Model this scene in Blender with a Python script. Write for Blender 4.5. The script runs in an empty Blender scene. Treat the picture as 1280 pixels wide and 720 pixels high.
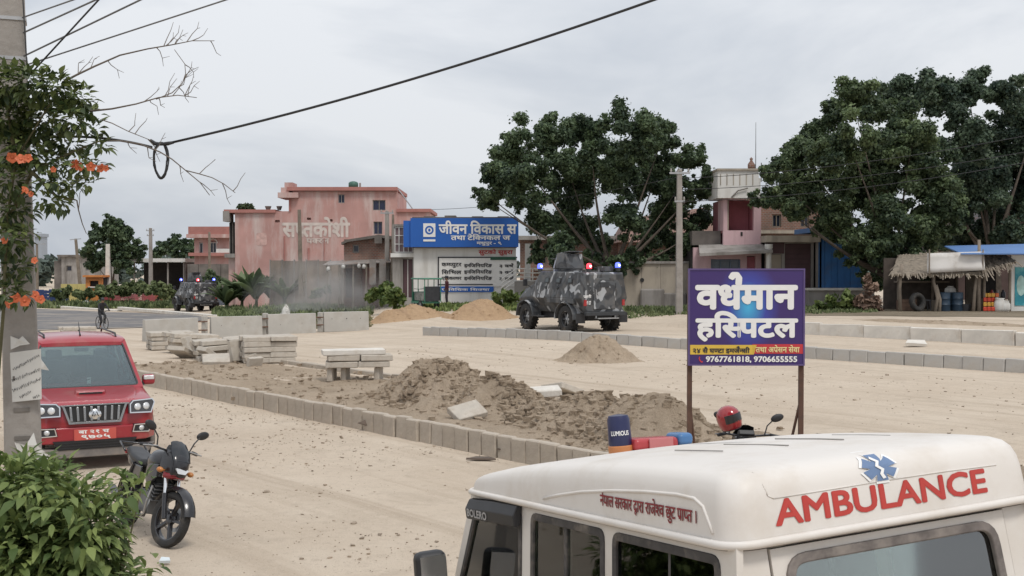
import bpy, bmesh, math, random
import numpy as np
from mathutils import Vector, Matrix, Euler, noise as mnoise

scene = bpy.context.scene
COL = scene.collection
R = math.radians
rng = random.Random(11)

# ---------------------------------------------------------------- camera
CAM_H, FPX, HORIZON = 3.05, 1400.0, 335.0          # eye height (m), focal length in photo pixels, horizon row
PITCH = math.atan((360 - HORIZON) / FPX)
cam_data = bpy.data.cameras.new('camera')
cam_data.sensor_width = 36.0
cam_data.lens = 36.0 * FPX / 1280.0
cam_data.clip_start, cam_data.clip_end = 0.1, 5000.0
cam = bpy.data.objects.new('camera', cam_data)
COL.objects.link(cam)
cam.location = (0, 0, CAM_H)
cam.rotation_euler = (math.pi / 2 - PITCH, 0, 0)
scene.camera = cam

# ---------------------------------------------------------------- sky (overcast) and sun
SUN_EL, SUN_AZ = 58.0, 150.0      # high sun behind thin cloud, over the viewer's right shoulder
world = bpy.data.worlds.new('World')
scene.world = world
world.use_nodes = True
wt = world.node_tree
for n in list(wt.nodes):
    wt.nodes.remove(n)
def wn(t, **k):
    n = wt.nodes.new(t)
    for a, b in k.items():
        setattr(n, a, b)
    return n
w_out = wn('ShaderNodeOutputWorld'); w_bg = wn('ShaderNodeBackground')
w_sky = wn('ShaderNodeTexSky', sky_type='NISHITA', sun_disc=False)
w_sky.sun_elevation = R(SUN_EL); w_sky.sun_rotation = R(SUN_AZ); w_sky.dust_density = 3.0
w_tc = wn('ShaderNodeTexCoord')
w_map = wn('ShaderNodeMapping'); w_map.inputs['Scale'].default_value = (1.0, 1.0, 3.2)
w_no = wn('ShaderNodeTexNoise'); w_no.inputs['Scale'].default_value = 1.9; w_no.inputs['Detail'].default_value = 6; w_no.inputs['Roughness'].default_value = .55
w_no.inputs['Distortion'].default_value = .4
w_rmp = wn('ShaderNodeValToRGB')
w_rmp.color_ramp.elements[0].position = .40; w_rmp.color_ramp.elements[0].color = (4.85, 5.25, 5.85, 1)
w_rmp.color_ramp.elements[1].position = .60; w_rmp.color_ramp.elements[1].color = (7.25, 7.45, 7.75, 1)
w_sep = wn('ShaderNodeSeparateXYZ')
w_el = wn('ShaderNodeMapRange'); w_el.inputs[1].default_value = 0.0; w_el.inputs[2].default_value = 1.0
w_el.inputs[3].default_value = .92; w_el.inputs[4].default_value = 1.5
w_mul = wn('ShaderNodeVectorMath', operation='MULTIPLY')
w_mix = wn('ShaderNodeMixRGB'); w_mix.inputs[0].default_value = .93
L = wt.links.new
L(w_tc.outputs['Generated'], w_map.inputs[0]); L(w_map.outputs[0], w_no.inputs['Vector']); L(w_no.outputs[0], w_rmp.inputs[0])
L(w_tc.outputs['Generated'], w_sep.inputs[0]); L(w_sep.outputs['Z'], w_el.inputs[0])
L(w_rmp.outputs[0], w_mul.inputs[0]); L(w_el.outputs[0], w_mul.inputs[1])
L(w_sky.outputs[0], w_mix.inputs[1]); L(w_mul.outputs[0], w_mix.inputs[2])
L(w_mix.outputs[0], w_bg.inputs[0]); w_bg.inputs[1].default_value = 0.10
L(w_bg.outputs[0], w_out.inputs[0])
sun_d = bpy.data.lights.new('sun', 'SUN')
sun_d.energy = 1.5; sun_d.angle = R(14); sun_d.color = (1.0, .955, .89)
sun = bpy.data.objects.new('sun', sun_d); COL.objects.link(sun)
_az = R(SUN_AZ)
sun_dir = Vector((math.sin(_az) * math.cos(R(SUN_EL)), math.cos(_az) * math.cos(R(SUN_EL)), math.sin(R(SUN_EL))))
sun.rotation_euler = sun_dir.to_track_quat('Z', 'Y').to_euler()
sun.location = sun_dir * 80
scene.view_settings.view_transform = 'Standard'
scene.view_settings.look = 'None'
scene.view_settings.exposure = 0.18
scene.view_settings.gamma = 1.0
scene.render.engine = 'CYCLES'
scene.cycles.max_bounces = 8
scene.cycles.transparent_max_bounces = 16
scene.cycles.use_denoising = True

# ---------------------------------------------------------------- terrain height and pixel helpers
def sstep(a, b, x):
    t = min(1.0, max(0.0, (x - a) / (b - a)))
    return t * t * (3 - 2 * t)
K1A, K1B = Vector((1.22, 16.3)), Vector((-10.25, 29.9))        # foot of the near kerb
K1D = (K1B - K1A).normalized(); K1N = Vector((K1D.y, -K1D.x))   # K1N points across the road
K2A, K2B = Vector((-3.7, 46.9)), Vector((16.4, 26.2))          # far kerb
K3A, K3B = Vector((9.6, 47.0)), Vector((21.0, 35.0))           # long kerb in front of the stalls
K3D = (K3B - K3A).normalized(); K3N = Vector((-K3D.y, K3D.x))
AMB_YAW, AMB_PITCH, AMB_ROLL = R(113.31), R(6.02), R(-2.42)
AMB_ROT = (Matrix.Rotation(AMB_YAW, 3, 'Z') @ Matrix.Rotation(AMB_PITCH, 3, 'Y') @ Matrix.Rotation(AMB_ROLL, 3, 'X'))
AMB_GUT = 1.78
AMB_ORG = Vector((1.497, 4.419, 3.05 - .989)) - AMB_ROT @ Vector((0, 0, AMB_GUT))
def Z(x, y):
    p = Vector((x, y))
    s1 = (p - K1A).dot(K1N); t1 = (p - K1A).dot(K1D)
    up = .30 * sstep(.02, .12, s1) * (1 - sstep(17.5, 34, t1))
    z = up
    a = x / max(y, 1.0)
    wl = 1 - sstep(-.285, -.19, a)
    z += wl * (-.0150 * max(0.0, min(y, 135) - 44))
    wr = sstep(-.16, -.06, a)
    s3 = (p - K3A).dot(K3N)
    z += wr * (.10 * sstep(30, 44, y) + .72 * sstep(51, 63, y + .55 * max(0.0, x)) * (1 - sstep(6, 9, x)))
    if x > 5.5:
        z += wr * sstep(6, 9, x) * (.42 * sstep(.03, .18, s3) + .22 * sstep(.5, 8, s3))
    # sloping forecourt under the ambulance
    nn = AMB_ROT @ Vector((0, 0, 1)); q = AMB_ORG
    zp = q.z - (nn.x * (x - q.x) + nn.y * (y - q.y)) / nn.z
    c = AMB_ORG + AMB_ROT @ Vector((1.7, 0, 0))
    w = 1 - sstep(2.6, 6.5, math.hypot(x - c.x, y - c.y))
    if s1 < .02:
        z = z * (1 - w) + zp * w
    return z
def P(px, py, Y):
    """world point seen at a photo pixel, at distance Y"""
    cz = (360 - py) / FPX; cx = (px - 640) / FPX
    d = Vector((cx, math.cos(PITCH) + cz * math.sin(PITCH), -math.sin(PITCH) + cz * math.cos(PITCH)))
    return Vector((0, 0, CAM_H)) + d * (Y / d.y)
def G(px, py):
    """ground point seen at a photo pixel"""
    lo, hi = 3.0, 3.0
    for i in range(1200):
        hi = lo * 1.03 + .02
        q = P(px, py, hi)
        if q.z <= Z(q.x, q.y):
            break
        lo = hi
    for _ in range(24):
        m = (lo + hi) / 2; q = P(px, py, m)
        if q.z <= Z(q.x, q.y): hi = m
        else: lo = m
    return P(px, py, hi)
def GX(px, Y):
    x = (px - 640) / FPX * Y
    return Vector((x, Y, Z(x, Y)))

# ---------------------------------------------------------------- materials
MATS = {}
def mat(name, col, rough=.7, var=.12, scale=6.0, bump=0.0, bscale=30.0, metal=0.0, spec=.5, dirt=None, dscale=1.5, dlo=.5, dhi=.72, coat=0.0, emit=None, estr=0.0, dz=1.0):
    """procedural material: noise-varied colour, optional bump and patches of a second colour (dirt)"""
    if name in MATS:
        return MATS[name]
    m = bpy.data.materials.new(name); m.use_nodes = True
    nt = m.node_tree; b = nt.nodes['Principled BSDF']
    b.inputs['Roughness'].default_value = rough; b.inputs['Metallic'].default_value = metal
    b.inputs['Specular IOR Level'].default_value = spec
    if coat: b.inputs['Coat Weight'].default_value = coat; b.inputs['Coat Roughness'].default_value = .08
    tc = nt.nodes.new('ShaderNodeTexCoord')
    no = nt.nodes.new('ShaderNodeTexNoise'); no.inputs['Scale'].default_value = scale; no.inputs['Detail'].default_value = 5
    nt.links.new(tc.outputs['Object'], no.inputs['Vector'])
    rp = nt.nodes.new('ShaderNodeValToRGB')
    rp.color_ramp.elements[0].position = .32; rp.color_ramp.elements[1].position = .68
    rp.color_ramp.elements[0].color = tuple(c * (1 - var) for c in col[:3]) + (1,)
    rp.color_ramp.elements[1].color = tuple(min(1, c * (1 + var)) for c in col[:3]) + (1,)
    nt.links.new(no.outputs[0], rp.inputs[0])
    last = rp.outputs[0]
    if dirt:
        n2 = nt.nodes.new('ShaderNodeTexNoise'); n2.inputs['Scale'].default_value = dscale; n2.inputs['Detail'].default_value = 7
        n2.inputs['Roughness'].default_value = .65
        mp = nt.nodes.new('ShaderNodeMapping'); mp.inputs['Scale'].default_value = (1, 1, dz); nt.links.new(tc.outputs['Object'], mp.inputs[0]); nt.links.new(mp.outputs[0], n2.inputs['Vector'])
        mr = nt.nodes.new('ShaderNodeMapRange'); mr.inputs[1].default_value = dlo; mr.inputs[2].default_value = dhi
        nt.links.new(n2.outputs[0], mr.inputs[0])
        mx = nt.nodes.new('ShaderNodeMixRGB'); mx.inputs[2].default_value = tuple(dirt) + (1,)
        nt.links.new(mr.outputs[0], mx.inputs[0]); nt.links.new(last, mx.inputs[1]); last = mx.outputs[0]
    nt.links.new(last, b.inputs['Base Color'])
    if bump:
        n3 = nt.nodes.new('ShaderNodeTexNoise'); n3.inputs['Scale'].default_value = bscale; n3.inputs['Detail'].default_value = 6
        nt.links.new(tc.outputs['Object'], n3.inputs['Vector'])
        bp = nt.nodes.new('ShaderNodeBump'); bp.inputs['Strength'].default_value = bump; bp.inputs['Distance'].default_value = .03
        nt.links.new(n3.outputs[0], bp.inputs['Height']); nt.links.new(bp.outputs[0], b.inputs['Normal'])
    if emit:
        b.inputs['Emission Color'].default_value = tuple(emit) + (1,); b.inputs['Emission Strength'].default_value = estr
    MATS[name] = m
    return m
def glass_mat(name, tint, gloss=.0, rough=.03):
    """tinted see-through pane with a Fresnel reflection"""
    if name in MATS: return MATS[name]
    m = bpy.data.materials.new(name); m.use_nodes = True
    nt = m.node_tree
    for n in list(nt.nodes): nt.nodes.remove(n)
    o = nt.nodes.new('ShaderNodeOutputMaterial'); t = nt.nodes.new('ShaderNodeBsdfTransparent'); g = nt.nodes.new('ShaderNodeBsdfGlossy')
    t.inputs[0].default_value = tuple(tint) + (1,); g.inputs['Roughness'].default_value = rough; g.inputs[0].default_value = (.9, .92, .93, 1)
    fr = nt.nodes.new('ShaderNodeFresnel'); fr.inputs[0].default_value = 1.5
    ad = nt.nodes.new('ShaderNodeMath'); ad.operation = 'ADD'; ad.inputs[1].default_value = gloss
    mx = nt.nodes.new('ShaderNodeMixShader')
    nt.links.new(fr.outputs[0], ad.inputs[0]); nt.links.new(ad.outputs[0], mx.inputs[0]); nt.links.new(t.outputs[0], mx.inputs[1]); nt.links.new(g.outputs[0], mx.inputs[2])
    nt.links.new(mx.outputs[0], o.inputs[0])
    MATS[name] = m
    return m
def leaf_mat(name, dark, light, rough=.55, transl=.25):
    """leaf colour from a per-leaf tint attribute, thin and slightly translucent"""
    if name in MATS: return MATS[name]
    m = bpy.data.materials.new(name); m.use_nodes = True
    nt = m.node_tree; b = nt.nodes['Principled BSDF']; out = nt.nodes['Material Output']
    at = nt.nodes.new('ShaderNodeAttribute'); at.attribute_name = 'tint'
    rp = nt.nodes.new('ShaderNodeValToRGB')
    rp.color_ramp.elements[0].color = tuple(dark) + (1,); rp.color_ramp.elements[1].color = tuple(light) + (1,)
    nt.links.new(at.outputs['Fac'], rp.inputs[0]); nt.links.new(rp.outputs[0], b.inputs['Base Color'])
    b.inputs['Roughness'].default_value = rough; b.inputs['Specular IOR Level'].default_value = .35
    tr = nt.nodes.new('ShaderNodeBsdfTranslucent'); nt.links.new(rp.outputs[0], tr.inputs[0])
    mx = nt.nodes.new('ShaderNodeMixShader'); mx.inputs[0].default_value = transl
    nt.links.new(b.outputs[0], mx.inputs[1]); nt.links.new(tr.outputs[0], mx.inputs[2]); nt.links.new(mx.outputs[0], out.inputs[0])
    MATS[name] = m
    return m

# ---------------------------------------------------------------- mesh builder
def frame_from(zdir, xhint=Vector((1, 0, 0))):
    z = Vector(zdir).normalized(); x = Vector(xhint) - z * z.dot(Vector(xhint))
    if x.length < 1e-4: x = Vector((0, 1, 0)) - z * z.y
    x.normalize(); y = z.cross(x)
    return Matrix((x, y, z)).transposed()
class MB:
    def __init__(s): s.v, s.f, s.mi = [], [], []
    def add(s, vs, fs, mi=0, T=None):
        o = len(s.v)
        s.v += [tuple(T @ Vector(p)) if T is not None else tuple(p) for p in vs]
        s.f += [tuple(i + o for i in f) for f in fs]; s.mi += [mi] * len(fs)
        return s
    def box(s, c, d, mi=0, rot=None, taper=1.0):
        hx, hy, hz = d[0] / 2, d[1] / 2, d[2] / 2
        vs = [Vector((x * hx * (taper if z > 0 else 1), y * hy * (taper if z > 0 else 1), z * hz)) for z in (-1, 1) for y in (-1, 1) for x in (-1, 1)]
        if rot is not None: vs = [rot @ v for v in vs]
        c = Vector(c)
        return s.add([v + c for v in vs], [(0, 2, 3, 1), (4, 5, 7, 6), (0, 1, 5, 4), (2, 6, 7, 3), (0, 4, 6, 2), (1, 3, 7, 5)], mi)
    def tube(s, path, r, n=8, mi=0, cap=True, sx=1.0):
        path = [Vector(p) for p in path]
        rs = list(r) if hasattr(r, '__len__') else [r] * len(path)
        vs, fs = [], []; xh = Vector((.31, .17, .93))
        for i, p in enumerate(path):
            d = (path[min(i + 1, len(path) - 1)] - path[max(i - 1, 0)])
            F = frame_from(d, xh); xh = F.col[0]
            for k in range(n):
                a = 2 * math.pi * k / n
                vs.append(p + F @ Vector((math.cos(a) * rs[i] * sx, math.sin(a) * rs[i], 0)))
        for i in range(len(path) - 1):
            for k in range(n):
                k2 = (k + 1) % n
                fs.append((i * n + k, i * n + k2, (i + 1) * n + k2, (i + 1) * n + k))
        if cap:
            fs.append(tuple(range(n))[::-1]); fs.append(tuple((len(path) - 1) * n + k for k in range(n)))
        return s.add(vs, fs, mi)
    def lathe(s, prof, n=20, mi=0, T=None, cap=True):
        vs, fs = [], []
        for r, z in prof:
            for k in range(n):
                a = 2 * math.pi * k / n
                vs.append((r * math.cos(a), r * math.sin(a), z))
        for i in range(len(prof) - 1):
            for k in range(n):
                k2 = (k + 1) % n
                fs.append((i * n + k, i * n + k2, (i + 1) * n + k2, (i + 1) * n + k))
        cap = cap and prof[0] != prof[-1]
        if cap and prof[0][0] > 1e-4: fs.append(tuple(range(n))[::-1])
        if cap and prof[-1][0] > 1e-4: fs.append(tuple((len(prof) - 1) * n + k for k in range(n)))
        return s.add(vs, fs, mi, T)
    def prism(s, poly, t, T=None, mi=0, z0=0.0):
        n = len(poly)
        vs = [(x, y, z0) for x, y in poly] + [(x, y, z0 + t) for x, y in poly]
        fs = [tuple(range(n))[::-1], tuple(range(n, 2 * n))] + [(i, (i + 1) % n, n + (i + 1) % n, n + i) for i in range(n)]
        return s.add(vs, fs, mi, T)
    def ring(s, outer, inner, t, T=None, mi=0, z0=0.0):
        """flat frame between two outlines with the same number of points"""
        n = len(outer)
        vs = [(x, y, z0) for x, y in outer] + [(x, y, z0) for x, y in inner] + [(x, y, z0 + t) for x, y in outer] + [(x, y, z0 + t) for x, y in inner]
        fs = []
        for i in range(n):
            j = (i + 1) % n
            fs += [(2 * n + i, 2 * n + j, 3 * n + j, 3 * n + i), (i, n + i, n + j, j), (i, j, 2 * n + j, 2 * n + i), (n + i, 3 * n + i, 3 * n + j, n + j)]
        return s.add(vs, fs, mi, T)
    def loft(s, rings, mi=0, closed=True, cap=True):
        n = len(rings[0]); vs = [p for r in rings for p in r]; fs = []
        for i in range(len(rings) - 1):
            for k in range(n if closed else n - 1):
                k2 = (k + 1) % n
                fs.append((i * n + k, i * n + k2, (i + 1) * n + k2, (i + 1) * n + k))
        if cap:
            fs.append(tuple(range(n))[::-1]); fs.append(tuple((len(rings) - 1) * n + k for k in range(n)))
        return s.add(vs, fs, mi)
    def ball(s, c, r, mi=0, n=12, m=8, rot=None):
        r = r if hasattr(r, '__len__') else (r, r, r)
        vs, fs = [], []
        for i in range(m + 1):
            th = math.pi * i / m
            for k in range(n):
                a = 2 * math.pi * k / n
                q = Vector((r[0] * math.sin(th) * math.cos(a), r[1] * math.sin(th) * math.sin(a), r[2] * math.cos(th)))
                vs.append(Vector(c) + (rot @ q if rot is not None else q))
        for i in range(m):
            for k in range(n):
                k2 = (k + 1) % n
                fs.append((i * n + k, (i + 1) * n + k, (i + 1) * n + k2, i * n + k2))
        return s.add(vs, fs, mi)
    def mesh(s, name, mats, smooth=False):
        me = bpy.data.meshes.new(name)
        me.from_pydata([tuple(p) for p in s.v], [], s.f)
        if not isinstance(mats, (list, tuple)): mats = [mats]
        for m in mats: me.materials.append(m)
        if any(s.mi): me.polygons.foreach_set('material_index', s.mi)
        if smooth: me.polygons.foreach_set('use_smooth', [True] * len(me.polygons))
        me.update()
        return me
    def build(s, name, mats, parent=None, smooth=False, bevel=0.0, seg=2, sub=0, M=None, auto=None):
        me = s.mesh(name, mats, smooth)
        bm = bmesh.new(); bm.from_mesh(me); bmesh.ops.recalc_face_normals(bm, faces=bm.faces)
        if auto is not None:
            for e in bm.edges:
                if len(e.link_faces) == 2 and e.calc_face_angle(0) > R(auto): e.smooth = False
        bm.to_mesh(me); bm.free()
        return link(name, me, parent, bevel, seg, sub, M)
def link(name, me, parent=None, bevel=0.0, seg=2, sub=0, M=None):
    o = bpy.data.objects.new(name, me); COL.objects.link(o)
    if parent is not None: o.parent = parent
    if M is not None: o.matrix_basis = M
    if bevel:
        b = o.modifiers.new('bevel', 'BEVEL'); b.width = bevel; b.segments = seg; b.limit_method = 'ANGLE'; b.angle_limit = R(35)
        if me.polygons and me.polygons[0].use_smooth is False and seg > 1:
            me.polygons.foreach_set('use_smooth', [True] * len(me.polygons)); b.harden_normals = True
    if sub:
        b = o.modifiers.new('sub', 'SUBSURF'); b.levels = b.render_levels = sub
    return o
def tag(o, label=None, cat=None, group=None, kind=None):
    if label: o['label'] = label
    if cat: o['category'] = cat
    if group: o['group'] = group
    if kind: o['kind'] = kind
    elif cat and 'kind' not in o: o['kind'] = 'thing'
    return o
def thing(name, label, cat, loc=(0, 0, 0), rz=0.0, group=None):
    o = bpy.data.objects.new(name, None); COL.objects.link(o)
    o.location = loc; o.rotation_euler = (0, 0, rz); o.empty_display_size = .2
    return tag(o, label, cat, group)
def copy_tree(o, parent=None, children=None):
    c = o.copy(); COL.objects.link(c)
    if parent is not None: c.parent = parent
    for ch in KIDS(o): copy_tree(ch, c)
    return c
def KIDS(o): return [x for x in COL.objects if x.parent is o]
def rrect(w, h, r, n=5, cx=0.0, cy=0.0):
    pts = []
    for qx, qy, a0 in ((1, 1, 0), (-1, 1, 90), (-1, -1, 180), (1, -1, 270)):
        for i in range(n + 1):
            a = R(a0 + 90 * i / n)
            pts.append((cx + qx * (w / 2 - r) + r * math.cos(a), cy + qy * (h / 2 - r) + r * math.sin(a)))
    return pts
def inset_poly(poly, d):
    """shrink a convex counter-clockwise outline by d"""
    n = len(poly); out = []
    for i in range(n):
        p0, p1, p2 = Vector(poly[i - 1]), Vector(poly[i]), Vector(poly[(i + 1) % n])
        e1 = (p1 - p0).normalized(); e2 = (p2 - p1).normalized()
        n1 = Vector((-e1.y, e1.x)); n2 = Vector((-e2.y, e2.x)); b = n1 + n2
        b = b / max(.35, 1 + n1.dot(n2)) if b.length > 1e-6 else n1
        out.append(tuple(p1 + b * d))
    return out
def round_poly(poly, r, n=4):
    out = []; m = len(poly)
    for i in range(m):
        p0, p1, p2 = Vector(poly[i - 1]), Vector(poly[i]), Vector(poly[(i + 1) % m])
        a = p1 + (p0 - p1).normalized() * r; b = p1 + (p2 - p1).normalized() * r
        for k in range(n + 1):
            t = k / n
            out.append(tuple(a * (1 - t) ** 2 + p1 * 2 * t * (1 - t) + b * t * t))
    return out
def plane_T(org, xdir, ydir):
    x = Vector(xdir).normalized(); z = x.cross(Vector(ydir)).normalized(); y = z.cross(x)
    M = Matrix((x, y, z)).transposed().to_4x4(); M.translation = Vector(org)
    return M

# ---------------------------------------------------------------- lettering (built-in font outlines as flat meshes)
GLY = {}
def _curve_mesh(body):
    c = bpy.data.curves.new('glyph', 'FONT'); c.body = body; c.size = 1.0; c.resolution_u = 3
    o = bpy.data.objects.new('glyph', c); COL.objects.link(o)
    dg = bpy.context.evaluated_depsgraph_get(); dg.update()
    me = bpy.data.meshes.new_from_object(o.evaluated_get(dg))
    v = [(p.co.x, p.co.y) for p in me.vertices]; f = [tuple(p.vertices) for p in me.polygons]
    bpy.data.objects.remove(o); bpy.data.curves.remove(c); bpy.data.meshes.remove(me)
    return v, f
def glyph(ch):
    if ch not in GLY:
        v, f = _curve_mesh(ch)
        base = '\u092e' if ord(ch) > 0x900 else 'H'
        w0 = max(p[0] for p in _curve_mesh(base)[0]); w1 = max(p[0] for p in _curve_mesh(ch + base)[0])
        GLY[ch] = (v, f, w1 - w0)
    return GLY[ch]
def clip_right(v, f, xmax):
    bm = bmesh.new(); vs = [bm.verts.new((p[0], p[1], 0)) for p in v]
    for t in f:
        try: bm.faces.new([vs[i] for i in t])
        except ValueError: pass
    bmesh.ops.bisect_plane(bm, geom=list(bm.verts) + list(bm.edges) + list(bm.faces), plane_co=(xmax, 0, 0), plane_no=(1, 0, 0), clear_outer=True)
    bm.verts.ensure_lookup_table(); bm.verts.index_update()
    o = [(p.co.x, p.co.y) for p in bm.verts], [tuple(q.index for q in t.verts) for t in bm.faces]
    bm.free(); return o
def layout(spec):
    """spec in visual order; '-' after a letter makes its half form, '^' sets a hook over the last letter, '~' a slanted stroke under it"""
    vs, fs, x, i, k = [], [], 0.0, 0, 0
    def put(v, f, dx, dy=0.0, s=1.0):
        nonlocal k
        o = len(vs); vs.extend((p[0] * s + dx, p[1] * s + dy, k * .002) for p in v); fs.extend(tuple(a + o for a in t) for t in f); k = (k + 1) % 4
    last = 0.0
    while i < len(spec):
        ch = spec[i]; nx = spec[i + 1] if i + 1 < len(spec) else ''
        if ch == ' ': x += .26
        elif ch == '^':
            pts = [(x - .27, .86), (x - .22, .95), (x - .13, .95), (x - .07, .86), (x - .08, .68)]
            v, f = stroke2d(pts, .045); put(v, f, 0)
        elif ch == '~':
            v, f = stroke2d([(x - .13, .26), (x - .34, .08)], .045); put(v, f, 0)
        elif nx == '-' and ord(ch) > 0x900:
            v, f, a = glyph(ch); xm = max(p[0] for p in v) - .17
            v, f = clip_right(v, f, xm); put(v, f, x); x += xm; i += 1
        elif nx == '_':
            v, f, a = glyph(ch); put(v, f, x - .38, -.22, .55); i += 1
        else:
            v, f, a = glyph(ch); put(v, f, x); x += a
        i += 1
    return vs, fs
def stroke2d(pts, w):
    v, f = [], []
    for i, p in enumerate(pts):
        a = Vector(pts[max(0, i - 1)]); b = Vector(pts[min(len(pts) - 1, i + 1)]); d = (b - a).normalized(); n = Vector((-d.y, d.x)) * w
        v += [tuple(Vector(p) + n), tuple(Vector(p) - n)]
    for i in range(len(pts) - 1): f.append((2 * i, 2 * i + 1, 2 * i + 3, 2 * i + 2))
    return v, f
def text(name, spec, box, m, parent, T=None, bold=0.0, lift=.003, slant=0.0, fn=None):
    """lettering fitted to box = (x0, x1, y0, y1) in the plane of T, drawn lift above it"""
    vs, fs = layout(spec)
    x0, x1 = min(v[0] for v in vs), max(v[0] for v in vs); y0, y1 = min(v[1] for v in vs), max(v[1] for v in vs)
    sx = (box[1] - box[0]) / max(.01, (x1 - x0) + 2 * bold); sy = (box[3] - box[2]) / max(.01, (y1 - y0) + 2 * bold)
    offs = [(0, 0)] if not bold else [(math.cos(R(a)) * bold, math.sin(R(a)) * bold) for a in range(0, 360, 45)] + [(0, 0)]
    mb = MB()
    for j, (ox, oy) in enumerate(offs):
        mb.add([(box[0] + (v[0] + ox - x0 + bold) * sx + slant * (v[1] - y0) * sy, box[2] + (v[1] + oy - y0 + bold) * sy, lift * (1 + .05 * j) + v[2] * lift * .6) for v in vs], fs)
    if fn: mb.v = [tuple(fn(*p)) for p in mb.v]
    me = mb.mesh(name, m)
    o = link(name, me, parent)
    if T is not None: o.matrix_basis = T
    return o

for _c in 'वर्धमानहस्पिटलनेपालसरकारद्वाराराजेश्वछुटप्राप्त।२४सैघण्टाइमर्जेन्सीतथाअप्रेसनसेवाजीवनविकासटेक्निकलमधुपुर९कम्प्युटरइन्जिनियरिङसिभिलएग्रिकल्चर३वर्षशिक्षाप्राविधिकसुटकोसुइराकोशीबा२१च७०५हरी-AMBULNCE0123456789,OIRSAPF': glyph(_c)
# ================================================================ GROUND AND SETTING
def sand_material(name, c1, c2, c3, bump=.5):
    m = bpy.data.materials.new(name); m.use_nodes = True
    nt = m.node_tree; b = nt.nodes['Principled BSDF']; b.inputs['Roughness'].default_value = .95; b.inputs['Specular IOR Level'].default_value = .1
    tc = nt.nodes.new('ShaderNodeTexCoord')
    def nz(scale, det=6, rough=.6, vec=None, dist=0.0):
        n = nt.nodes.new('ShaderNodeTexNoise'); n.inputs['Scale'].default_value = scale; n.inputs['Detail'].default_value = det
        n.inputs['Roughness'].default_value = rough; n.inputs['Distortion'].default_value = dist
        nt.links.new(vec or tc.outputs['Object'], n.inputs['Vector']); return n.outputs[0]
    def rng_(o, a, b_, lo=0, hi=1):
        r = nt.nodes.new('ShaderNodeMapRange'); r.inputs[1].default_value = a; r.inputs[2].default_value = b_; r.inputs[3].default_value = lo; r.inputs[4].default_value = hi
        nt.links.new(o, r.inputs[0]); return r.outputs[0]
    def mix(f, a, b_):
        x = nt.nodes.new('ShaderNodeMixRGB')
        nt.links.new(f, x.inputs[0])
        for s, q in ((1, a), (2, b_)):
            if isinstance(q, tuple): x.inputs[s].default_value = q + (1,)
            else: nt.links.new(q, x.inputs[s])
        return x.outputs[0]
    mp = nt.nodes.new('ShaderNodeCombineXYZ')
    for i_, v_ in enumerate((K1D * .07, K1N * 1.5)):
        dt = nt.nodes.new('ShaderNodeVectorMath'); dt.operation = 'DOT_PRODUCT'; dt.inputs[1].default_value = (v_.x, v_.y, 0); nt.links.new(tc.outputs['Object'], dt.inputs[0]); nt.links.new(dt.outputs['Value'], mp.inputs[i_])
    c = mix(rng_(nz(.35, 6, .62), .35, .65), c1, c2)
    c = mix(rng_(nz(1.0, 5, .6, mp.outputs[0], .6), .50, .68, 0, .62), c, c3)       # wheel tracks
    c = mix(rng_(nz(2.6, 8, .7), .56, .72, 0, .55), c, tuple(x * .80 for x in c1))
    c = mix(rng_(nz(.9, 7, .68, None, .8), .53, .70, 0, .55), c, tuple(x * .78 for x in c1))
    c = mix(rng_(nz(7, 6, .72), .54, .66, 0, .5), c, tuple(x * .72 for x in c1))
    c = mix(rng_(nz(14, 5, .7), .58, .68, 0, .5), c, tuple(min(1, x * 1.18) for x in c2))
    c = mix(rng_(nz(38, 5, .7), .58, .70, 0, .75), c, tuple(x * .55 for x in c3))
    c = mix(rng_(nz(90, 3, .6), .60, .70, 0, .5), c, tuple(min(1, x * 1.25) for x in c2))
    nt.links.new(c, b.inputs['Base Color'])
    h = nt.nodes.new('ShaderNodeMath'); h.operation = 'ADD'
    nt.links.new(nz(7, 8, .65), h.inputs[0]); nt.links.new(nz(45, 6, .7), h.inputs[1])
    bp = nt.nodes.new('ShaderNodeBump'); bp.inputs['Strength'].default_value = bump; bp.inputs['Distance'].default_value = .05
    nt.links.new(h.outputs[0], bp.inputs['Height']); nt.links.new(bp.outputs[0], b.inputs['Normal'])
    MATS[name] = m; return m
M_SAND = sand_material('sandy_ground', (.50, .415, .325), (.565, .48, .385), (.38, .305, .23))
M_SOIL = sand_material('loose_soil', (.40, .315, .23), (.48, .385, .29), (.29, .22, .155), 1.0)
M_SOIL_RED = sand_material('reddish_soil', (.40, .27, .165), (.46, .32, .20), (.30, .20, .13), .8)
M_SOIL_D = sand_material('dark_verge_soil', (.20, .165, .12), (.27, .225, .165), (.13, .105, .075), .8)
M_ASPH = mat('asphalt', (.13, .125, .125), .9, .2, 2.0, .3, 40, dirt=(.34, .29, .235), dscale=.25, dlo=.45, dhi=.75)
M_CONC = mat('kerb_concrete', (.42, .365, .30), .9, .14, 3.0, .35, 25, dirt=(.33, .27, .21), dscale=2.2, dlo=.52, dhi=.75)
M_CONC_L = mat('pale_concrete', (.60, .565, .51), .9, .10, 3.0, .25, 25, dirt=(.38, .32, .25), dscale=1.6, dlo=.55, dhi=.8)
M_CONC_G = mat('grey_concrete', (.43, .41, .38), .9, .12, 1.4, .3, 20, dirt=(.36, .31, .25), dscale=.8, dlo=.5, dhi=.75)

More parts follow.
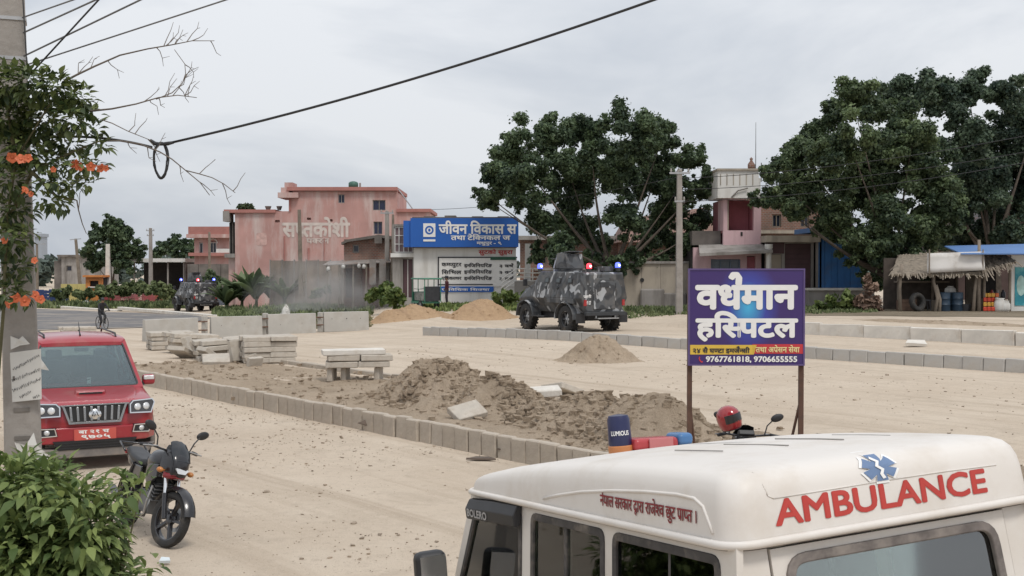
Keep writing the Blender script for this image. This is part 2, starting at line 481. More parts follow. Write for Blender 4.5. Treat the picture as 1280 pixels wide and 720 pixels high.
def axis_values(spec):
    out = [spec[0][0]]
    for a, b, st in spec:
        n = max(1, int(round((b - a) / st))); out += [a + (b - a) * i / n for i in range(1, n + 1)]
    return out
def lump(x, y, s=1.0, seed=0.0): return mnoise.noise(Vector((x * s + seed, y * s - seed, seed * .37)))
sv = axis_values([(-1500, -300, 120), (-300, -60, 24), (-60, -24, 4), (-24, -.6, .6), (-.6, .0, .2), (.0, .14, .035), (.14, 1, .2), (1, 25.6, .6), (25.6, 27.8, .11), (27.8, 60, 1.4), (60, 140, 8), (140, 400, 40), (400, 1500, 150)])
tv = axis_values([(-1500, -300, 120), (-300, -60, 24), (-60, -24, 3), (-24, 40, .8), (40, 110, 2.5), (110, 300, 20), (300, 1500, 150)])
gv, gf = [], []
for s_ in sv:
    for t_ in tv:
        p = K1A + K1N * s_ + K1D * t_
        far = max(0.0, min(1.0, 1 - abs(p.y - 20) / 60))
        gv.append((p.x, p.y, Z(p.x, p.y) + far * (.022 * lump(p.x, p.y, .45) + .012 * lump(p.x, p.y, 1.4, 3.1))))
nt_ = len(tv)
for i in range(len(sv) - 1):
    for j in range(nt_ - 1):
        a = i * nt_ + j
        gf.append((a, a + nt_, a + nt_ + 1, a + 1))
mb = MB(); mb.add(gv, gf)
tag(mb.build('ground', M_SAND, smooth=True), kind='structure')

# --- soil strip on the median, a little above the road
mb = MB(); vs, fs = [], []; ns, ntt = 34, 190
for i in range(ns + 1):
    for j in range(ntt + 1):
        s_ = .14 + 3.9 * i / ns; t_ = -7 + 27 * j / ntt
        e = min(1, i / 2.0, (ns - i) / 5.0) * min(1, j / 8.0, (ntt - j) / 10.0)
        p = K1A + K1N * s_ + K1D * t_
        h = .045 + .05 * lump(p.x, p.y, .8, 1) + .05 * lump(p.x, p.y, 2.6, 5) + .03 * lump(p.x, p.y, 6, 9)
        vs.append((p.x, p.y, Z(p.x, p.y) + (max(.006, h) * e if e > 0 else -.01)))
for i in range(ns):
    for j in range(ntt):
        a = i * (ntt + 1) + j; fs.append((a, a + ntt + 1, a + ntt + 2, a + 1))
mb.add(vs, fs); tag(mb.build('median_soil', M_SOIL, smooth=True), kind='structure')

# --- strips that follow photo-read edges of the far road
def strip(name, top, bot, m, lift=.004, nx=40, ny=4, kind='structure'):
    vs, fs = [], []
    def ev(line, x):
        for (xa, ya), (xb, yb) in zip(line, line[1:]):
            if x <= xb: return ya + (yb - ya) * (x - xa) / (xb - xa)
        return line[-1][1]
    x0, x1 = top[0][0], top[-1][0]
    for i in range(nx + 1):
        x = x0 + (x1 - x0) * i / nx
        for j in range(ny + 1):
            y = ev(top, x) + (ev(bot, x) - ev(top, x)) * j / ny
            q = G(x, y); vs.append((q.x, q.y, q.z + lift))
    for i in range(nx):
        for j in range(ny):
            a = i * (ny + 1) + j; fs.append((a, a + 1, a + ny + 2, a + ny + 1))
    b = MB(); b.add(vs, fs); o = b.build(name, m, smooth=True)
    return tag(o, kind=kind)
strip('asphalt_road', [(-160, 384), (50, 386.5), (235, 394), (262, 397)], [(-160, 424), (60, 413), (215, 409), (262, 398.5)], M_ASPH, .03)
strip('verge_soil', [(770, 381), (905, 382), (1000, 384), (1310, 389)], [(770, 391), (905, 392), (1000, 394.5), (1310, 397)], M_SOIL_D, .012)
strip('sand_shoulder', [(-160, 375), (60, 377.5), (330, 388)], [(-160, 379), (60, 382.5), (330, 393)], M_SAND, .02)

# --- kerbs: an empty with one block object per cast block
def chamfer_block(name, d, m, ch=.012, jit=0.0, seed=0):
    r = random.Random(seed); b = MB(); b.box((0, 0, 0), d)
    b.v = [(x + r.uniform(-jit, jit), y + r.uniform(-jit, jit), z + r.uniform(-jit, jit)) for x, y, z in b.v]
    me = b.mesh(name, m); bm = bmesh.new(); bm.from_mesh(me)
    bmesh.ops.recalc_face_normals(bm, faces=bm.faces)
    bmesh.ops.bevel(bm, geom=list(bm.edges), offset=ch * 1.3, segments=1, affect='EDGES'); bm.to_mesh(me); bm.free()
    return me
def kerb(name, label, a, b, length, h, thick, m, gap=.012, sink=.08, jit=.018, seed=1, zoff=0.0):
    a, b = Vector(a), Vector(b); d = (b - a); n = int(d.length / length); u = d.normalized(); ang = math.atan2(u.y, u.x)
    mid = (a + b) / 2; rt = thing(name, label, 'kerb', (a.x, a.y, 0))
    mes = [chamfer_block('kerb_block', (length - gap, thick, h + sink), m, .014, .008, seed * 7 + k) for k in range(4)]
    r = random.Random(seed)
    for i in range(n):
        c = a + u * (length * (i + .5)); nn = Vector((-u.y, u.x))
        o = bpy.data.objects.new('kerb_block', mes[i % 4]); COL.objects.link(o); o.parent = rt
        z = Z(c.x - nn.x * .0, c.y)
        zb = min(Z(c.x - K1N.x * .4, c.y - K1N.y * .4), z) + zoff
        o.location = (c.x - a.x + r.uniform(-jit, jit), c.y - a.y + r.uniform(-jit, jit), zb + (h - sink) / 2 + r.uniform(-jit, jit))
        o.rotation_euler = (r.uniform(-.05, .05), r.uniform(-.025, .025), ang + r.uniform(-.035, .035))
    return rt
kerb('concrete_kerb', 'long row of upright concrete kerb blocks edging the sandy near road', K1A - K1D * 7.5, K1A + K1D * 20.5, .36, .375, .13, M_CONC, seed=3)
kerb('concrete_kerb', 'grey block kerb across the far road behind the hospital sign', K2A, K2B, .56, .36, .16, M_CONC_G, seed=5)
kerb('concrete_kerb', 'long pale concrete kerb of long segments in front of the thatched stall', K3A, K3B, 1.9, .46, .24, M_CONC_L, seed=8, jit=.02, zoff=.02)
e0 = K1A + K1N * 4.25
kerb('concrete_kerb', 'low broken edging kerb behind the stacked slabs', e0 + K1D * 5.5, e0 + K1D * 19, .75, .12, .14, M_CONC, seed=9)
_fk = [G(-60, 381.5), G(50, 384.5), G(150, 389), G(275, 394.5)]
rt = thing('road_kerb', 'thin pale kerb line along the far side of the asphalt road', 'kerb', tuple(_fk[1]))
for i in range(3):
    a, b = _fk[i] - _fk[1], _fk[i + 1] - _fk[1]
    d = b - a; F = Matrix.Rotation(math.atan2(d.y, d.x), 3, 'Z')
    k = MB(); k.box((a + b) / 2 + Vector((0, 0, .09)), (d.length - .05, .5, .26), 0, F)
    k.build('kerb_segment', M_CONC_L, rt, bevel=.03, seg=1)

# --- mounds of earth
def clods(n, pos, size, m, name, parent, seed=0, flat=.7):
    r = np.random.default_rng(seed)
    base = np.array([(x, y, z) for z in (-.8, .8) for y in (-.8, .8) for x in (-.8, .8)], float); fa = np.array([(0, 2, 3, 1), (4, 5, 7, 6), (0, 1, 5, 4), (2, 6, 7, 3), (0, 4, 6, 2), (1, 3, 7, 5)])
    V = base[None] * (.55 + .9 * r.random((n, 8, 1))) * size(r, n)[:, None, None] * np.array([1, 1, flat])
    a = r.random(n) * 6.28; ca, sa = np.cos(a)[:, None], np.sin(a)[:, None]
    V = np.stack([V[..., 0] * ca - V[..., 1] * sa, V[..., 0] * sa + V[..., 1] * ca, V[..., 2]], -1) + pos[:, None, :]
    F = fa[None] + (np.arange(n) * 8)[:, None, None]
    me = bpy.data.meshes.new(name); me.from_pydata(V.reshape(-1, 3).tolist(), [], F.reshape(-1, 4).tolist()); me.materials.append(m)
    o = link(name, me, parent); o['kind'] = 'stuff'; return o
def mound(label, c, rx, ry, rot, h, seed, m, ncl=500, peaks=None, rough=1.0, csize=.05, cat='earth mound'):
    zc = Z(c.x, c.y); rt = thing('earth_mound', label, cat, (c.x, c.y, zc), rot)
    peaks = peaks or [(0, 0, 1.0, .55)]
    def hh(u, v):
        r2 = math.hypot(u, v); e = max(0.0, 1 - r2)
        q = max(p[2] * math.exp(-((u - p[0]) ** 2 + (v - p[1]) ** 2) / (2 * p[3] ** 2)) for p in peaks)
        nz = .17 * lump(u * rx, v * ry, 1.1, seed) + .12 * lump(u * rx, v * ry, 2.9, seed + 2) + .13 * abs(lump(u * rx, v * ry, 5.5, seed + 5)) + .07 * lump(u * rx, v * ry, 12, seed)
        return h * (q + rough * nz) * min(1, e * 2.4) ** .8 - .03
    cr_, sr_ = math.cos(rot), math.sin(rot)
    def dzl(lx, ly): return Z(c.x + lx * cr_ - ly * sr_, c.y + lx * sr_ + ly * cr_) - zc
    nr, na = 46, 120; vs, fs = [], []
    for i in range(nr + 1):
        for k in range(na):
            a = 2 * math.pi * k / na; w = 1 + .13 * lump(math.cos(a) * 2, math.sin(a) * 2, 1.2, seed)
            u, v = i / nr * math.cos(a), i / nr * math.sin(a)
            lx, ly = u * rx * w, v * ry * w; vs.append((lx, ly, hh(u, v) + dzl(lx, ly)))
    for i in range(nr):
        for k in range(na):
            k2 = (k + 1) % na; fs.append((i * na + k, (i + 1) * na + k, (i + 1) * na + k2, i * na + k2))
    b = MB(); b.add(vs, fs); b.build('heap', m, rt, smooth=True)
    r = np.random.default_rng(seed); pos = []
    for _ in range(ncl):
        a = r.random() * 6.28; q = r.random() ** .6 * 1.02
        u, v = q * math.cos(a), q * math.sin(a); pos.append((u * rx, v * ry, max(.0, hh(u, v)) - .012 + dzl(u * rx, v * ry)))
    clods(ncl, np.array(pos), lambda r, n: csize * (.22 + .85 * r.random(n) ** 3), m, 'clods', rt, seed)
    return rt
ka = math.atan2(K1D.y, K1D.x)
c = G(572, 506); mound('large rough soil mound on the median behind the two loose slabs', c, 3.0, 1.75, ka + math.pi, .86, 3, M_SOIL, 2600, [(-.15, 0, 1.0, .40), (.35, .05, .80, .34), (-.55, .1, .62, .3)], csize=.075)
c = G(765, 540); mound('lower rough soil mound reaching toward the sign post', c, 3.0, 1.6, ka + math.pi, .72, 8, M_SOIL, 2400, [(.35, -.1, 1.0, .34), (-.2, .05, .82, .36), (0, 0, .6, .5)], csize=.075)
c = G(748, 451); mound('small smooth sand heap alone on the mid road', c, 1.55, 1.1, 0, .80, 14, M_SOIL, 250, [(0, 0, 1.0, .36)], .7, .04)
c = G(512, 397); mound('reddish soil mound in front of the green cart', c, 2.3, 1.5, 0, .75, 21, M_SOIL_RED, 160, [(0, 0, .8, .5), (-.4, 0, .7, .4)], .8, .06)
c = G(602, 396.5); mound('broad reddish soil mound in front of the white building', c, 2.0, 1.4, 0, .92, 27, M_SOIL_RED, 160, [(0, 0, 1.0, .5)], .6, .06)
c = G(1180, 404); mound('low flat sand bank on top of the long kerb below the stall', c, 4.5, .6, math.atan2(K3D.y, K3D.x), .16, 33, M_SOIL, 160, [(0, 0, .7, .9)], 1.0, .05)

# --- loose stones and litter on the near road: nobody could count these
r = np.random.default_rng(5); pos = []
while len(pos) < 4800:
    s_ = -abs(r.normal(0, 4.5)) - .15; t_ = r.uniform(-6, 20); p = K1A + K1N * s_ + K1D * t_
    if p.y > 8 and lump(p.x, p.y, .5, 7) + .35 * r.random() > .12: pos.append((p.x, p.y, Z(p.x, p.y) + .004))
M_PEB = mat('pebbles', (.30, .24, .18), .95, .35, 1.3)
o = clods(len(pos), np.array(pos), lambda r, n: .006 + .024 * r.random(n) ** 7, M_PEB, 'pebbles', None, 2, .5)
tag(o, 'scattered pebbles and clods on the sandy near road', 'pebbles', kind='stuff')
pos = []
while len(pos) < 1100:
    s_ = r.uniform(4.6, 15); t_ = r.uniform(-10, 20); p = K1A + K1N * s_ + K1D * t_
    pos.append((p.x, p.y, Z(p.x, p.y) + .004))
o = clods(len(pos), np.array(pos), lambda r, n: .010 + .03 * r.random(n) ** 6, M_PEB, 'pebbles', None, 3, .5)
tag(o, 'scattered pebbles on the wide middle road', 'pebbles', kind='stuff')
pos = []
while len(pos) < 1500:
    s_ = r.uniform(.3, 4.2); t_ = r.uniform(-6, 20); p = K1A + K1N * s_ + K1D * t_
    pos.append((p.x, p.y, Z(p.x, p.y) + .05))
o = clods(len(pos), np.array(pos), lambda r, n: .012 + .06 * r.random(n) ** 5, M_SOIL, 'soil_clods', None, 4, .6)
tag(o, 'loose clods of soil strewn along the median', 'clods', kind='stuff')
M_LITTER = mat('dark_litter', (.13, .10, .08), .9, .4, 3)
def litter(label, px, py, pts, m, tilt=0.0, rz=0.0, t=.025, h=.03):
    q = G(px, py); b = MB(); b.prism(pts, t)
    o = b.build('scrap', m); o.location = (q.x, q.y, q.z + h); o.rotation_euler = (tilt, tilt * .3, rz)
    return tag(o, label, 'scrap')
litter('dark triangular sheet of scrap leaning on the near kerb', 466, 537, [(-.30, 0), (.27, .02), (.22, .40), (.12, .36)], M_LITTER, R(62), .15)
litter('flattened dark scrap lying beside the kerb end', 600, 577, [(-.22, 0), (.25, -.03), (.16, .12), (-.05, .15)], M_LITTER, .05, .1)
litter('crumpled brown scrap below the kerb nearest the red car', 300, 502, [(-.2, 0), (.2, .0), (.28, .2), (-.1, .16)], M_PEB, .2, .4, .07)
litter('pale stone chip below the kerb middle', 318, 498, [(-.1, 0), (.14, .0), (.18, .16), (-.05, .12)], M_CONC_L, .3, .8, .09)
litter('thin dark stick lying on the near road', 640, 566, [(-.02, -.2), (.02, -.2), (.02, .25), (-.02, .25)], M_LITTER, .04, 1.3)
litter('brown rag lying far out on the mid road', 716, 411, [(-.5, -.1), (.5, -.05), (.35, .25), (-.2, .2)], M_PEB, .05, .2, .12)
litter('pale plastic wrapper by the bush at the lower edge', 205, 708, [(-.05, 0), (.06, .01), (.05, .07), (-.03, .08)], mat('pale_plastic', (.62, .68, .70), .4, .1), .3, .3, .03)
litter('white scrap of paper beside the motorcycle', 112, 600, [(-.05, 0), (.06, .01), (.05, .09), (-.03, .08)], mat('white_paper', (.72, .70, .66), .8, .06), .5, .3, .03)
litter('pale board half buried on the far kerb bank', 1148, 434, [(-.5, 0), (.3, .0), (.5, .5), (-.2, .4)], M_CONC_L, .25, .2, .1)

# --- stacked kerb slabs
M_SLAB = mat('slab_concrete', (.46, .415, .355), .9, .16, 2.0, .35, 25, dirt=(.30, .25, .195), dscale=2.4, dlo=.48, dhi=.75)
def slab_mesh(d, k): return chamfer_block('concrete_slab', d, M_CONC_L if k == 9 else M_SLAB, .012, .01, k + 60)
SL = [slab_mesh((.76, .62, .145), k) for k in range(4)]
SLL = [slab_mesh((1.5, .56, .13), 9), slab_mesh((.46, .13, .36), 4)]
def slab(me, loc, rot, label, group='concrete slabs stacked on the median'):
    o = bpy.data.objects.new('concrete_slab', me); COL.objects.link(o); o.location = loc; o.rotation_euler = rot
    return tag(o, label, 'concrete slab', group)
def stack(px, py, rz, cols, layers, where, sx=.75, jit=.04, seed=0, tilt=0.0):
    q = G(px, py); r = random.Random(seed); c, s_ = math.cos(rz), math.sin(rz)
    for l in range(layers):
        for k in range(cols):
            for row in range(2):
                dx = (k - (cols - 1) / 2) * sx + r.uniform(-jit, jit); dy = row * .64 + r.uniform(-jit, jit)
                top = l == layers - 1
                x = q.x + dx * c - dy * s_; y = q.y + dx * s_ + dy * c
                nm = ('topmost' if top else ('lowest', 'second lowest', 'third lowest', 'fourth lowest')[l]) + ' layer ' + ('left' if k == 0 else 'right') + (' front' if row == 0 else ' rear') + ' slab of ' + where
                slab(SL[r.randrange(4)], (x, y, q.z + .10 + l * .152 + tilt * dx), (r.uniform(-.015, .015), -tilt + r.uniform(-.015, .015), rz + r.uniform(-.05, .05)), nm)
def lean(px, py, rx, rz, label, me=None):
    q = G(px, py); slab(me or SL[1], (q.x, q.y, q.z + .05 + .30 * math.sin(rx) * (.6 if me else 1)), (rx, 0, rz), label)
stack(336, 454, .34, 2, 5, 'the neat rightmost stack', seed=2)
stack(281, 450, .40, 2, 4, 'the untidy stack second from right', seed=4, jit=.10, tilt=.07)
stack(243, 441, .52, 2, 4, 'the stack second from left', seed=6, jit=.12, tilt=-.06)
stack(216, 437, .45, 2, 4, 'the leftmost slab stack', seed=7, jit=.06)
stack(97, 417, .5, 2, 2, 'the low stack behind the red car', seed=11, jit=.1)
lean(301, 453, R(74), .9, 'slab leaning upright between the two right stacks')
lean(312, 455, R(66), 2.0, 'narrow slab leaning against the neat right stack', SLL[1])
lean(254, 448, R(52), 1.0, 'slab tipped down in front of the second stack from the left')
lean(262, 452, R(35), 2.2, 'slab fallen flat between the middle stacks')
lean(270, 456, R(18), .3, 'slab lying flat in front of the untidy second stack')
lean(228, 448, R(28), 2.6, 'slab half fallen at the foot of the leftmost stack')
lean(318, 459, R(20), .9, 'small block tipped over before the neat right stack', SLL[1])
lean(236, 446, R(70), 1.6, 'slab leaning on the leftmost stack')
q = G(447, 477); rz = .10
for k, (dx, dy, dz, me, nm) in enumerate((
        (-.62, 0, .20, SLL[1], 'upright end block under the lone slab table'), (-.30, .1, .18, SLL[1], 'upright inner block under the lone slab table'), (.50, .05, .18, SLL[1], 'upright right block under the lone slab table'),
        (-.38, 0, .435, SL[0], 'left lower slab of the lone slab table'), (.38, .02, .435, SL[1], 'right lower slab of the lone slab table'),
        (-.34, 0, .585, SL[2], 'left middle slab of the lone slab table'), (.44, .02, .585, SL[3], 'right middle slab of the lone slab table'),
        (-.10, 0, .725, SLL[0], 'long pale top slab of the lone slab table'))):
    o = slab(me, (q.x + dx * math.cos(rz) - dy * math.sin(rz), q.y + dy + dx * math.sin(rz), q.z + dz), (0, 0, rz + (R(80) if me is SLL[1] else .02 * k)), nm, 'slabs of the lone slab table')
q = G(584, 527); o = slab(SL[1], (q.x, q.y + .1, q.z + .16), (R(24), R(-10), .55), 'pale square slab tilted at the foot of the large soil mound', 'loose slabs among the soil mounds'); o.scale = (.80, .72, .8)
q = G(668, 511); o = slab(SLL[0], (q.x, q.y, q.z + .32), (R(4), R(-3), .10), 'long pale slab lying between the two soil mounds', 'loose slabs among the soil mounds'); o.scale = (.68, .9, 1.1)
q = G(703, 494); o = slab(SL[0], (q.x, q.y, q.z + .10), (R(-12), R(18), .8), 'slab half buried behind the two soil mounds', 'loose slabs among the soil mounds')

# --- precast barrier panels on the middle road
M_BARR = mat('precast_concrete', (.43, .41, .375), .9, .10, 1.2, .2, 20, dirt=(.35, .31, .26), dscale=.9, dlo=.48, dhi=.75)
M_HOLE = mat('dark_hole', (.03, .03, .03), .9, .1)
def barrier(pxa, ya, pxb, yb, label, holes):
    a, b = G(pxa, ya), G(pxb, yb); d = b - a; d.z = 0; Ln = d.length
    rt = thing('barrier_panel', label, 'barrier', ((a.x + b.x) / 2, (a.y + b.y) / 2, min(a.z, b.z)), math.atan2(d.y, d.x), 'precast barrier panels in a line')
    k = MB(); prof = [(-.16, 0), (.16, 0), (.10, .95), (-.10, .95)]
    k.loft([[(x, y, z) for y, z in prof] for x in (-Ln / 2, Ln / 2)]); k.build('panel', M_BARR, rt, bevel=.02)
    for hx, hz, hr in holes:
        k = MB(); T = Matrix.Translation((hx * Ln / 2, -.158 + .06 * hz / .95, hz)) @ Matrix.Rotation(R(90 - 3.6), 4, 'X')
        k.lathe([(hr * 1.5, 0), (hr * 1.5, .006), (hr, .006)], 12, 0, T); k.lathe([(hr, .004), (0.0, .0075)], 12, 1, T); k.build('lifting_hole', [M_BARR, M_HOLE], rt)
    return rt
barrier(180, 427, 246, 424, 'leftmost barrier panel, half hidden behind the slab stacks', [(-.5, .35, .04)])
barrier(263, 422.5, 327, 419, 'barrier panel second from the left behind the slab stacks', [(-.6, .55, .035), (.3, .6, .035)])
barrier(334, 418.5, 394, 415.8, 'barrier panel second from the right, without big holes', [(-.5, .45, .035), (.4, .5, .03)])
barrier(404, 415, 460, 412, 'rightmost barrier panel with three dark holes in a row', [(-.65, .62, .045), (0, .62, .065), (.62, .62, .045)])
def post_block(px, py, h, label):
    q = G(px, py); rt = thing('joint_post', label, 'post', tuple(q), -.4, 'joint posts between the barrier panels')
    k = MB(); k.box((0, .1, h / 2), (.22, .22, h), 0, None, .92); k.build('post', M_BARR, rt, bevel=.02, seg=1)
    for z0 in (.36, .74): k = MB(); k.tube([(-.25, -.03, h * z0), (.25, -.03, h * (z0 + .02))], .03, 6); k.build('tie_bar', mat('rust', (.16, .09, .06), .8, .2), rt)
post_block(254, 423, 1.0, 'short concrete joint post between the two left barrier panels')
post_block(330, 418.6, 1.0, 'short concrete joint post between the two middle barrier panels')
post_block(399, 415.3, .95, 'short concrete joint post beside the panel with three holes')
# ================================================================ SHARED VEHICLE PIECES
M_TYRE = mat('tyre_rubber', (.028, .027, .026), .85, .25, 8, .3, 40, dirt=(.16, .13, .10), dscale=3, dlo=.55, dhi=.8)
M_BLACK = mat('black_plastic', (.022, .022, .024), .5, .15)
M_DARK = mat('dark_interior', (.035, .036, .04), .8, .2)
M_CHROME = mat('chrome', (.78, .78, .78), .18, .04, metal=1.0)
M_STEEL = mat('dull_steel', (.42, .42, .42), .45, .1, metal=.8)
M_RIM = mat('alloy_rim', (.36, .36, .37), .4, .1, metal=.7)
M_LETTER_W = mat('white_lettering', (.78, .77, .75), .6, .03)
M_LETTER_K = mat('black_lettering', (.03, .03, .035), .6, .05)
M_LAMP = mat('lamp_glass', (.70, .71, .72), .12, .05, metal=.3)
def wheel(parent, loc, r, w, rim=.62, spokes=5, lug=False, steer=0.0, m_rim=None, spk=.30):
    o = bpy.data.objects.new('wheel', None); COL.objects.link(o); o.parent = parent; o.location = loc; o.rotation_euler = (0, 0, steer)
    T = Matrix.Rotation(R(90), 4, 'X'); ri = r * rim
    k = MB(); k.lathe([(ri, -w * .40), (ri * 1.04, -w * .48), (r * .90, -w * .5), (r * .975, -w * .42), (r, -w * .25), (r, w * .25), (r * .975, w * .42), (r * .90, w * .5), (ri * 1.04, w * .48), (ri, w * .40)], 36, 0, T, False)
    if lug:
        for i in range(22):
            a = 2 * math.pi * i / 22
            for sgn in (-1, 1):
                F = Matrix.Rotation(a + sgn * .07, 3, 'Y') @ Matrix.Rotation(sgn * .5, 3, 'X')
                k.box(Matrix.Rotation(a + sgn * .07, 3, 'Y') @ Vector((0, sgn * w * .25, r)), (.06, w * .46, .05), 0, F)
    k.build('tyre', M_TYRE, o, smooth=True, auto=40)
    k = MB(); T2 = T
    k.lathe([(ri * 1.02, -w * .42), (ri * .95, -w * .36), (ri * .92, 0), (ri * .95, w * .36), (ri * 1.02, w * .42)], 30, 0, T2, False)
    k.lathe([(ri * .22, -w * .22), (ri * .24, w * .30), (ri * .12, w * .36), (0.0, w * .36)], 14, 0, T2); k.lathe([(ri * .22, w * .22), (ri * .24, -w * .30), (ri * .12, -w * .36), (0.0, -w * .36)], 14, 0, T2)
    for i in range(spokes):
        a = 2 * math.pi * i / spokes; F = Matrix.Rotation(a, 3, 'Y')
        k.box(F @ Vector((ri * .57, 0, 0)), (ri * .78, w * .5, ri * spk), 0, F)
    k.build('rim', m_rim or M_RIM, o, smooth=True, auto=35)
    return o
def pane(name, poly, T, m, parent, t=.004, z0=0.0):
    k = MB(); k.prism(poly, t, None, 0, z0); o = k.build(name, m, parent); o.matrix_basis = T; return o
def solid(name, parts, m, parent, bevel=0.0, seg=2, smooth=False, auto=None):
    k = MB()
    for p in parts: k.box(*p) if len(p) <= 2 else k.box(p[0], p[1], 0, p[2])
    return k.build(name, m, parent, smooth=smooth, bevel=bevel, seg=seg, auto=auto)

# ================================================================ AMBULANCE
M_AMB = mat('ambulance_white', (.66, .62, .57), .40, .03, 1.2, spec=.5, dirt=(.50, .43, .35), dscale=1.6, dlo=.48, dhi=.95, coat=.15)
M_AMB_CAP = mat('ambulance_roof_white', (.69, .65, .605), .48, .02, 1.0, spec=.4, dirt=(.54, .475, .40), dscale=2.6, dlo=.48, dhi=.88)
M_RUB = mat('rubber_seal', (.055, .05, .048), .7, .3, 12, dirt=(.20, .17, .14), dscale=7, dlo=.5, dhi=.75)
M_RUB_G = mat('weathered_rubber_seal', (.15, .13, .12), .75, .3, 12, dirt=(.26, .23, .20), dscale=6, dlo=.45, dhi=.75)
M_RED_L = mat('red_lettering', (.45, .045, .035), .5, .06)
M_BLUE_L = mat('slate_blue_emblem', (.13, .20, .34), .5, .08)
M_DEEPRED = mat('dark_red_lettering', (.24, .025, .03), .5, .06)
GL_CLEAR = glass_mat('clear_tinted_glass', (.93, .985, .90), .01)
GL_DARK = glass_mat('dark_tinted_glass', (.34, .42, .37), .01)
GL_REAR = glass_mat('rear_glass', (.84, .93, .89), .16)
amb = thing('ambulance', 'white ambulance with raised roof seen from above at the lower right', 'ambulance')
amb.matrix_basis = Matrix.Translation(AMB_ORG) @ AMB_ROT.to_4x4()
CAPX0, CAPX1, CAPW = -.035, 2.68, .765
CAP_H = [(-.1, .262), (.3, .264), (.6, .26), (1.0, .247), (1.4, .225), (1.8, .192), (2.2, .150), (2.5, .105), (2.7, .065)]
CAP_P = [(0, 0), (.0, .03), (.003, .25), (.008, .48), (.016, .66), (.030, .80), (.052, .895), (.085, .95), (.135, .982), (.22, 1.0), (.38, 1.02), (.55, 1.035), (.72, 1.045)]
def interp(tab, x):
    for (a, b), (c, d) in zip(tab, tab[1:]):
        if x <= c: return b + (d - b) * max(0, (x - a)) / (c - a) if c > a else d
    return tab[-1][1]
def cap_h(u): return interp(CAP_H, u)
def cap_in(fr): return interp([(f, i) for i, f in CAP_P[1:]], fr)
def dense_rrect(x0, x1, hw, r, n=8):
    pts = []
    def seg(a, b, m):
        for i in range(m): pts.append((a[0] + (b[0] - a[0]) * i / m, a[1] + (b[1] - a[1]) * i / m))
    def arc(cx, cy, a0):
        for i in range(n): a = R(a0 + 90 * i / n); pts.append((cx + r * math.cos(a), cy + r * math.sin(a)))
    arc(x1 - r, hw - r, 0); seg((x1 - r, hw), (x0 + r, hw), 24); arc(x0 + r, hw - r, 90); seg((x0, hw - r), (x0, -hw + r), 10)
    arc(x0 + r, -hw + r, 180); seg((x0 + r, -hw), (x1 - r, -hw), 24); arc(x1 - r, -hw + r, 270); seg((x1, -hw + r), (x1, hw - r), 10)
    return pts
k = MB(); rings = []
for ins, fr in CAP_P:
    r_ = max(.02, .11 - ins * .2)
    rings.append([(x, y, AMB_GUT + fr * cap_h(x)) for x, y in dense_rrect(CAPX0 + ins, CAPX1 - ins * .9, CAPW - ins, r_)])
k.loft(rings)
cap = k.build('roof_cap', M_AMB_CAP, amb, smooth=True, auto=60)
rim = dense_rrect(CAPX0 - .012, CAPX1 + .01, CAPW + .012, .11)
k = MB(); k.tube([(x, y, AMB_GUT - .006) for x, y in rim] + [(rim[0][0], rim[0][1], AMB_GUT - .006)], .017, 8); k.build('gutter_rim', M_AMB_CAP, cap, smooth=True)
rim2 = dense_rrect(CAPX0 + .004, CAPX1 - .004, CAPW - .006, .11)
k = MB(); k.tube([(x, y, AMB_GUT - .022) for x, y in rim2] + [(rim2[0][0], rim2[0][1], AMB_GUT - .022)], .009, 6); k.build('gutter_shadow_gap', M_RUB_G, cap, smooth=True)  # dark tube standing in for the dirt line and shadow gap below the rim
def side_pt(u, w, lift=0.0, sgn=1):
    w = min(w, cap_h(u)); return Vector((u, sgn * (CAPW - cap_in(w / cap_h(u)) + lift), AMB_GUT + w + lift * .3))
def rear_pt(v, w, lift=0.0): return Vector((CAPX0 + cap_in(w / .262) - lift, v, AMB_GUT + w + lift * .4))
for sgn in (1, -1):
    k = MB(); k.tube([side_pt(u, w, .001, sgn) for u, w in ((1.62, .035), (1.45, .065), (1.2, .10), (.9, .128), (.6, .147), (.35, .155), (.22, .15), (.155, .125), (.11, .06), (.095, .03))], .0075, 6); k.build('panel_ridge', M_AMB_CAP, cap, smooth=True)
k = MB(); pts = [(.52, .10), (.50, .145), (0.0, .150), (-.50, .145), (-.53, .10)]
for (a, b), (c, d) in zip([(.60, .245), (.585, .16), (.56, .147)], [(.585, .16), (.56, .147), (.0, .152)]): k.tube([rear_pt(a, b, .0), rear_pt((a + c) / 2, (b + d) / 2, .0), rear_pt(c, d, .0)], .0035, 5)
k.tube([rear_pt(0, .152), rear_pt(-.3, .152), rear_pt(-.56, .147), rear_pt(-.60, .245)], .0035, 5); k.build('rear_panel_ridge', M_AMB_CAP, cap, smooth=True)
for v, u0, u1 in ((.34, .62, 1.02), (.08, .50, 1.0), (-.18, .45, .95), (-.44, .45, .85)):
    k = MB(); T = [(u, v, AMB_GUT + cap_h(u) * (1.0 if abs(v) > .4 else 1.035) + .0035) for u in (u0, (u0 * 2 + u1) / 3, (u0 + 2 * u1) / 3, u1)]
    k.tube(T, .003, 5); k.build('roof_groove', mat('groove_grey', (.30, .28, .26), .8, .1), cap)
text('rear_lettering', 'AMBULANCE', (-.50, .56, .042, .142), M_RED_L, cap, None, .030, .0024, fn=lambda x, y, z: rear_pt(-x + .07, y, z))
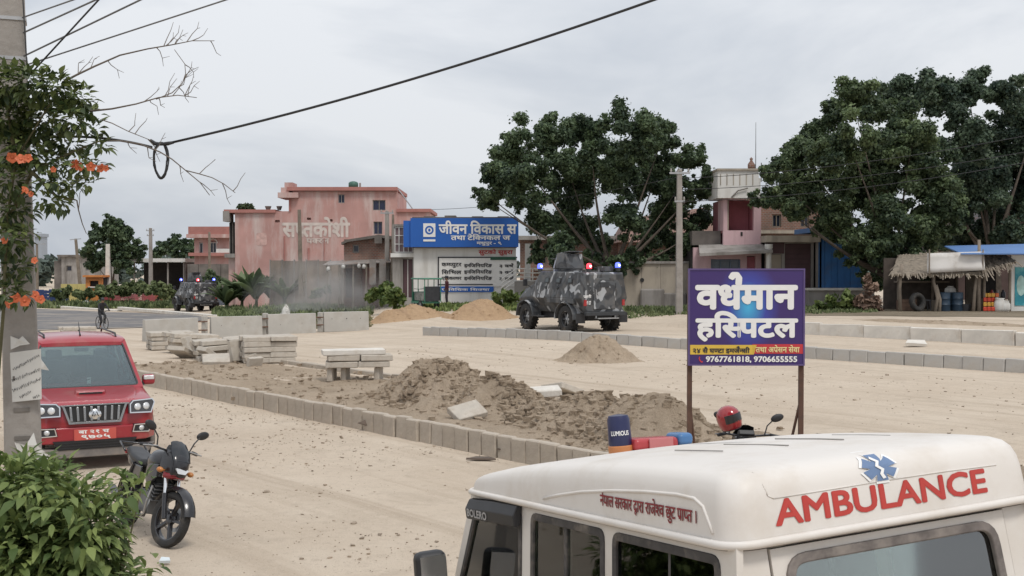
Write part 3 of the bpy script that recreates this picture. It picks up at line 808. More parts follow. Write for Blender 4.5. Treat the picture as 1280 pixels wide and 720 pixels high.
# emblem: six-armed star with a rod
star = []
for i in range(6):
    a = R(90 + 60 * i)
    for da, q in ((-20, 1.0), (20, 1.0), (30, .52)): star.append((q * math.cos(a + R(da)), q * math.sin(a + R(da))))
def decal(name, poly, m, sc_x, sc_y, cx, cy, lift):
    k = MB(); n = len(poly); c = (sum(p[0] for p in poly) / n, sum(p[1] for p in poly) / n)
    vs, fs = [c], []
    poly = [(a[0] + (b[0] - a[0]) * t, a[1] + (b[1] - a[1]) * t) for a, b in zip(poly, poly[1:] + poly[:1]) for t in (0, .33, .67)]; n = len(poly)
    QS = (.2, .4, .6, .8, 1.0)
    for q in QS: vs += [(c[0] + (p[0] - c[0]) * q, c[1] + (p[1] - c[1]) * q) for p in poly]
    for i in range(n):
        j = (i + 1) % n; fs += [(0, 1 + i, 1 + j)] + [(1 + e * n + i, 1 + e * n + n + i, 1 + e * n + n + j, 1 + e * n + j) for e in range(len(QS) - 1)]
    k.add([rear_pt(-(cx + x * sc_x), cy + y * sc_y, lift) for x, y in vs], fs); return k.build(name, m, cap)
decal('emblem_border', star, M_LETTER_W, .098, .062, -.04, .200, .004)
decal('emblem_star', star, M_BLUE_L, .085, .052, -.04, .200, .0065)
k = MB(); v2, f2 = stroke2d([(-.25, .75), (.02, .45), (-.15, .15), (.12, -.15), (-.02, -.45), (.1, -.8)], .10); k.add([rear_pt(-(-.04 + x * .085), .200 + y * .052, .0095) for x, y in v2], f2); k.build('emblem_serpent', M_LETTER_W, cap)
text('side_lettering', 'नेपाल सरकार दव_ारा राजेश-व छुट प~ाप-त ।', (0, .80, .036, .124), M_DEEPRED, cap, None, .018, .004, fn=lambda x, y, z: side_pt(1.0 - x, y, z))
# --- cabin sides with window openings
GUTY, BELTZ = AMB_GUT - .01, 1.10
def amb_side(sgn):
    T = plane_T((0, sgn * .815, BELTZ), (-sgn, 0, 0), (0, -sgn * .065, GUTY - BELTZ)); H = math.hypot(.065, GUTY - BELTZ)
    f = lambda u: -sgn * u
    cells = [((-.03, .955), (.075, .915), 'rear'), ((.955, 1.865), (1.0, 1.80), 'mid'), ((1.865, 2.66), (1.925, 2.60), 'front')]
    nm = 'body_side'
    k = MB(); wins = []
    for (c0, c1), (w0, w1), kd in cells:
        if kd == 'front':
            cell = [(c0, 0), (3.0, 0), (2.66, H), (c0, H)]; win = [(w0, .05), (2.88, .05), (2.57, H - .045), (w0, H - .045)]
        else:
            cell = [(c0, 0), (c1, 0), (c1, H), (c0, H)]; win = [(w0, .05), (w1, .05), (w1, H - .045), (w0, H - .045)]
        cell = [(f(x), y) for x, y in cell]; win = [(f(x), y) for x, y in win]
        if sgn > 0: cell, win = cell[::-1], win[::-1]
        wr = round_poly(win, .055, 4); cr = []
        for q in cell: cr += [q] * 5
        k.ring(cr, wr, .03, None, 0, -.03); wins.append((wr, kd))
    o = k.build(nm, M_AMB, amb); o.matrix_basis = T
    for wr, kd in wins:
        k = MB(); inn = inset_poly(wr, .034); k.ring(inset_poly(wr, -.004), inn, .016, None, 0, -.008); fr = k.build('window_frame', M_RUB, amb, bevel=.005); fr.matrix_basis = T
        pane('window_pane', inset_poly(wr, .02), Matrix.Identity(4), GL_DARK if kd == 'rear' else GL_CLEAR, fr, .004, -.012)
        if kd == 'mid': k = MB(); xs = [p[0] for p in wr]; xm = (min(xs) + max(xs)) / 2; k.box((xm, H / 2, -.006), (.03, H - .10, .016)); k.build('window_divider', M_RUB, fr)
        if kd == 'rear': k = MB(); xs = [p[0] for p in wr]; xm = min(xs) * .45 + max(xs) * .55; k.box((xm, H / 2, -.012), (.018, H - .10, .010)); k.build('window_divider', M_RUB, fr)
    # lower body
    k = MB()
    prof = [(.78, .42), (.845, .50), (.85, .80), (.835, 1.02), (.815, BELTZ + .002)]
    for x0, x1 in ((-.07, .24), (1.02, 2.84)):
        k.loft([[(x, sgn * y, z) for y, z in prof] + [(x, sgn * .74, BELTZ), (x, sgn * .74, .42)] for x in (x0, x1)])
    for x0, x1, zc in ((.24, 1.02, .72),):
        k.loft([[(x, sgn * y, z) for y, z in [(.85, .80), (.835, 1.02), (.815, BELTZ + .002)]] + [(x, sgn * .74, BELTZ), (x, sgn * .74, .80)] for x in (x0, x1)])
    k.build('lower_side', M_AMB, amb, bevel=.012)
    for x in (.955, 1.865):      # door shut lines and handles
        k = MB(); k.box((x, sgn * .852, .82), (.012, .006, .58)); k.build('door_seam', M_RUB, amb)
        k = MB(); k.box((x + .14, sgn * .858, .98), (.15, .022, .03)); k.build('door_handle', M_BLACK, amb, bevel=.006)
    k = MB(); k.box((1.9, sgn * .86, .72), (1.75, .014, .07)); k.build('rub_strip', M_BLACK, amb, bevel=.004)
for s_ in (1, -1): amb_side(s_)
# --- rear face: corner pillars, door with window
k = MB(); H = GUTY - BELTZ; T = plane_T((-.07, 0, BELTZ), (0, -1, 0), (.075, 0, H)); Hs = math.hypot(.075, H)
outer = [(-.81, 0), (.81, 0), (.745, Hs), (-.745, Hs)]; door = [(-.60, 0), (.60, 0), (.595, Hs - .025), (-.595, Hs - .025)]
k.ring(outer, door, .03, None, 0, -.03); o = k.build('rear_pillars', M_AMB, amb); o.matrix_basis = T
win = [(-.53, .09), (.53, .09), (.52, Hs - .075), (-.52, Hs - .075)]; wr = round_poly(win, .09, 5); cr = []
for q in [(-.592, .0), (.592, .0), (.587, Hs - .032), (-.587, Hs - .032)]: cr += [q] * 6
k = MB(); k.ring(cr, wr, .03, None, 0, -.022); door_o = k.build('rear_door', M_AMB, amb, bevel=.003); door_o.matrix_basis = T
k = MB(); k.ring(inset_poly(wr, -.014), inset_poly(wr, .026), .024, None, 0, -.004); k.build('window_seal', M_RUB_G, door_o, bevel=.008)
pane('window_pane', inset_poly(wr, .01), Matrix.Identity(4), GL_REAR, door_o, .005, -.010)
k = MB(); k.box((0, -.31, -.006), (1.184, .60, .032)); k.box((0, -.30, .016), (.40, .16, .012)); k.build('door_lower', M_AMB, door_o, bevel=.01)
k = MB(); k.box((-.52, -.12, .02), (.12, .04, .03)); k.build('handle', M_BLACK, door_o, bevel=.008)
for y in (.72, -.72):
    k = MB(); k.box((-.06, y, .78), (.06, .16, .62)); k.build('corner_panel', M_AMB, amb, bevel=.012)
    k = MB(); k.box((-.095, y, .86), (.03, .11, .30)); k.build('tail_lamp', mat('tail_lamp', (.35, .03, .03), .2, .05), amb, bevel=.008)
k = MB(); k.box((-.16, 0, .50), (.16, 1.66, .16)); k.build('rear_bumper', M_BLACK, amb, bevel=.02)
# --- windscreen, bonnet, nose
T = plane_T((3.0, 0, BELTZ), (0, 1, 0), (-.34, 0, GUTY - BELTZ)); Hw = math.hypot(.34, GUTY - BELTZ)
out_ = [(-.80, 0), (.80, 0), (.74, Hw), (-.74, Hw)]; wr = round_poly([(-.73, .05), (.73, .05), (.68, Hw - .05), (-.68, Hw - .05)], .06, 4); cr = []
for q in out_: cr += [q] * 5
k = MB(); k.ring(cr, wr, .03, None, 0, -.03); o = k.build('windscreen_frame', M_AMB, amb); o.matrix_basis = T
pane('windscreen_pane', inset_poly(wr, -.004), Matrix.Identity(4), GL_CLEAR, o, .005, -.012)
k = MB(); k.loft([[(x, -hw, zb), (x, -hw, zt - .06), (x, -hw + .08, zt), (x, hw - .08, zt), (x, hw, zt - .06), (x, hw, zb)] for x, hw, zb, zt in ((2.98, .80, .62, 1.11), (3.4, .79, .62, 1.08), (3.85, .77, .62, 1.02), (3.92, .75, .62, .93))]); k.build('bonnet', M_AMB, amb, bevel=.015)
k = MB(); k.box((3.93, 0, .78), (.05, 1.0, .22)); k.build('grille', M_BLACK, amb, bevel=.01)
for y in (.6, -.6): k = MB(); k.box((3.93, y, .80), (.05, .2, .2)); k.build('headlamp', M_LAMP, amb, bevel=.03)
k = MB(); k.box((3.98, 0, .52), (.16, 1.64, .18)); k.build('front_bumper', M_BLACK, amb, bevel=.03)
for y in (.80, -.80):
    k = MB(); k.loft([[(3.27 + .47 * math.cos(a), y + d * .10, .42 + .42 * max(0, math.sin(a)) + .04) for a in [R(q) for q in range(0, 181, 15)]] for d in (-1, 1)], closed=False, cap=False)
    k.build('wheel_arch', M_BLACK, amb)
solid('chassis', [((1.8, 0, .44), (3.7, 1.3, .10)), ((1.5, 0, .52), (2.9, 1.48, .05))], M_DARK, amb)
for x in (.63, 3.27):
    for y in (.70, -.70): wheel(amb, (x, y, .35), .35, .2, .60, 6)
# --- interior
M_SEAT = mat('grey_seat_cloth', (.13, .14, .14), .9, .2); M_LINER = mat('pale_liner', (.55, .58, .56), .8, .06)
solid('roof_liner', [((1.3, 0, AMB_GUT - .035), (2.5, 1.4, .02))], M_LINER, amb)
for nm, c_, d_ in (('front_seat', (2.15, .38, .0), .5), ('front_seat', (2.15, -.38, .0), .5)):
    k = MB(); k.box((c_[0], c_[1], .80), (.5, .5, .16)); k.box((c_[0] - .26, c_[1], 1.05), (.12, .48, .52), 0, Matrix.Rotation(R(-10), 3, 'Y')); s1 = k.build(nm, M_SEAT, amb, bevel=.04)
    k = MB(); k.box((c_[0] - .31, c_[1], 1.40), (.10, .26, .15)); k.build('headrest', M_SEAT, s1, bevel=.03)
k = MB(); k.box((1.38, 0, .93), (.12, 1.35, .56), 0, Matrix.Rotation(R(-8), 3, 'Y')); k.box((1.6, 0, .80), (.45, 1.35, .16)); k.build('bench_seat', M_SEAT, amb, bevel=.04)
k = MB(); k.box((.6, .52, .80), (1.0, .36, .40)); k.box((.6, .68, 1.05), (1.0, .06, .30)); k.build('side_bench', M_SEAT, amb, bevel=.03)
k = MB(); k.box((.62, -.22, .84), (1.15, .52, .10)); k.build('stretcher', M_LINER, amb, bevel=.03)
k = MB(); k.box((.25, -.60, 1.36), (.35, .16, .5)); k.build('cabinet', M_LINER, amb, bevel=.02)
k = MB(); k.box((2.78, 0, 1.06), (.30, 1.4, .18)); k.build('dashboard', M_DARK, amb, bevel=.04)
k = MB(); k.lathe([(.17, -.012), (.19, 0), (.17, .012), (.155, 0), (.17, -.012)], 24, 0, Matrix.Translation((2.50, -.38, 1.10)) @ Matrix.Rotation(R(60), 4, 'Y')); k.build('steering_wheel', M_BLACK, amb, smooth=True)
# --- visor, mirror, beacon, light bar
k = MB(); pts = [(1.92, .772, 1.755), (2.25, .785, 1.75), (2.60, .782, 1.735)]
k.loft([[(x, y - .02, z + .005), (x, y + .012, z), (x, y + .042, z - .05), (x, y + .038, z - .105), (x, y + .02, z - .115), (x, y - .0, z - .10)] for x, y, z in pts]); vis = k.build('window_visor', M_BLACK, amb, bevel=.006)
T = plane_T((2.56, .823, 1.645), (-1, .0, .01), (0, .0, 1)); text('visor_lettering', 'BOLERO', (0, .30, 0.0, .045), mat('grey_lettering', (.42, .41, .40), .6, .05), vis, T, .03, .004)
for sy in (1, -1):
    k = MB(); k.box((2.78, sy * 1.00, 1.315), (.12, .19, .26)); mr = k.build('side_mirror', M_BLACK, amb, bevel=.045, seg=3)
    k = MB(); k.tube([(2.76, sy * .82, 1.20), (2.77, sy * .93, 1.25)], .022, 8); k.build('mirror_arm', M_BLACK, mr)
    k = MB(); k.box((2.718, sy * 1.0, 1.315), (.004, .155, .215)); k.build('mirror_glass', M_CHROME, mr)
bz = AMB_GUT + .125
k = MB(); k.lathe([(.072, 0), (.074, .06), (.068, .065)], 20, 0, Matrix.Translation((2.28, -.055, bz))); bc = k.build('beacon', mat('orange_plastic', (.52, .20, .07), .4, .1), amb, smooth=True, auto=40)
k = MB(); k.lathe([(.066, .06), (.070, .075), (.066, .215), (.058, .238), (.02, .245), (0.0, .245)], 20, 0, Matrix.Translation((2.28, -.055, bz))); k.build('beacon_cap', mat('navy_plastic', (.018, .022, .075), .3, .1), bc, smooth=True, auto=40)
T = Matrix.Translation((2.28, -.055, bz + .135))
text('beacon_lettering', 'LUMIOUS', (-.05, .06, 0, .028), M_LETTER_W, bc, None, .03, .0015, fn=lambda x, y, z: Vector((2.28, -.055, bz + .125 + y)) + Matrix.Rotation(R(150) + x / .07, 3, 'Z') @ Vector((.0695 + z, 0, 0)))
k = MB(); k.box((2.27, -.25, bz + .055), (.17, .30, .075), 0, Matrix.Rotation(R(3), 3, 'X')); lb = k.build('light_bar', mat('red_lens', (.38, .045, .05), .25, .1), amb, bevel=.028, seg=3)
k = MB(); k.box((2.27, -.45, bz + .063), (.17, .105, .075), 0, Matrix.Rotation(R(3), 3, 'X')); k.build('blue_lens', mat('blue_lens', (.06, .16, .34), .25, .1), lb, bevel=.028, seg=3)
k = MB(); k.box((2.178, -.27, bz + .058), (.012, .16, .06), 0, Matrix.Rotation(R(3), 3, 'X')); k.build('pale_lens', mat('faded_red_lens', (.48, .16, .16), .3, .1), lb, bevel=.004)
k = MB(); k.box((2.27, -.32, bz + .005), (.15, .46, .03)); k.build('light_bar_base', M_BLACK, lb, bevel=.005)
# ================================================================ RED CAR
M_CAR = mat('car_red_paint', (.31, .018, .028), .30, .04, 1.0, spec=.5, dirt=(.33, .20, .15), dscale=1.3, dlo=.52, dhi=.95, coat=.5)
M_SKID = mat('grey_skid_plastic', (.17, .155, .145), .7, .15, 5, dirt=(.30, .25, .2), dscale=4, dlo=.45, dhi=.8)
GL_CAR = glass_mat('car_glass', (.62, .70, .70), .04)
M_PLATE = mat('red_number_plate', (.52, .09, .07), .5, .05)
M_CHROME_D = mat('smoked_chrome', (.42, .42, .42), .25, .08, metal=1.0)
def build_suv(loc, heading):
    car = thing('red_car', 'dusty red off-road car with chrome grille parked beside the roadside pole', 'car', loc, heading)
    def ring(x, hw, zb, zt, r=.10, top=None):
        return [(x, y, z) for y, z in rrect(2 * hw, zt - zb, r, 4, 0, (zt + zb) / 2)]
    k = MB()
    k.loft([ring(-.02, .70, .46, .97, .06), ring(-.06, .80, .42, 1.0, .08), ring(-.20, .88, .42, 1.035, .10), ring(-.6, .905, .44, 1.075, .12), ring(-1.15, .91, .44, 1.12, .10), ring(-1.5, .91, .44, 1.12, .07), ring(-4.2, .91, .46, 1.12, .07), ring(-4.40, .87, .5, 1.10, .08)])
    body = k.build('body', M_CAR, car, smooth=True, auto=45)
    # bonnet crease panel and scoop
    k = MB(); k.loft([[(x, -w, z - .01), (x, -w * .96, z + .028), (x, w * .96, z + .028), (x, w, z - .01)] for x, w, z in ((-.16, .62, 1.005), (-.45, .68, 1.055), (-.8, .72, 1.085), (-1.12, .74, 1.113))]); k.build('bonnet', M_CAR, car, bevel=.012, seg=3)
    k = MB(); k.loft([[(x, -w, z), (x, -w * .9, z + h), (x, w * .9, z + h), (x, w, z)] for x, w, z, h in ((-.52, .22, 1.075, .055), (-.58, .24, 1.085, .065), (-.95, .20, 1.11, .035))]); sc = k.build('bonnet_scoop', M_CAR, car, bevel=.012)
    k = MB(); k.box((-.525, 0, 1.108), (.02, .34, .026)); k.build('scoop_mouth', M_BLACK, sc)
    # cabin: pillars as frames with panes in them
    B, Tt = 1.115, 1.84
    def cell(nm, quad, T, m, rad=.05, marg=.06, gl=GL_CAR):
        win = inset_poly(quad, marg); wr = round_poly(win, rad, 3); cr = []
        for q in quad: cr += [q] * 4
        k = MB(); k.ring(cr, wr, .045, None, 0, -.045); o = k.build(nm + '_frame', m, car); o.matrix_basis = T
        pane(nm + '_pane', inset_poly(wr, -.012), Matrix.Identity(4), gl, o, .005, -.016)
        k = MB(); k.ring(inset_poly(wr, -.012), inset_poly(wr, .012), .006, None, 0, -.004); k.build(nm + '_seal', M_BLACK, o)
    wsb, wst = Vector((-1.08, 0, B)), Vector((-1.80, 0, Tt)); hw = (wst - wsb).length
    cell('windscreen', [(-.86, 0), (.86, 0), (.68, hw), (-.68, hw)], plane_T(wsb, (0, 1, 0), wst - wsb), M_CAR, .06, .055)
    for s_ in (1, -1):
        T = plane_T((0, s_ * .87, B), (-s_, 0, 0), (0, -s_ * .185, Tt - B)); Hs = math.hypot(.185, Tt - B)
        cells = [[(-1.08, 0), (-1.80, Hs), (-2.15, Hs), (-2.15, 0)], [(-2.15, 0), (-2.15, Hs), (-3.05, Hs), (-3.05, 0)], [(-3.05, 0), (-3.05, Hs), (-4.15, Hs), (-4.34, 0)]]
        for c in cells:
            q = [(-s_ * x, y) for x, y in c]
            if s_ > 0: q = q[::-1]
            cell('door_window', q if sum((q[i][0] * q[(i + 1) % 4][1] - q[(i + 1) % 4][0] * q[i][1]) for i in range(4)) > 0 else q[::-1], T, M_CAR, .04, .05)
    rb, rt_ = Vector((-4.36, 0, B)), Vector((-4.17, 0, Tt)); hr = (rt_ - rb).length
    cell('rear_window', [(-.86, 0), (.86, 0), (.68, hr), (-.68, hr)], plane_T(rb, (0, -1, 0), rt_ - rb), M_CAR, .06, .07)
    k = MB(); rings = []
    for x, w, z, c_ in ((-1.74, .62, Tt - .025, .012), (-1.82, .69, Tt + .02, .03), (-2.2, .70, Tt + .04, .05), (-3.2, .70, Tt + .04, .05), (-4.1, .69, Tt + .01, .04), (-4.22, .65, Tt - .03, .02)):
        rings.append([(x, -w, z - .05), (x, -w + .01, z), (x, -w * .75, z + c_ * .6), (x, 0, z + c_), (x, w * .75, z + c_ * .6), (x, w - .01, z), (x, w, z - .05)])
    k.loft(rings); roof = k.build('roof', M_CAR, car, smooth=True, auto=50)
    for y in (.56, -.56): k = MB(); k.tube([(-2.0, y, Tt + .05), (-2.1, y, Tt + .105), (-3.9, y, Tt + .10), (-4.0, y, Tt + .045)], .016, 8); k.build('roof_rail', M_BLACK, roof, smooth=True)
    k = MB(); k.tube([(-2.05, .0, Tt + .085), (-2.12, 0, Tt + .13), (-2.3, 0, Tt + .30)], [.016, .01, .004], 6); k.build('aerial', M_BLACK, roof)
    # grille with slats
    yz = lambda poly: [(y, z) for y, z in poly]
    T = plane_T((-.012, 0, .84), (0, 1, 0), (-.10, 0, 1.0))
    go = [(-.37, -.135), (.37, -.135), (.46, .125), (.50, .155), (-.50, .155), (-.46, .125)]
    k = MB(); k.prism(go, .03, None, 0, .0); gr = k.build('grille', mat('grille_black', (.02, .02, .02), .4, .1), car); gr.matrix_basis = T
    k = MB(); k.ring(go, inset_poly(go, .032), .03, None, 0, .025); k.build('grille_surround', M_CHROME_D, gr, bevel=.006)
    for i in range(8):
        x = -.33 + .094 * i
        if abs(x) < .02: continue
        k = MB(); k.box((x * 1.03, .012, .048), (.036, .215, .03), 0, Matrix.Rotation(-x * .22, 3, 'Z')); k.build('grille_slat', M_CHROME_D, gr, bevel=.006)
    k = MB(); k.lathe([(.085, .03), (.085, .055), (.06, .065), (.0, .065)], 20, 0, Matrix.Diagonal((1.05, .9, 1, 1))); bd = k.build('badge', M_CHROME, gr, smooth=True, auto=35)
    k = MB(); v2, f2 = stroke2d([(-.045, -.03), (-.02, .04), (0, -.01), (.02, .04), (.045, -.03)], .007); k.add([(x, y, .069) for x, y in v2], f2); k.build('badge_mark', M_BLACK, bd)
    for s_ in (1, -1):
        # lamps, fog lamps, mirror
        T = plane_T((-.015, s_ * .655, .91), (-.55 * s_ * s_, 1 * 1, 0) if False else ((-.40 if s_ > 0 else .40), 1, 0), (-.18, 0, 1))
        hl = [(-.20, -.08), (.16, -.10), (.235, .06), (.20, .12), (-.13, .115), (-.19, .06)]
        hl = hl if s_ > 0 else [(-x, y) for x, y in hl][::-1]
        k = MB(); k.prism(hl, .05, None, 0, -.01); h = k.build('headlamp', mat('headlamp_dark', (.06, .06, .065), .12, .1), car, bevel=.01); h.matrix_basis = T
        k = MB(); k.ring(hl, inset_poly(hl, .018), .012, None, 0, .038); k.build('headlamp_trim', M_CHROME, h)
        for cx in (-.06, .085): k = MB(); k.lathe([(.052, .03), (.055, .046), (.03, .05), (0, .054)], 16, 0, Matrix.Translation((cx * s_, .01, 0))); k.build('headlamp_bulb', M_LAMP, h, smooth=True)
        T = plane_T((-.035, s_ * .66, .60), ((-.32 if s_ > 0 else .32), 1, 0), (.05, 0, 1))
        fg = [(-.15, -.055), (.12, -.075), (.17, .06), (-.12, .065)]; fg = fg if s_ > 0 else [(-x, y) for x, y in fg][::-1]
        k = MB(); k.prism(fg, .05, None, 0, .0); f_ = k.build('fog_lamp', M_BLACK, car); f_.matrix_basis = T
        k = MB(); k.ring(fg, inset_poly(fg, .016), .016, None, 0, .045); k.build('fog_lamp_trim', M_CHROME, f_, bevel=.004)
        k = MB(); k.lathe([(.04, .04), (.042, .054), (0, .058)], 14); k.build('fog_lamp_bulb', M_LAMP, f_, smooth=True)
        k = MB(); k.box((-1.42, s_ * 1.00, 1.20), (.13, .20, .17)); mr = k.build('side_mirror', M_CAR, car, bevel=.045, seg=3)
        k = MB(); k.box((-1.36, s_ * 1.0, 1.235), (.03, .17, .07)); k.build('mirror_cap', M_LAMP, mr, bevel=.02)
        k = MB(); k.box((-1.40, s_ * .88, 1.14), (.07, .10, .05)); k.build('mirror_foot', M_BLACK, mr)
        # arches and sill
        for x in (-.80, -3.48):
            k = MB(); k.loft([[(x + r_ * math.cos(a), s_ * y, .36 + r_ * math.sin(a)) for a in [R(q) for q in range(-10, 191, 14)]] for r_, y in ((.40, .925), (.47, .93), (.47, .86))], closed=False, cap=False); k.build('wheel_arch', M_SKID, car, smooth=True)
            wheel(car, (x, s_ * .78, .36), .36, .235, .60, 5)
        k = MB(); k.box((-2.15, s_ * .93, .42), (1.7, .16, .06)); k.build('side_step', M_BLACK, car, bevel=.015)
    # bumper and lower front
    k = MB(); k.loft([[(x, -w, .42), (x, -w, .66), (x, w, .66), (x, w, .42)] for x, w in ((.03, .60), (-.03, .78), (-.22, .905))]); k.build('front_bumper', M_CAR, car, bevel=.03, seg=3)
    T = plane_T((.036, 0, .39), (0, 1, 0), (.0, 0, 1)); it = [(-.52, -.06), (.52, -.06), (.60, .075), (-.60, .075)]
    k = MB(); k.prism(it, .03, None, 0, -.005); il = k.build('lower_intake', mat('intake_black', (.015, .015, .016), .5, .1), car); il.matrix_basis = T
    for j in range(3): k = MB(); k.box((0, -.035 + j * .04, .027), (1.06 + j * .05, .010, .014)); k.build('intake_bar', M_BLACK, il)
    k = MB(); k.loft([[(x, -w, .20 + z), (x, -w * 1.04, .345), (x, w * 1.04, .345), (x, w, .20 + z)] for x, w, z in ((.05, .56, 0.0), (-.0, .78, .02), (-.22, .88, .06))]); sk = k.build('skid_plate', M_SKID, car, bevel=.02)
    k = MB(); k.box((.048, 0, .545), (.02, .60, .17)); pl = k.build('number_plate', M_PLATE, car, bevel=.004)
    T = plane_T((.059, 0, .545), (0, 1, 0), (0, 0, 1)); text('plate_lettering', 'बा २१ च', (-.24, .20, .012, .07), M_LETTER_W, pl, T, .03, .002); text('plate_lettering', '९७०५', (-.20, .22, -.07, .0), M_LETTER_W, pl, T, .03, .002)
    # interior
    for y in (.38, -.38):
        k = MB(); k.box((-2.35, y, 1.20), (.16, .5, .62), 0, Matrix.Rotation(R(-12), 3, 'Y')); s1 = k.build('front_seat', M_SEAT, car, bevel=.05)
        k = MB(); k.box((-2.44, y, 1.58), (.10, .26, .18)); k.build('headrest', M_SEAT, s1, bevel=.04)
    k = MB(); k.box((-3.3, 0, 1.2), (.16, 1.35, .6)); k.build('rear_seat', M_SEAT, car, bevel=.05)
    k = MB(); k.box((-1.36, 0, 1.10), (.5, 1.55, .10)); k.build('dashboard', M_DARK, car, bevel=.03)
    k = MB(); k.lathe([(.17, -.012), (.19, 0), (.17, .012), (.155, 0), (.17, -.012)], 24, 0, Matrix.Translation((-1.72, -.38, 1.18)) @ Matrix.Rotation(R(-62), 4, 'Y')); k.build('steering_wheel', M_BLACK, car, smooth=True)
    k = MB(); k.box((-1.85, 0, 1.70), (.03, .22, .06)); k.build('inner_mirror', M_BLACK, car, bevel=.01)
    k = MB(); k.box((-1.52, .08, 1.21), (.01, .06, .10)); k.build('windscreen_sticker', M_LETTER_W, car)
    k = MB(); k.box((-2.6, 0, .50), (3.4, 1.5, .12)); k.build('chassis', M_DARK, car)
    k = MB(); k.tube([(-1.15, .1, 1.135), (-1.25, .45, 1.19), (-1.32, .72, 1.24)], .010, 6); k.build('wiper', M_BLACK, car)
    k = MB(); k.tube([(-1.15, -.55, 1.135), (-1.25, -.2, 1.19), (-1.34, .08, 1.25)], .010, 6); k.build('wiper', M_BLACK, car)
    return car
q = G(119, 587)
suv_dir = Vector((.45, -.893, 0)).normalized()
build_suv((q.x + .0, q.y, 0.0), math.atan2(suv_dir.y, suv_dir.x))

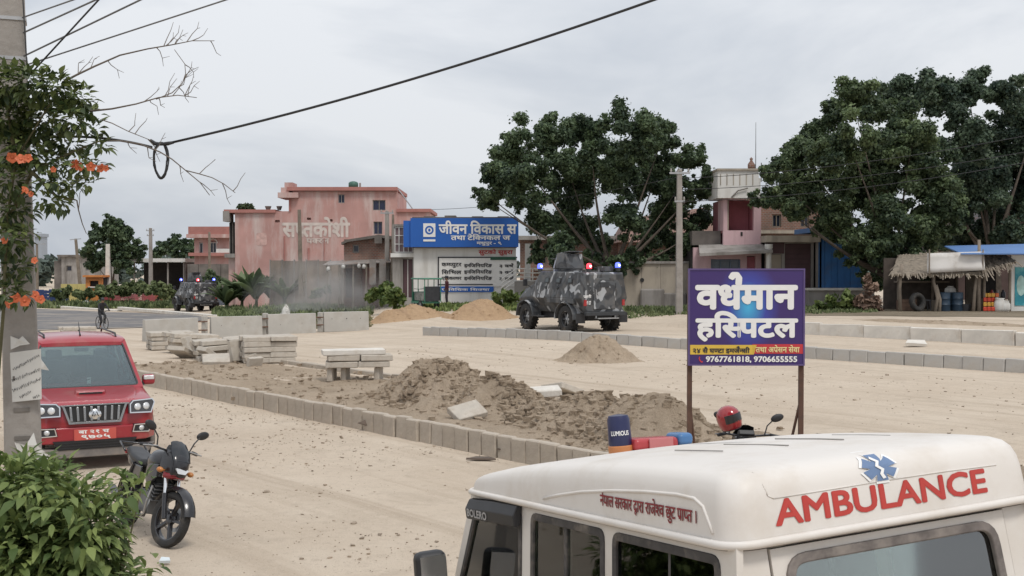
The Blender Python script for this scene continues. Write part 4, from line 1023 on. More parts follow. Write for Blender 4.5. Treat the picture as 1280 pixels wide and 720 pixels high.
# ================================================================ MOTORCYCLES
M_BIKE_K = mat('bike_black_paint', (.015, .014, .016), .25, .1, coat=.4)
M_BIKE_R = mat('bike_red_paint', (.22, .012, .02), .25, .08, coat=.4)
M_BIKE_B = mat('bike_blue_black_paint', (.02, .028, .06), .3, .1, coat=.4)
M_ENG = mat('engine_metal', (.16, .16, .16), .5, .2, metal=.6)
M_SMOKE = mat('smoked_visor', (.02, .022, .025), .12, .1, spec=.6)
def build_bike(label, loc, heading, lean_, m_tank, m_fair, steer=0.0):
    bk = thing('motorcycle', label, 'motorcycle'); bk.matrix_basis = Matrix.Translation(loc) @ Matrix.Rotation(heading, 4, 'Z') @ Matrix.Rotation(lean_, 4, 'X')
    # steering group geometry is turned about the steering axis
    piv = Vector((.45, 0, .85)); S = Matrix.Translation(piv) @ Matrix.Rotation(steer, 4, Vector((-.42, 0, 1)).normalized()) @ Matrix.Translation(-piv)
    def st(o): o.matrix_basis = S @ o.matrix_basis; return o
    wf = wheel(bk, (.68, 0, .30), .30, .09, .76, 5, m_rim=M_BIKE_K, spk=.13); st(wf)
    k = MB(); k.lathe([(.13, -.004), (.13, .004), (.085, .004), (.085, -.004), (.13, -.004)], 24, 0, Matrix.Translation((0, .065, 0)) @ Matrix.Rotation(R(90), 4, 'X')); k.build('brake_disc', M_STEEL, wf)
    wheel(bk, (-.66, 0, .30), .30, .11, .76, 5, m_rim=M_BIKE_K, spk=.13)
    for y in (.09, -.09):
        k = MB(); k.tube([(.68, y, .30), (.575, y, .56)], .030, 10); k.tube([(.575, y, .56), (.44, y, .90)], .019, 10, 1); st(k.build('fork_leg', [M_BIKE_K, M_CHROME], bk, smooth=True, auto=40))
    k = MB(); rr = .345
    k.loft([[(.68 + q * math.cos(a), y, .30 + q * math.sin(a)) for q, y in ((rr - .02, -.075), (rr + .012, -.04), (rr + .02, 0), (rr + .012, .04), (rr - .02, .075))] for a in [R(x) for x in range(15, 156, 10)]], closed=False, cap=False); st(k.build('front_mudguard', M_BIKE_K, bk, smooth=True))
    # headlamp fairing with visor
    k = MB(); k.loft([[(x, y, z) for y, z in rrect(w, h, min(w, h) * .35, 4, 0, zc)] for x, w, h, zc in ((.40, .26, .30, .90), (.52, .27, .32, .885), (.60, .22, .25, .85), (.64, .13, .13, .82))]); fa = st(k.build('headlamp_fairing', M_BIKE_K, bk, smooth=True, auto=50))
    k = MB(); k.loft([[(x, -w, z), (x + .02, -w * .5, z + .01), (x + .025, w * .5, z + .01), (x, w, z)] for x, w, z in ((.60, .115, .92), (.53, .13, 1.02), (.45, .10, 1.11), (.43, .06, 1.125))], closed=False, cap=False); k.loft([[(x - .012, -w, z), (x + .008, -w * .5, z + .01), (x + .013, w * .5, z + .01), (x - .012, w, z)] for x, w, z in ((.60, .115, .92), (.53, .13, 1.02), (.45, .10, 1.11), (.43, .06, 1.125))], closed=False, cap=False); st(k.build('fly_screen', M_SMOKE, bk, smooth=True))
    k = MB(); k.loft([[(.645, -.085, .84), (.652, -.05, .795), (.652, .05, .795), (.645, .085, .84), (.632, .05, .865), (.632, -.05, .865)], [(.60, -.085, .84), (.60, -.05, .795), (.60, .05, .795), (.60, .085, .84), (.60, .05, .865), (.60, -.05, .865)]]); k.build('headlamp', M_LAMP, fa, smooth=True, auto=40)
    k = MB(); k.loft([[(x, y, z) for y, z in rrect(w, h, .03, 3, 0, zc)] for x, w, h, zc in ((.50, .262, .10, .765), (.585, .22, .09, .765), (.635, .13, .05, .765))]); k.build('fairing_chin', m_fair, fa, smooth=True, auto=50)
    for y in (.18, -.18):
        k = MB(); k.tube([(.50, y * .6, .80), (.52, y, .80)], .012, 6); k.ball((.53, y * 1.15, .80), (.045, .035, .03)); k.build('indicator', mat('amber_lens', (.45, .18, .05), .3, .1), fa, smooth=True)
    # handlebar, grips, mirrors, levers
    k = MB(); k.tube([(.30, .38, 1.02), (.36, .30, 1.035), (.42, .12, 1.01), (.42, -.12, 1.01), (.36, -.30, 1.035), (.30, -.38, 1.02)], .013, 8); hb = st(k.build('handlebar', M_BIKE_K, bk, smooth=True))
    for y in (1, -1):
        k = MB(); k.tube([(.36, y * .28, 1.035), (.30, y * .39, 1.02)], .020, 8); k.build('grip', M_BLACK, hb, smooth=True)
        k = MB(); k.tube([(.40, y * .22, 1.04), (.38, y * .40, 1.02)], .008, 6); k.build('lever', M_STEEL, hb)
        k = MB(); k.tube([(.38, y * .22, 1.03), (.39, y * .25, 1.14), (.37, y * .32, 1.22)], .008, 6); k.build('mirror_stem', M_BLACK, hb)
        k = MB(); k.ball((.36, y * .36, 1.245), (.022, .085, .048), 0, 14, 8, Matrix.Rotation(y * .35, 3, 'X')); mr = k.build('mirror', M_BLACK, hb, smooth=True)
    k = MB(); k.box((.43, 0, 1.03), (.09, .2, .07), 0, Matrix.Rotation(R(35), 3, 'Y')); k.build('instrument_panel', M_BLACK, hb, bevel=.015)
    # frame, engine, tank, seat, tail
    k = MB(); k.tube([(.43, 0, .86), (.30, 0, .55), (.22, 0, .28), (-.15, 0, .26), (-.3, 0, .5)], .022, 8); k.tube([(.43, 0, .82), (-.1, 0, .72), (-.6, 0, .76)], .022, 8); k.build('frame', M_BIKE_K, bk, smooth=True)
    k = MB(); k.box((.08, 0, .40), (.34, .24, .24)); k.box((.20, 0, .56), (.17, .17, .22), 0, Matrix.Rotation(R(18), 3, 'Y'))
    for j in range(5): k.box((.20 + .012 * j, 0, .47 + .042 * j), (.22, .22, .014), 0, Matrix.Rotation(R(18), 3, 'Y'))
    k.build('engine', M_ENG, bk, bevel=.012)
    k = MB(); k.loft([[(x, y, z) for y, z in rrect(w, h, min(w, h) * .42, 4, 0, zc)] for x, w, h, zc in ((.36, .13, .14, .86), (.28, .25, .24, .87), (.10, .29, .27, .86), (-.08, .22, .2, .82), (-.14, .14, .14, .79))]); k.build('fuel_tank', m_tank, bk, smooth=True)
    for y in (1, -1):
        k = MB(); k.loft([[(x, y * (.13 + t), z) for z in (z0, z1)] + [(x, y * .12, z1), (x, y * .12, z0)] for x, z0, z1, t in ((.42, .72, .86, .02), (.25, .60, .84, .05), (.10, .66, .80, .03))]); k.build('tank_shroud', m_tank, bk, bevel=.01)
        k = MB(); k.tube([(.0, y * .14, .30), (.0, y * .30, .30)], .016, 8); k.build('footpeg', M_BLACK, bk)
        k = MB(); k.tube([(-.38, y * .13, .76), (-.66, y * .15, .30)], .028, 8); k.build('rear_shock', M_BIKE_K, bk)
        k = MB(); k.box((-.30, y * .12, .66), (.34, .03, .20)); k.build('side_cover', m_tank, bk, bevel=.02)
        k = MB(); k.tube([(-.15, y * .09, .38), (-.66, y * .10, .30)], .022, 8); k.build('swing_arm', M_BIKE_K, bk)
    k = MB(); k.loft([[(x, y, z) for y, z in rrect(w, .09, .035, 3, 0, zc)] for x, w, zc in ((-.10, .16, .80), (-.25, .26, .79), (-.55, .26, .82), (-.80, .20, .87))]); k.build('seat', M_BLACK, bk, smooth=True)
    k = MB(); k.loft([[(x, y, z) for y, z in rrect(w, h, .03, 3, 0, zc)] for x, w, h, zc in ((-.35, .20, .12, .72), (-.7, .20, .12, .78), (-.98, .10, .06, .85))]); tl = k.build('tail', m_tank, bk, smooth=True)
    k = MB(); k.box((-.985, 0, .83), (.03, .12, .05)); k.build('tail_lamp', mat('tail_lamp', (.35, .03, .03), .2, .05), tl, bevel=.01)
    k = MB(); k.tube([(-.75, .14, .86), (-.98, .14, .94), (-.98, -.14, .94), (-.75, -.14, .86)], .013, 8); k.build('grab_rail', M_BIKE_K, bk, smooth=True)
    k = MB(); k.loft([[(-.66 + q * math.cos(a), y, .30 + q * math.sin(a)) for q, y in ((.34, -.07), (.36, 0), (.34, .07))] for a in [R(x) for x in range(60, 191, 12)]], closed=False, cap=False); k.build('rear_mudguard', M_BIKE_K, bk, smooth=True)
    k = MB(); k.tube([(.24, -.1, .45), (.22, -.14, .26), (-.1, -.16, .22), (-.4, -.17, .28), (-.85, -.18, .40)], [.02, .02, .022, .045, .05], 10); k.build('exhaust', M_ENG, bk, smooth=True)
    k = MB(); k.tube([(.02, .12, .26), (-.06, .17 + .10 * math.sin(abs(lean_)), .155), (-.10, .30, .01 + .30 * math.sin(-lean_) if lean_ < 0 else .01)], .012, 6); k.build('side_stand', M_STEEL, bk)
    k = MB(); k.tube([(.42, .17, .62), (.40, .20, .45), (.34, .19, .30), (.22, .17, .26)], .011, 6); k.tube([(.42, -.17, .62), (.40, -.20, .45), (.34, -.19, .30), (.22, -.17, .26)], .011, 6); k.build('crash_guard', M_STEEL, bk)
    return bk
fw = G(203, 684); hd = Vector((.60, -.80)).normalized()
bike_base = Vector((fw.x - hd.x * .62, fw.y - hd.y * .62 + .05, 0))
bike_base.z = Z(bike_base.x, bike_base.y)
build_bike('black and red motorcycle leaning on its stand beside the leafy bush', bike_base, math.atan2(hd.y, hd.x), R(-11), M_BIKE_K, M_BIKE_R, R(16))
b2 = P(950, 540, 13.3); hd2 = R(97)
b2l = Vector((b2.x - .10, 13.2, 0)); b2l.z = Z(b2l.x, b2l.y)
bike2 = build_bike('dark blue motorcycle behind the ambulance under the hospital sign', b2l, hd2, R(3), M_BIKE_B, M_BIKE_B)
# helmet hung on the left mirror
M_HELM = mat('red_helmet', (.30, .015, .02), .18, .06, coat=.6)
hp = P(911, 523, 13.35)
hl = thing('helmet', 'glossy red helmet hung on the motorcycle mirror by the sign post', 'helmet', hp, R(170)); hl.rotation_euler = (R(14), R(-10), R(-60))
k = MB(); prof = [(.0, .155), (.05, .148), (.09, .125), (.125, .08), (.14, .02), (.138, -.04), (.125, -.10), (.105, -.135)]
k.lathe(prof[::-1], 26, 0, Matrix.Diagonal((1.12, 1, 1, 1))); k.build('shell', M_HELM, hl, smooth=True)
k = MB(); k.loft([[(.158 * math.cos(a) * 1.02 * (1 if z > -.02 else .95), .143 * math.sin(a), z) for a in [R(x) for x in range(-62, 63, 9)]] for z in (.055, .01, -.045)], closed=False, cap=False); k.build('visor', M_SMOKE, hl, smooth=True)
k = MB(); k.lathe([(.108, -.135), (.112, -.128), (.10, -.12)], 24, 0, Matrix.Diagonal((1.12, 1, 1, 1))); k.build('edge_trim', M_BLACK, hl, smooth=True)
# ================================================================ ARMOURED POLICE CARRIERS
def camo_mat():
    m = bpy.data.materials.new('grey_camouflage'); m.use_nodes = True; nt = m.node_tree; b = nt.nodes['Principled BSDF']; b.inputs['Roughness'].default_value = .6
    tc = nt.nodes.new('ShaderNodeTexCoord'); mp = nt.nodes.new('ShaderNodeMapping'); mp.inputs['Scale'].default_value = (1.15, 1.15, .62); mp.inputs['Rotation'].default_value = (.35, .25, .3)
    nt.links.new(tc.outputs['Object'], mp.inputs[0])
    def patch(seed, a, b_):
        n = nt.nodes.new('ShaderNodeTexNoise'); n.noise_dimensions = '4D'; n.inputs['W'].default_value = seed; n.inputs['Scale'].default_value = 1.5; n.inputs['Detail'].default_value = 1.2; n.inputs['Distortion'].default_value = 1.6
        nt.links.new(mp.outputs[0], n.inputs['Vector']); r = nt.nodes.new('ShaderNodeMapRange'); r.inputs[1].default_value = a; r.inputs[2].default_value = b_
        nt.links.new(n.outputs[0], r.inputs[0]); return r.outputs[0]
    x1 = nt.nodes.new('ShaderNodeMixRGB'); x1.inputs[1].default_value = (.075, .08, .086, 1); x1.inputs[2].default_value = (.036, .038, .042, 1); nt.links.new(patch(3.1, .50, .53), x1.inputs[0])
    x2 = nt.nodes.new('ShaderNodeMixRGB'); x2.inputs[2].default_value = (.36, .37, .38, 1); nt.links.new(patch(8.7, .59, .615), x2.inputs[0]); nt.links.new(x1.outputs[0], x2.inputs[1])
    nd = nt.nodes.new('ShaderNodeTexNoise'); nd.inputs['Scale'].default_value = 3; nd.inputs['Detail'].default_value = 6; nt.links.new(tc.outputs['Object'], nd.inputs['Vector'])
    rd = nt.nodes.new('ShaderNodeMapRange'); rd.inputs[1].default_value = .45; rd.inputs[2].default_value = .85; rd.inputs[4].default_value = .5; nt.links.new(nd.outputs[0], rd.inputs[0])
    x3 = nt.nodes.new('ShaderNodeMixRGB'); x3.inputs[2].default_value = (.22, .19, .16, 1); nt.links.new(rd.outputs[0], x3.inputs[0]); nt.links.new(x2.outputs[0], x3.inputs[1])
    nt.links.new(x3.outputs[0], b.inputs['Base Color']); MATS['grey_camouflage'] = m; return m
M_CAMO = camo_mat(); M_APC_D = mat('apc_dark_grey', (.035, .037, .04), .6, .2)
M_BLUE_E = mat('blue_beacon', (.03, .05, .6), .2, .05, emit=(.10, .14, 1.0), estr=2.2); M_RED_E = mat('red_beacon', (.6, .03, .03), .2, .05, emit=(1.0, .05, .08), estr=2.0)
M_WHITE_E = mat('beacon_core', (.8, .8, .9), .2, .05, emit=(.75, .8, 1.0), estr=3.5)
def build_apc(label, loc, heading, detail=True):
    a = thing('armoured_carrier', label, 'armoured vehicle', loc, heading, 'police armoured carriers')
    def rg(x, hb, zb, hm, zm, ht, zt): return [(x, -hb, zb), (x, -hm, zm), (x, -ht, zt), (x, ht, zt), (x, hm, zm), (x, hb, zb)]
    k = MB(); k.loft([rg(-2.62, .80, .88, 1.10, 1.42, .90, 2.40), rg(-2.50, .82, .80, 1.20, 1.42, .98, 2.47), rg(.75, .82, .80, 1.22, 1.42, 1.0, 2.50), rg(1.35, .82, .80, 1.15, 1.42, .96, 1.98), rg(2.35, .78, .82, 1.05, 1.36, .80, 1.74), rg(2.75, .72, .90, .95, 1.30, .70, 1.50)])
    hull = k.build('hull', M_CAMO, a, bevel=.025, seg=1)
    # side faces: upper panel slopes from (hm, zm) to (ht, zt)
    for s_ in (1, -1):
        T = plane_T((0, s_ * 1.215, 1.42), (-s_, 0, 0), (0, -s_ * .22, 1.08))
        for u in (-1.75, -.85, .05):
            k = MB(); k.prism(rrect(.34, .24, .05, 3, -s_ * u, .72), .03, None, 0, .0); w = k.build('vision_block', M_APC_D, a, bevel=.008); w.matrix_basis = T
            k = MB(); k.prism(rrect(.24, .15, .03, 3, -s_ * u, .72), .008, None, 0, .028); k.build('vision_glass', mat('armoured_glass', (.05, .065, .07), .1, .1), w)
            k = MB(); k.prism(rrect(.13, .13, .06, 4, -s_ * u, .42), .04, None, 0, .0); p_ = k.build('gun_port', M_APC_D, a); p_.matrix_basis = T
        k = MB(); k.prism(rrect(.72, .98, .06, 3, -s_ * .42, .46), .018, None, 0, .0); d_ = k.build('side_door', M_CAMO, a, bevel=.006); d_.matrix_basis = T
        k = MB(); k.box((-s_ * .68, .40, .03), (.05, .16, .03)); k.build('handle', M_STEEL, d_)
        k = MB(); k.box((-1.15, s_ * 1.13, 1.30), (2.1, .18, .20)); k.build('stowage_box', M_CAMO, a, bevel=.02)
        for x in (1.72, -1.52):
            k = MB(); k.loft([[(x + r_ * math.cos(q), s_ * y, .56 + r_ * .96 * math.sin(q)) for q in [R(z) for z in range(0, 181, 18)]] for r_, y in ((.68, .82), (.70, 1.26), (.74, 1.26), (.74, .82))], closed=False, cap=False); k.build('mudguard', M_CAMO, a)
            wheel(a, (x, s_ * 1.02, .56), .56, .36, .56, 6, True, m_rim=M_CAMO)
        k = MB(); k.box((.55, s_ * 1.18, .62), (1.1, .20, .05)); k.build('side_step', M_APC_D, a)
        k = MB(); k.box((-2.46, s_ * 1.03, .62), (.04, .42, .40)); k.build('mud_flap', M_BLACK, a)
        k = MB(); k.box((-2.63, s_ * .92, 1.24), (.06, .12, .24)); k.build('tail_lamp', mat('tail_lamp', (.35, .03, .03), .2, .05), a)
        k = MB(); k.box((1.55, s_ * 1.30, 2.02), (.08, .20, .30)); m_ = k.build('side_mirror', M_BLACK, a, bevel=.02); k = MB(); k.tube([(1.5, s_ * 1.02, 1.8), (1.55, s_ * 1.25, 1.95)], .018, 6); k.build('mirror_arm', M_BLACK, m_)
        T2 = plane_T((1.05, s_ * .48, 2.24), (0, 1, 0), (-.6, 0, .52)); k = MB(); k.prism(rrect(.80, .44, .05, 3), .03); w = k.build('windscreen', M_APC_D, a); w.matrix_basis = T2
        k = MB(); k.prism(rrect(.68, .34, .04, 3), .008, None, 0, .028); k.build('windscreen_glass', MATS['armoured_glass'], w)
        k = MB(); k.lathe([(.10, 0), (.10, .08), (.0, .10)], 14, 0, Matrix.Translation((2.72, s_ * .55, 1.22)) @ Matrix.Rotation(R(90), 4, 'Y')); k.build('headlamp', M_LAMP, a, smooth=True)
    # rear face
    T = plane_T((-2.615, 0, 1.42), (0, -1, 0), (.03, 0, 1.0))
    k = MB(); k.prism([(-.52, -.44), (.52, -.44), (.52, .66), (.42, .82), (-.42, .82), (-.52, .66)], .05); rd = k.build('rear_door', M_CAMO, a, bevel=.015, seg=1); rd.matrix_basis = T
    k = MB(); k.prism(rrect(.46, .20, .05, 3, 0, .55), .03, None, 0, .045); vb = k.build('door_vision_block', M_APC_D, rd)
    k = MB(); k.tube([(-.44, .05, .05), (-.44, .05, .10), (-.44, .35, .10), (-.44, .35, .05)], .018, 6); k.build('door_handle', M_STEEL, rd)
    for y in (-.2, .5): k = MB(); k.tube([(.53, y - .1, .04), (.53, y + .1, .04)], .03, 8); k.build('hinge', M_APC_D, rd)
    text('rear_lettering', 'प~हरी', (-1.0, -.62, .0, .16), M_LETTER_W, a, T, .03, .012); text('rear_lettering', 'APF 07', (-.98, -.64, -.26, -.10), M_LETTER_W, a, T, .03, .012)
    k = MB(); k.box((-2.68, 0, .80), (.18, 1.9, .16)); k.build('rear_bumper', M_APC_D, a, bevel=.02)
    k = MB(); k.box((-2.82, 0, .62), (.26, 1.0, .04)); k.box((-2.72, .46, .70), (.04, .04, .18)); k.box((-2.72, -.46, .70), (.04, .04, .18)); k.build('rear_step', M_STEEL, a)
    k = MB(); k.box((2.80, 0, .95), (.20, 1.9, .26)); k.build('front_bumper', M_APC_D, a, bevel=.03)
    k = MB(); k.box((2.62, 0, 1.40), (.30, .9, .02), 0, Matrix.Rotation(R(60), 3, 'Y')); k.build('grille', M_APC_D, a)
    k = MB(); k.box((0, 0, .70), (4.6, 1.2, .3)); k.tube([(1.72, -1.0, .56), (1.72, 1.0, .56)], .10, 10); k.tube([(-1.52, -1.0, .56), (-1.52, 1.0, .56)], .10, 10); k.build('chassis', M_DARK, a)
    # roof: turret ring, shield plates, gun, hatch, rails, lights
    k = MB(); k.lathe([(.62, 2.48), (.62, 2.60), (.54, 2.62), (0, 2.62)], 20, 0, Matrix.Translation((.15, 0, 0))); tu = k.build('turret', M_CAMO, a, smooth=True, auto=30)
    for ang, w, h in ((180, .85, .62), (125, .60, .66), (-125, .60, .66), (65, .55, .60), (-65, .55, .60), (25, .42, .55), (-25, .42, .55)):
        F = Matrix.Rotation(R(ang), 3, 'Z') @ Matrix.Rotation(R(-14), 3, 'Y')
        k = MB(); k.box(Vector((.15, 0, 2.62 + h / 2)) + Matrix.Rotation(R(ang), 3, 'Z') @ Vector((.52, 0, 0)), (.035, w, h), 0, F); k.build('shield_plate', M_CAMO, tu, bevel=.01, seg=1)
    k = MB(); k.tube([(.3, 0, 2.98), (1.55, 0, 3.05)], [.035, .022], 8); k.box((.35, 0, 2.96), (.5, .12, .14)); k.build('gun', M_BLACK, tu)
    k = MB(); k.box((-.1, 0, 3.30), (.75, .70, .04), 0, Matrix.Rotation(R(6), 3, 'Y')); k.build('turret_roof_plate', M_CAMO, tu, bevel=.008)
    k = MB(); k.box((-1.45, .0, 2.50), (.9, .9, .05)); k.build('roof_hatch', M_CAMO, a, bevel=.015)
    k = MB(); k.box((-2.0, -.45, 2.60), (.60, .42, .20)); k.build('roof_box', M_CAMO, a, bevel=.02)
    k = MB(); k.tube([(-2.3, .85, 2.45), (-2.3, .85, 2.62), (-.6, .85, 2.64), (-.6, .85, 2.5)], .022, 6); k.build('roof_rail', M_APC_D, a); k = MB(); k.tube([(-2.3, -.85, 2.45), (-2.3, -.85, 2.62), (-.6, -.85, 2.64), (-.6, -.85, 2.5)], .022, 6); k.build('roof_rail', M_APC_D, a)
    for (x, y, z, m) in ((.85, .96, 2.62, M_BLUE_E), (-2.42, -.80, 2.66, M_BLUE_E), (-2.35, .55, 2.62, M_RED_E)):
        k = MB(); k.lathe([(.10, -.14), (.10, -.02), (.085, 0)], 14, 0, Matrix.Translation((x, y, z))); bc = k.build('beacon_base', M_APC_D, a)
        k = MB(); k.lathe([(.11, 0), (.115, .10), (.09, .19), (0, .22)], 16, 0, Matrix.Translation((x, y, z))); k.build('beacon_lamp', m, bc, smooth=True)
        k = MB(); F = Matrix.Translation((x - .105, y, z + .09)) @ Matrix.Rotation(R(-90), 4, 'Y'); k.lathe([(.045, 0), (.04, .018), (0, .022)], 10, 0, F); k.build('beacon_flash', M_WHITE_E, bc, smooth=True)
    k = MB(); k.tube([(-.5, -.75, 2.48), (-.55, -.78, 3.4)], [.015, .006], 5); k.build('aerial', M_BLACK, a)
    a.scale = (1.05,) * 3
    return a
q = G(714, 414); build_apc('grey camouflaged armoured carrier in front of the big tree', (q.x, q.y + 1.2, Z(q.x, q.y + 1.2)), R(90 + 29))
q = GX(244, 101); build_apc('distant camouflaged armoured carrier driving on the asphalt road at left', q, R(90 + 34))
# ================================================================ HOSPITAL SIGN
def sign_mat():
    m = bpy.data.materials.new('violet_sign_print'); m.use_nodes = True; nt = m.node_tree; b = nt.nodes['Principled BSDF']; b.inputs['Roughness'].default_value = .45
    tc = nt.nodes.new('ShaderNodeTexCoord'); gr = nt.nodes.new('ShaderNodeTexGradient'); gr.gradient_type = 'SPHERICAL'
    mp = nt.nodes.new('ShaderNodeMapping'); mp.inputs['Scale'].default_value = (2.9, 1, 2.0); mp.inputs['Location'].default_value = (-.05, 0, -.22)
    nt.links.new(tc.outputs['Object'], mp.inputs[0]); nt.links.new(mp.outputs[0], gr.inputs[0])
    rp = nt.nodes.new('ShaderNodeValToRGB'); e = rp.color_ramp.elements
    e[0].position = 0; e[0].color = (.045, .022, .13, 1); e[1].position = 1; e[1].color = (.06, .42, .68, 1)
    x = e.new(.45); x.color = (.045, .06, .33, 1)
    nt.links.new(gr.outputs[0], rp.inputs[0]); nt.links.new(rp.outputs[0], b.inputs['Base Color']); MATS['violet_sign_print'] = m; return m
M_POST = mat('rusty_post', (.10, .052, .035), .8, .25, 6, dirt=(.05, .035, .03), dscale=5)
YS = 12.0; sl, sr = P(861.5, 397, YS), P(1004, 395, YS); SW = (sr - sl).length; top = P(932, 337, YS).z; bot = P(932, 455.5, YS).z
sg = thing('hospital_sign', 'violet hospital signboard on two rusty posts behind the ambulance', 'signboard', ((sl.x + sr.x) / 2, YS, Z((sl.x + sr.x) / 2, YS)), R(-.4))
gz = sg.location.z; SH = top - bot; zc = (top + bot) / 2 - gz
k = MB(); k.box((0, 0, 0), (SW, .035, SH)); bd = k.build('board', sign_mat(), sg, bevel=.004, seg=1); bd.location = (0, 0, zc)
k = MB(); k.ring([(-SW / 2 - .012, -SH / 2 - .012), (SW / 2 + .012, -SH / 2 - .012), (SW / 2 + .012, SH / 2 + .012), (-SW / 2 - .012, SH / 2 + .012)], [(-SW / 2 + .006, -SH / 2 + .006), (SW / 2 - .006, -SH / 2 + .006), (SW / 2 - .006, SH / 2 - .006), (-SW / 2 + .006, SH / 2 - .006)], .05, Matrix.Translation((0, .025, 0)) @ Matrix.Rotation(R(90), 4, 'X')); k.build('frame', mat('violet_edge', (.09, .06, .17), .5, .1), bd)
T = plane_T((0, -.0185, 0), (1, 0, 0), (0, 0, 1)); hx = SW / 2
def pxb(x0, x1, y0, y1): return ((x0 - 861.5) / 142.5 * SW - hx, (x1 - 861.5) / 142.5 * SW - hx, (396.3 - y1) / 118.5 * SH, (396.3 - y0) / 118.5 * SH)
text('sign_lettering', 'वध^मान', pxb(868.5, 996.5, 340, 387), M_LETTER_W, bd, T, .042, .004)
text('sign_lettering', 'हिस-पटल', pxb(869, 997, 388.5, 427), M_LETTER_W, bd, T, .042, .004)
def band(nm, x0, x1, y0, y1, m, lift=.002, skew=0.0):
    a, b, c, d = pxb(x0, x1, y0, y1); k = MB(); k.prism([(a, c), (b, c), (b + skew, d), (a, d)], .002); o = k.build(nm, m, bd); o.matrix_basis = T; return o
band('yellow_band', 862.5, 942, 431, 443, mat('yellow_print', (.66, .44, .06), .5, .05), skew=.03)
band('red_band', 940, 1003.5, 430, 442, mat('red_print', (.50, .035, .045), .5, .05))
text('band_lettering', '२४ सै घण-टा इमजे^न-सी', pxb(866, 937, 432.5, 442), M_LETTER_K, bd, T, .03, .0055)
text('band_lettering', 'तथा अप~ेसन सेवा', pxb(944, 999, 431, 440.5), mat('yellow_lettering', (.75, .62, .30), .5, .05), bd, T, .03, .0055)
text('phone_lettering', '9767761818, 9706655555', pxb(882, 996, 445, 453.5), M_LETTER_W, bd, T, .035, .004)
k = MB(); v2, f2 = stroke2d([(-.5, .8), (-.75, .3), (-.4, -.4), (.3, -.85), (.75, -.7)], .22); a, b, c, d = pxb(873, 879, 445, 453); k.add([((a + b) / 2 + x * (b - a) / 2, (c + d) / 2 + y * (d - c) / 2, .004) for x, y in v2], f2); o = k.build('phone_symbol', mat('red_print', (.5, .04, .04)), bd); o.matrix_basis = T
for sx in (-1, 1):
    x = sx * (hx - .012); zb = zc - SH / 2
    k = MB(); k.box((x, .04, (zc + SH / 2 - .03) / 2 - .1), (.05, .045, zc + SH / 2 + .17)); pst = k.build('post', M_POST, sg)
    k = MB(); k.tube([(x, .05, zb - .38), (x + (.22 if sx < 0 else -.28), .35, .0)], .016, 6); k.build('brace', M_POST, sg)

# ================================================================ NEAR UTILITY POLE WITH NOTICES
M_POLE = mat('weathered_pole_concrete', (.30, .275, .25), .9, .12, 2.0, .3, 18, dirt=(.20, .175, .155), dscale=1.8, dlo=.5, dhi=.75)
YP = 10.0
pb, pt = P(33, 700, YP), P(13.5, 0, YP); ax = (pt - pb).normalized()
pole = thing('utility_pole', 'thick square concrete pole with pasted notices at the left edge', 'pole', (pb - ax * (pb.z / ax.z)))
k = MB(); zt = 8.2
def pp(z): return ax * (z / ax.z)
for z0, w0, z1, w1 in ((-.3, .335, zt, .16),):
    k.loft([[pp(z) + Matrix.Rotation(R(22), 3, 'Z') @ Vector((sx * w / 2, sy * w / 2, 0)) for sx, sy in ((-1, -1), (1, -1), (1, 1), (-1, 1))] for z, w in ((-.3, .325), (2.0, .295), (4.0, .255), (6.0, .215), (zt, .17))])
k.build('shaft', M_POLE, pole, bevel=.02)
for z in (1.55, 1.8, 2.08): k = MB(); k.box(pp(z) + Matrix.Rotation(R(22), 3, 'Z') @ Vector((0, -.153, 0)), (.13, .012, .035), 0, Matrix.Rotation(R(22), 3, 'Z')); k.build('cast_step', mat('pole_recess', (.16, .145, .13), .9, .2), pole)
for z in (4.9, 5.25): k = MB(); k.box(pp(z), (.25, .25, .03), 0, Matrix.Rotation(R(22), 3, 'Z')); k.build('band_clamp', M_STEEL, pole)
M_PAPER = mat('notice_paper', (.60, .585, .55), .85, .06, 3)
def notice(nm, pts_px, lab, scrib=None, curl=.0):
    q = thing('paper_notice', lab, 'notice'); base = P(*pts_px[0], YP - .165); q.location = base
    k = MB(); p3 = [P(x, y, YP - .165) - base for x, y in pts_px]; n = len(p3)
    k.add([p + Vector((0, -curl * (i % 2), 0)) for i, p in enumerate(p3)] + [p + Vector((0, .003 - curl * (i % 2), 0)) for i, p in enumerate(p3)], [tuple(range(n))[::-1], tuple(range(n, 2 * n))] + [(i, (i + 1) % n, n + (i + 1) % n, n + i) for i in range(n)]); k.build('sheet', M_PAPER, q)
    if scrib:
        r = random.Random(4)
        for (x0, y0, x1, y1) in scrib:
            n_ = max(6, int((x1 - x0) / 1.1)); pts = [(x0 + (x1 - x0) * i / n_ + r.uniform(-.5, .5), y0 + (y1 - y0) * i / n_ + (2.6 if i % 2 else -2.6) * r.uniform(.3, 1.0)) for i in range(n_ + 1)]
            v2, f2 = stroke2d(pts, .42); k = MB(); k.add([P(x, y, YP - .170) - base for x, y in v2], f2); k.build('handwriting', M_LETTER_K, q)
notice('a', [(12.5, 441), (51, 436), (52, 499), (13.5, 503)], 'white paper notice with slanted handwriting pasted on the pole', [(16, 462, 49, 444), (15, 476, 49, 462), (16, 488, 50, 474), (24, 497, 38, 490), (41, 497, 49, 494)])
notice('b', [(13, 420), (24, 424), (28, 420), (38, 430), (25, 432), (14, 437)], 'torn paper scrap pasted above the notice on the pole', None, .01)
notice('c', [(18, 553), (34, 556), (42, 541), (48, 556), (62, 570), (53, 584), (38, 575), (30, 578)], 'torn white paper flapping low on the pole', None, .03)
notice('d', [(51.2, 449), (57, 455), (61, 463), (52, 461)], 'small white flap sticking out from the pole edge', None, .02)

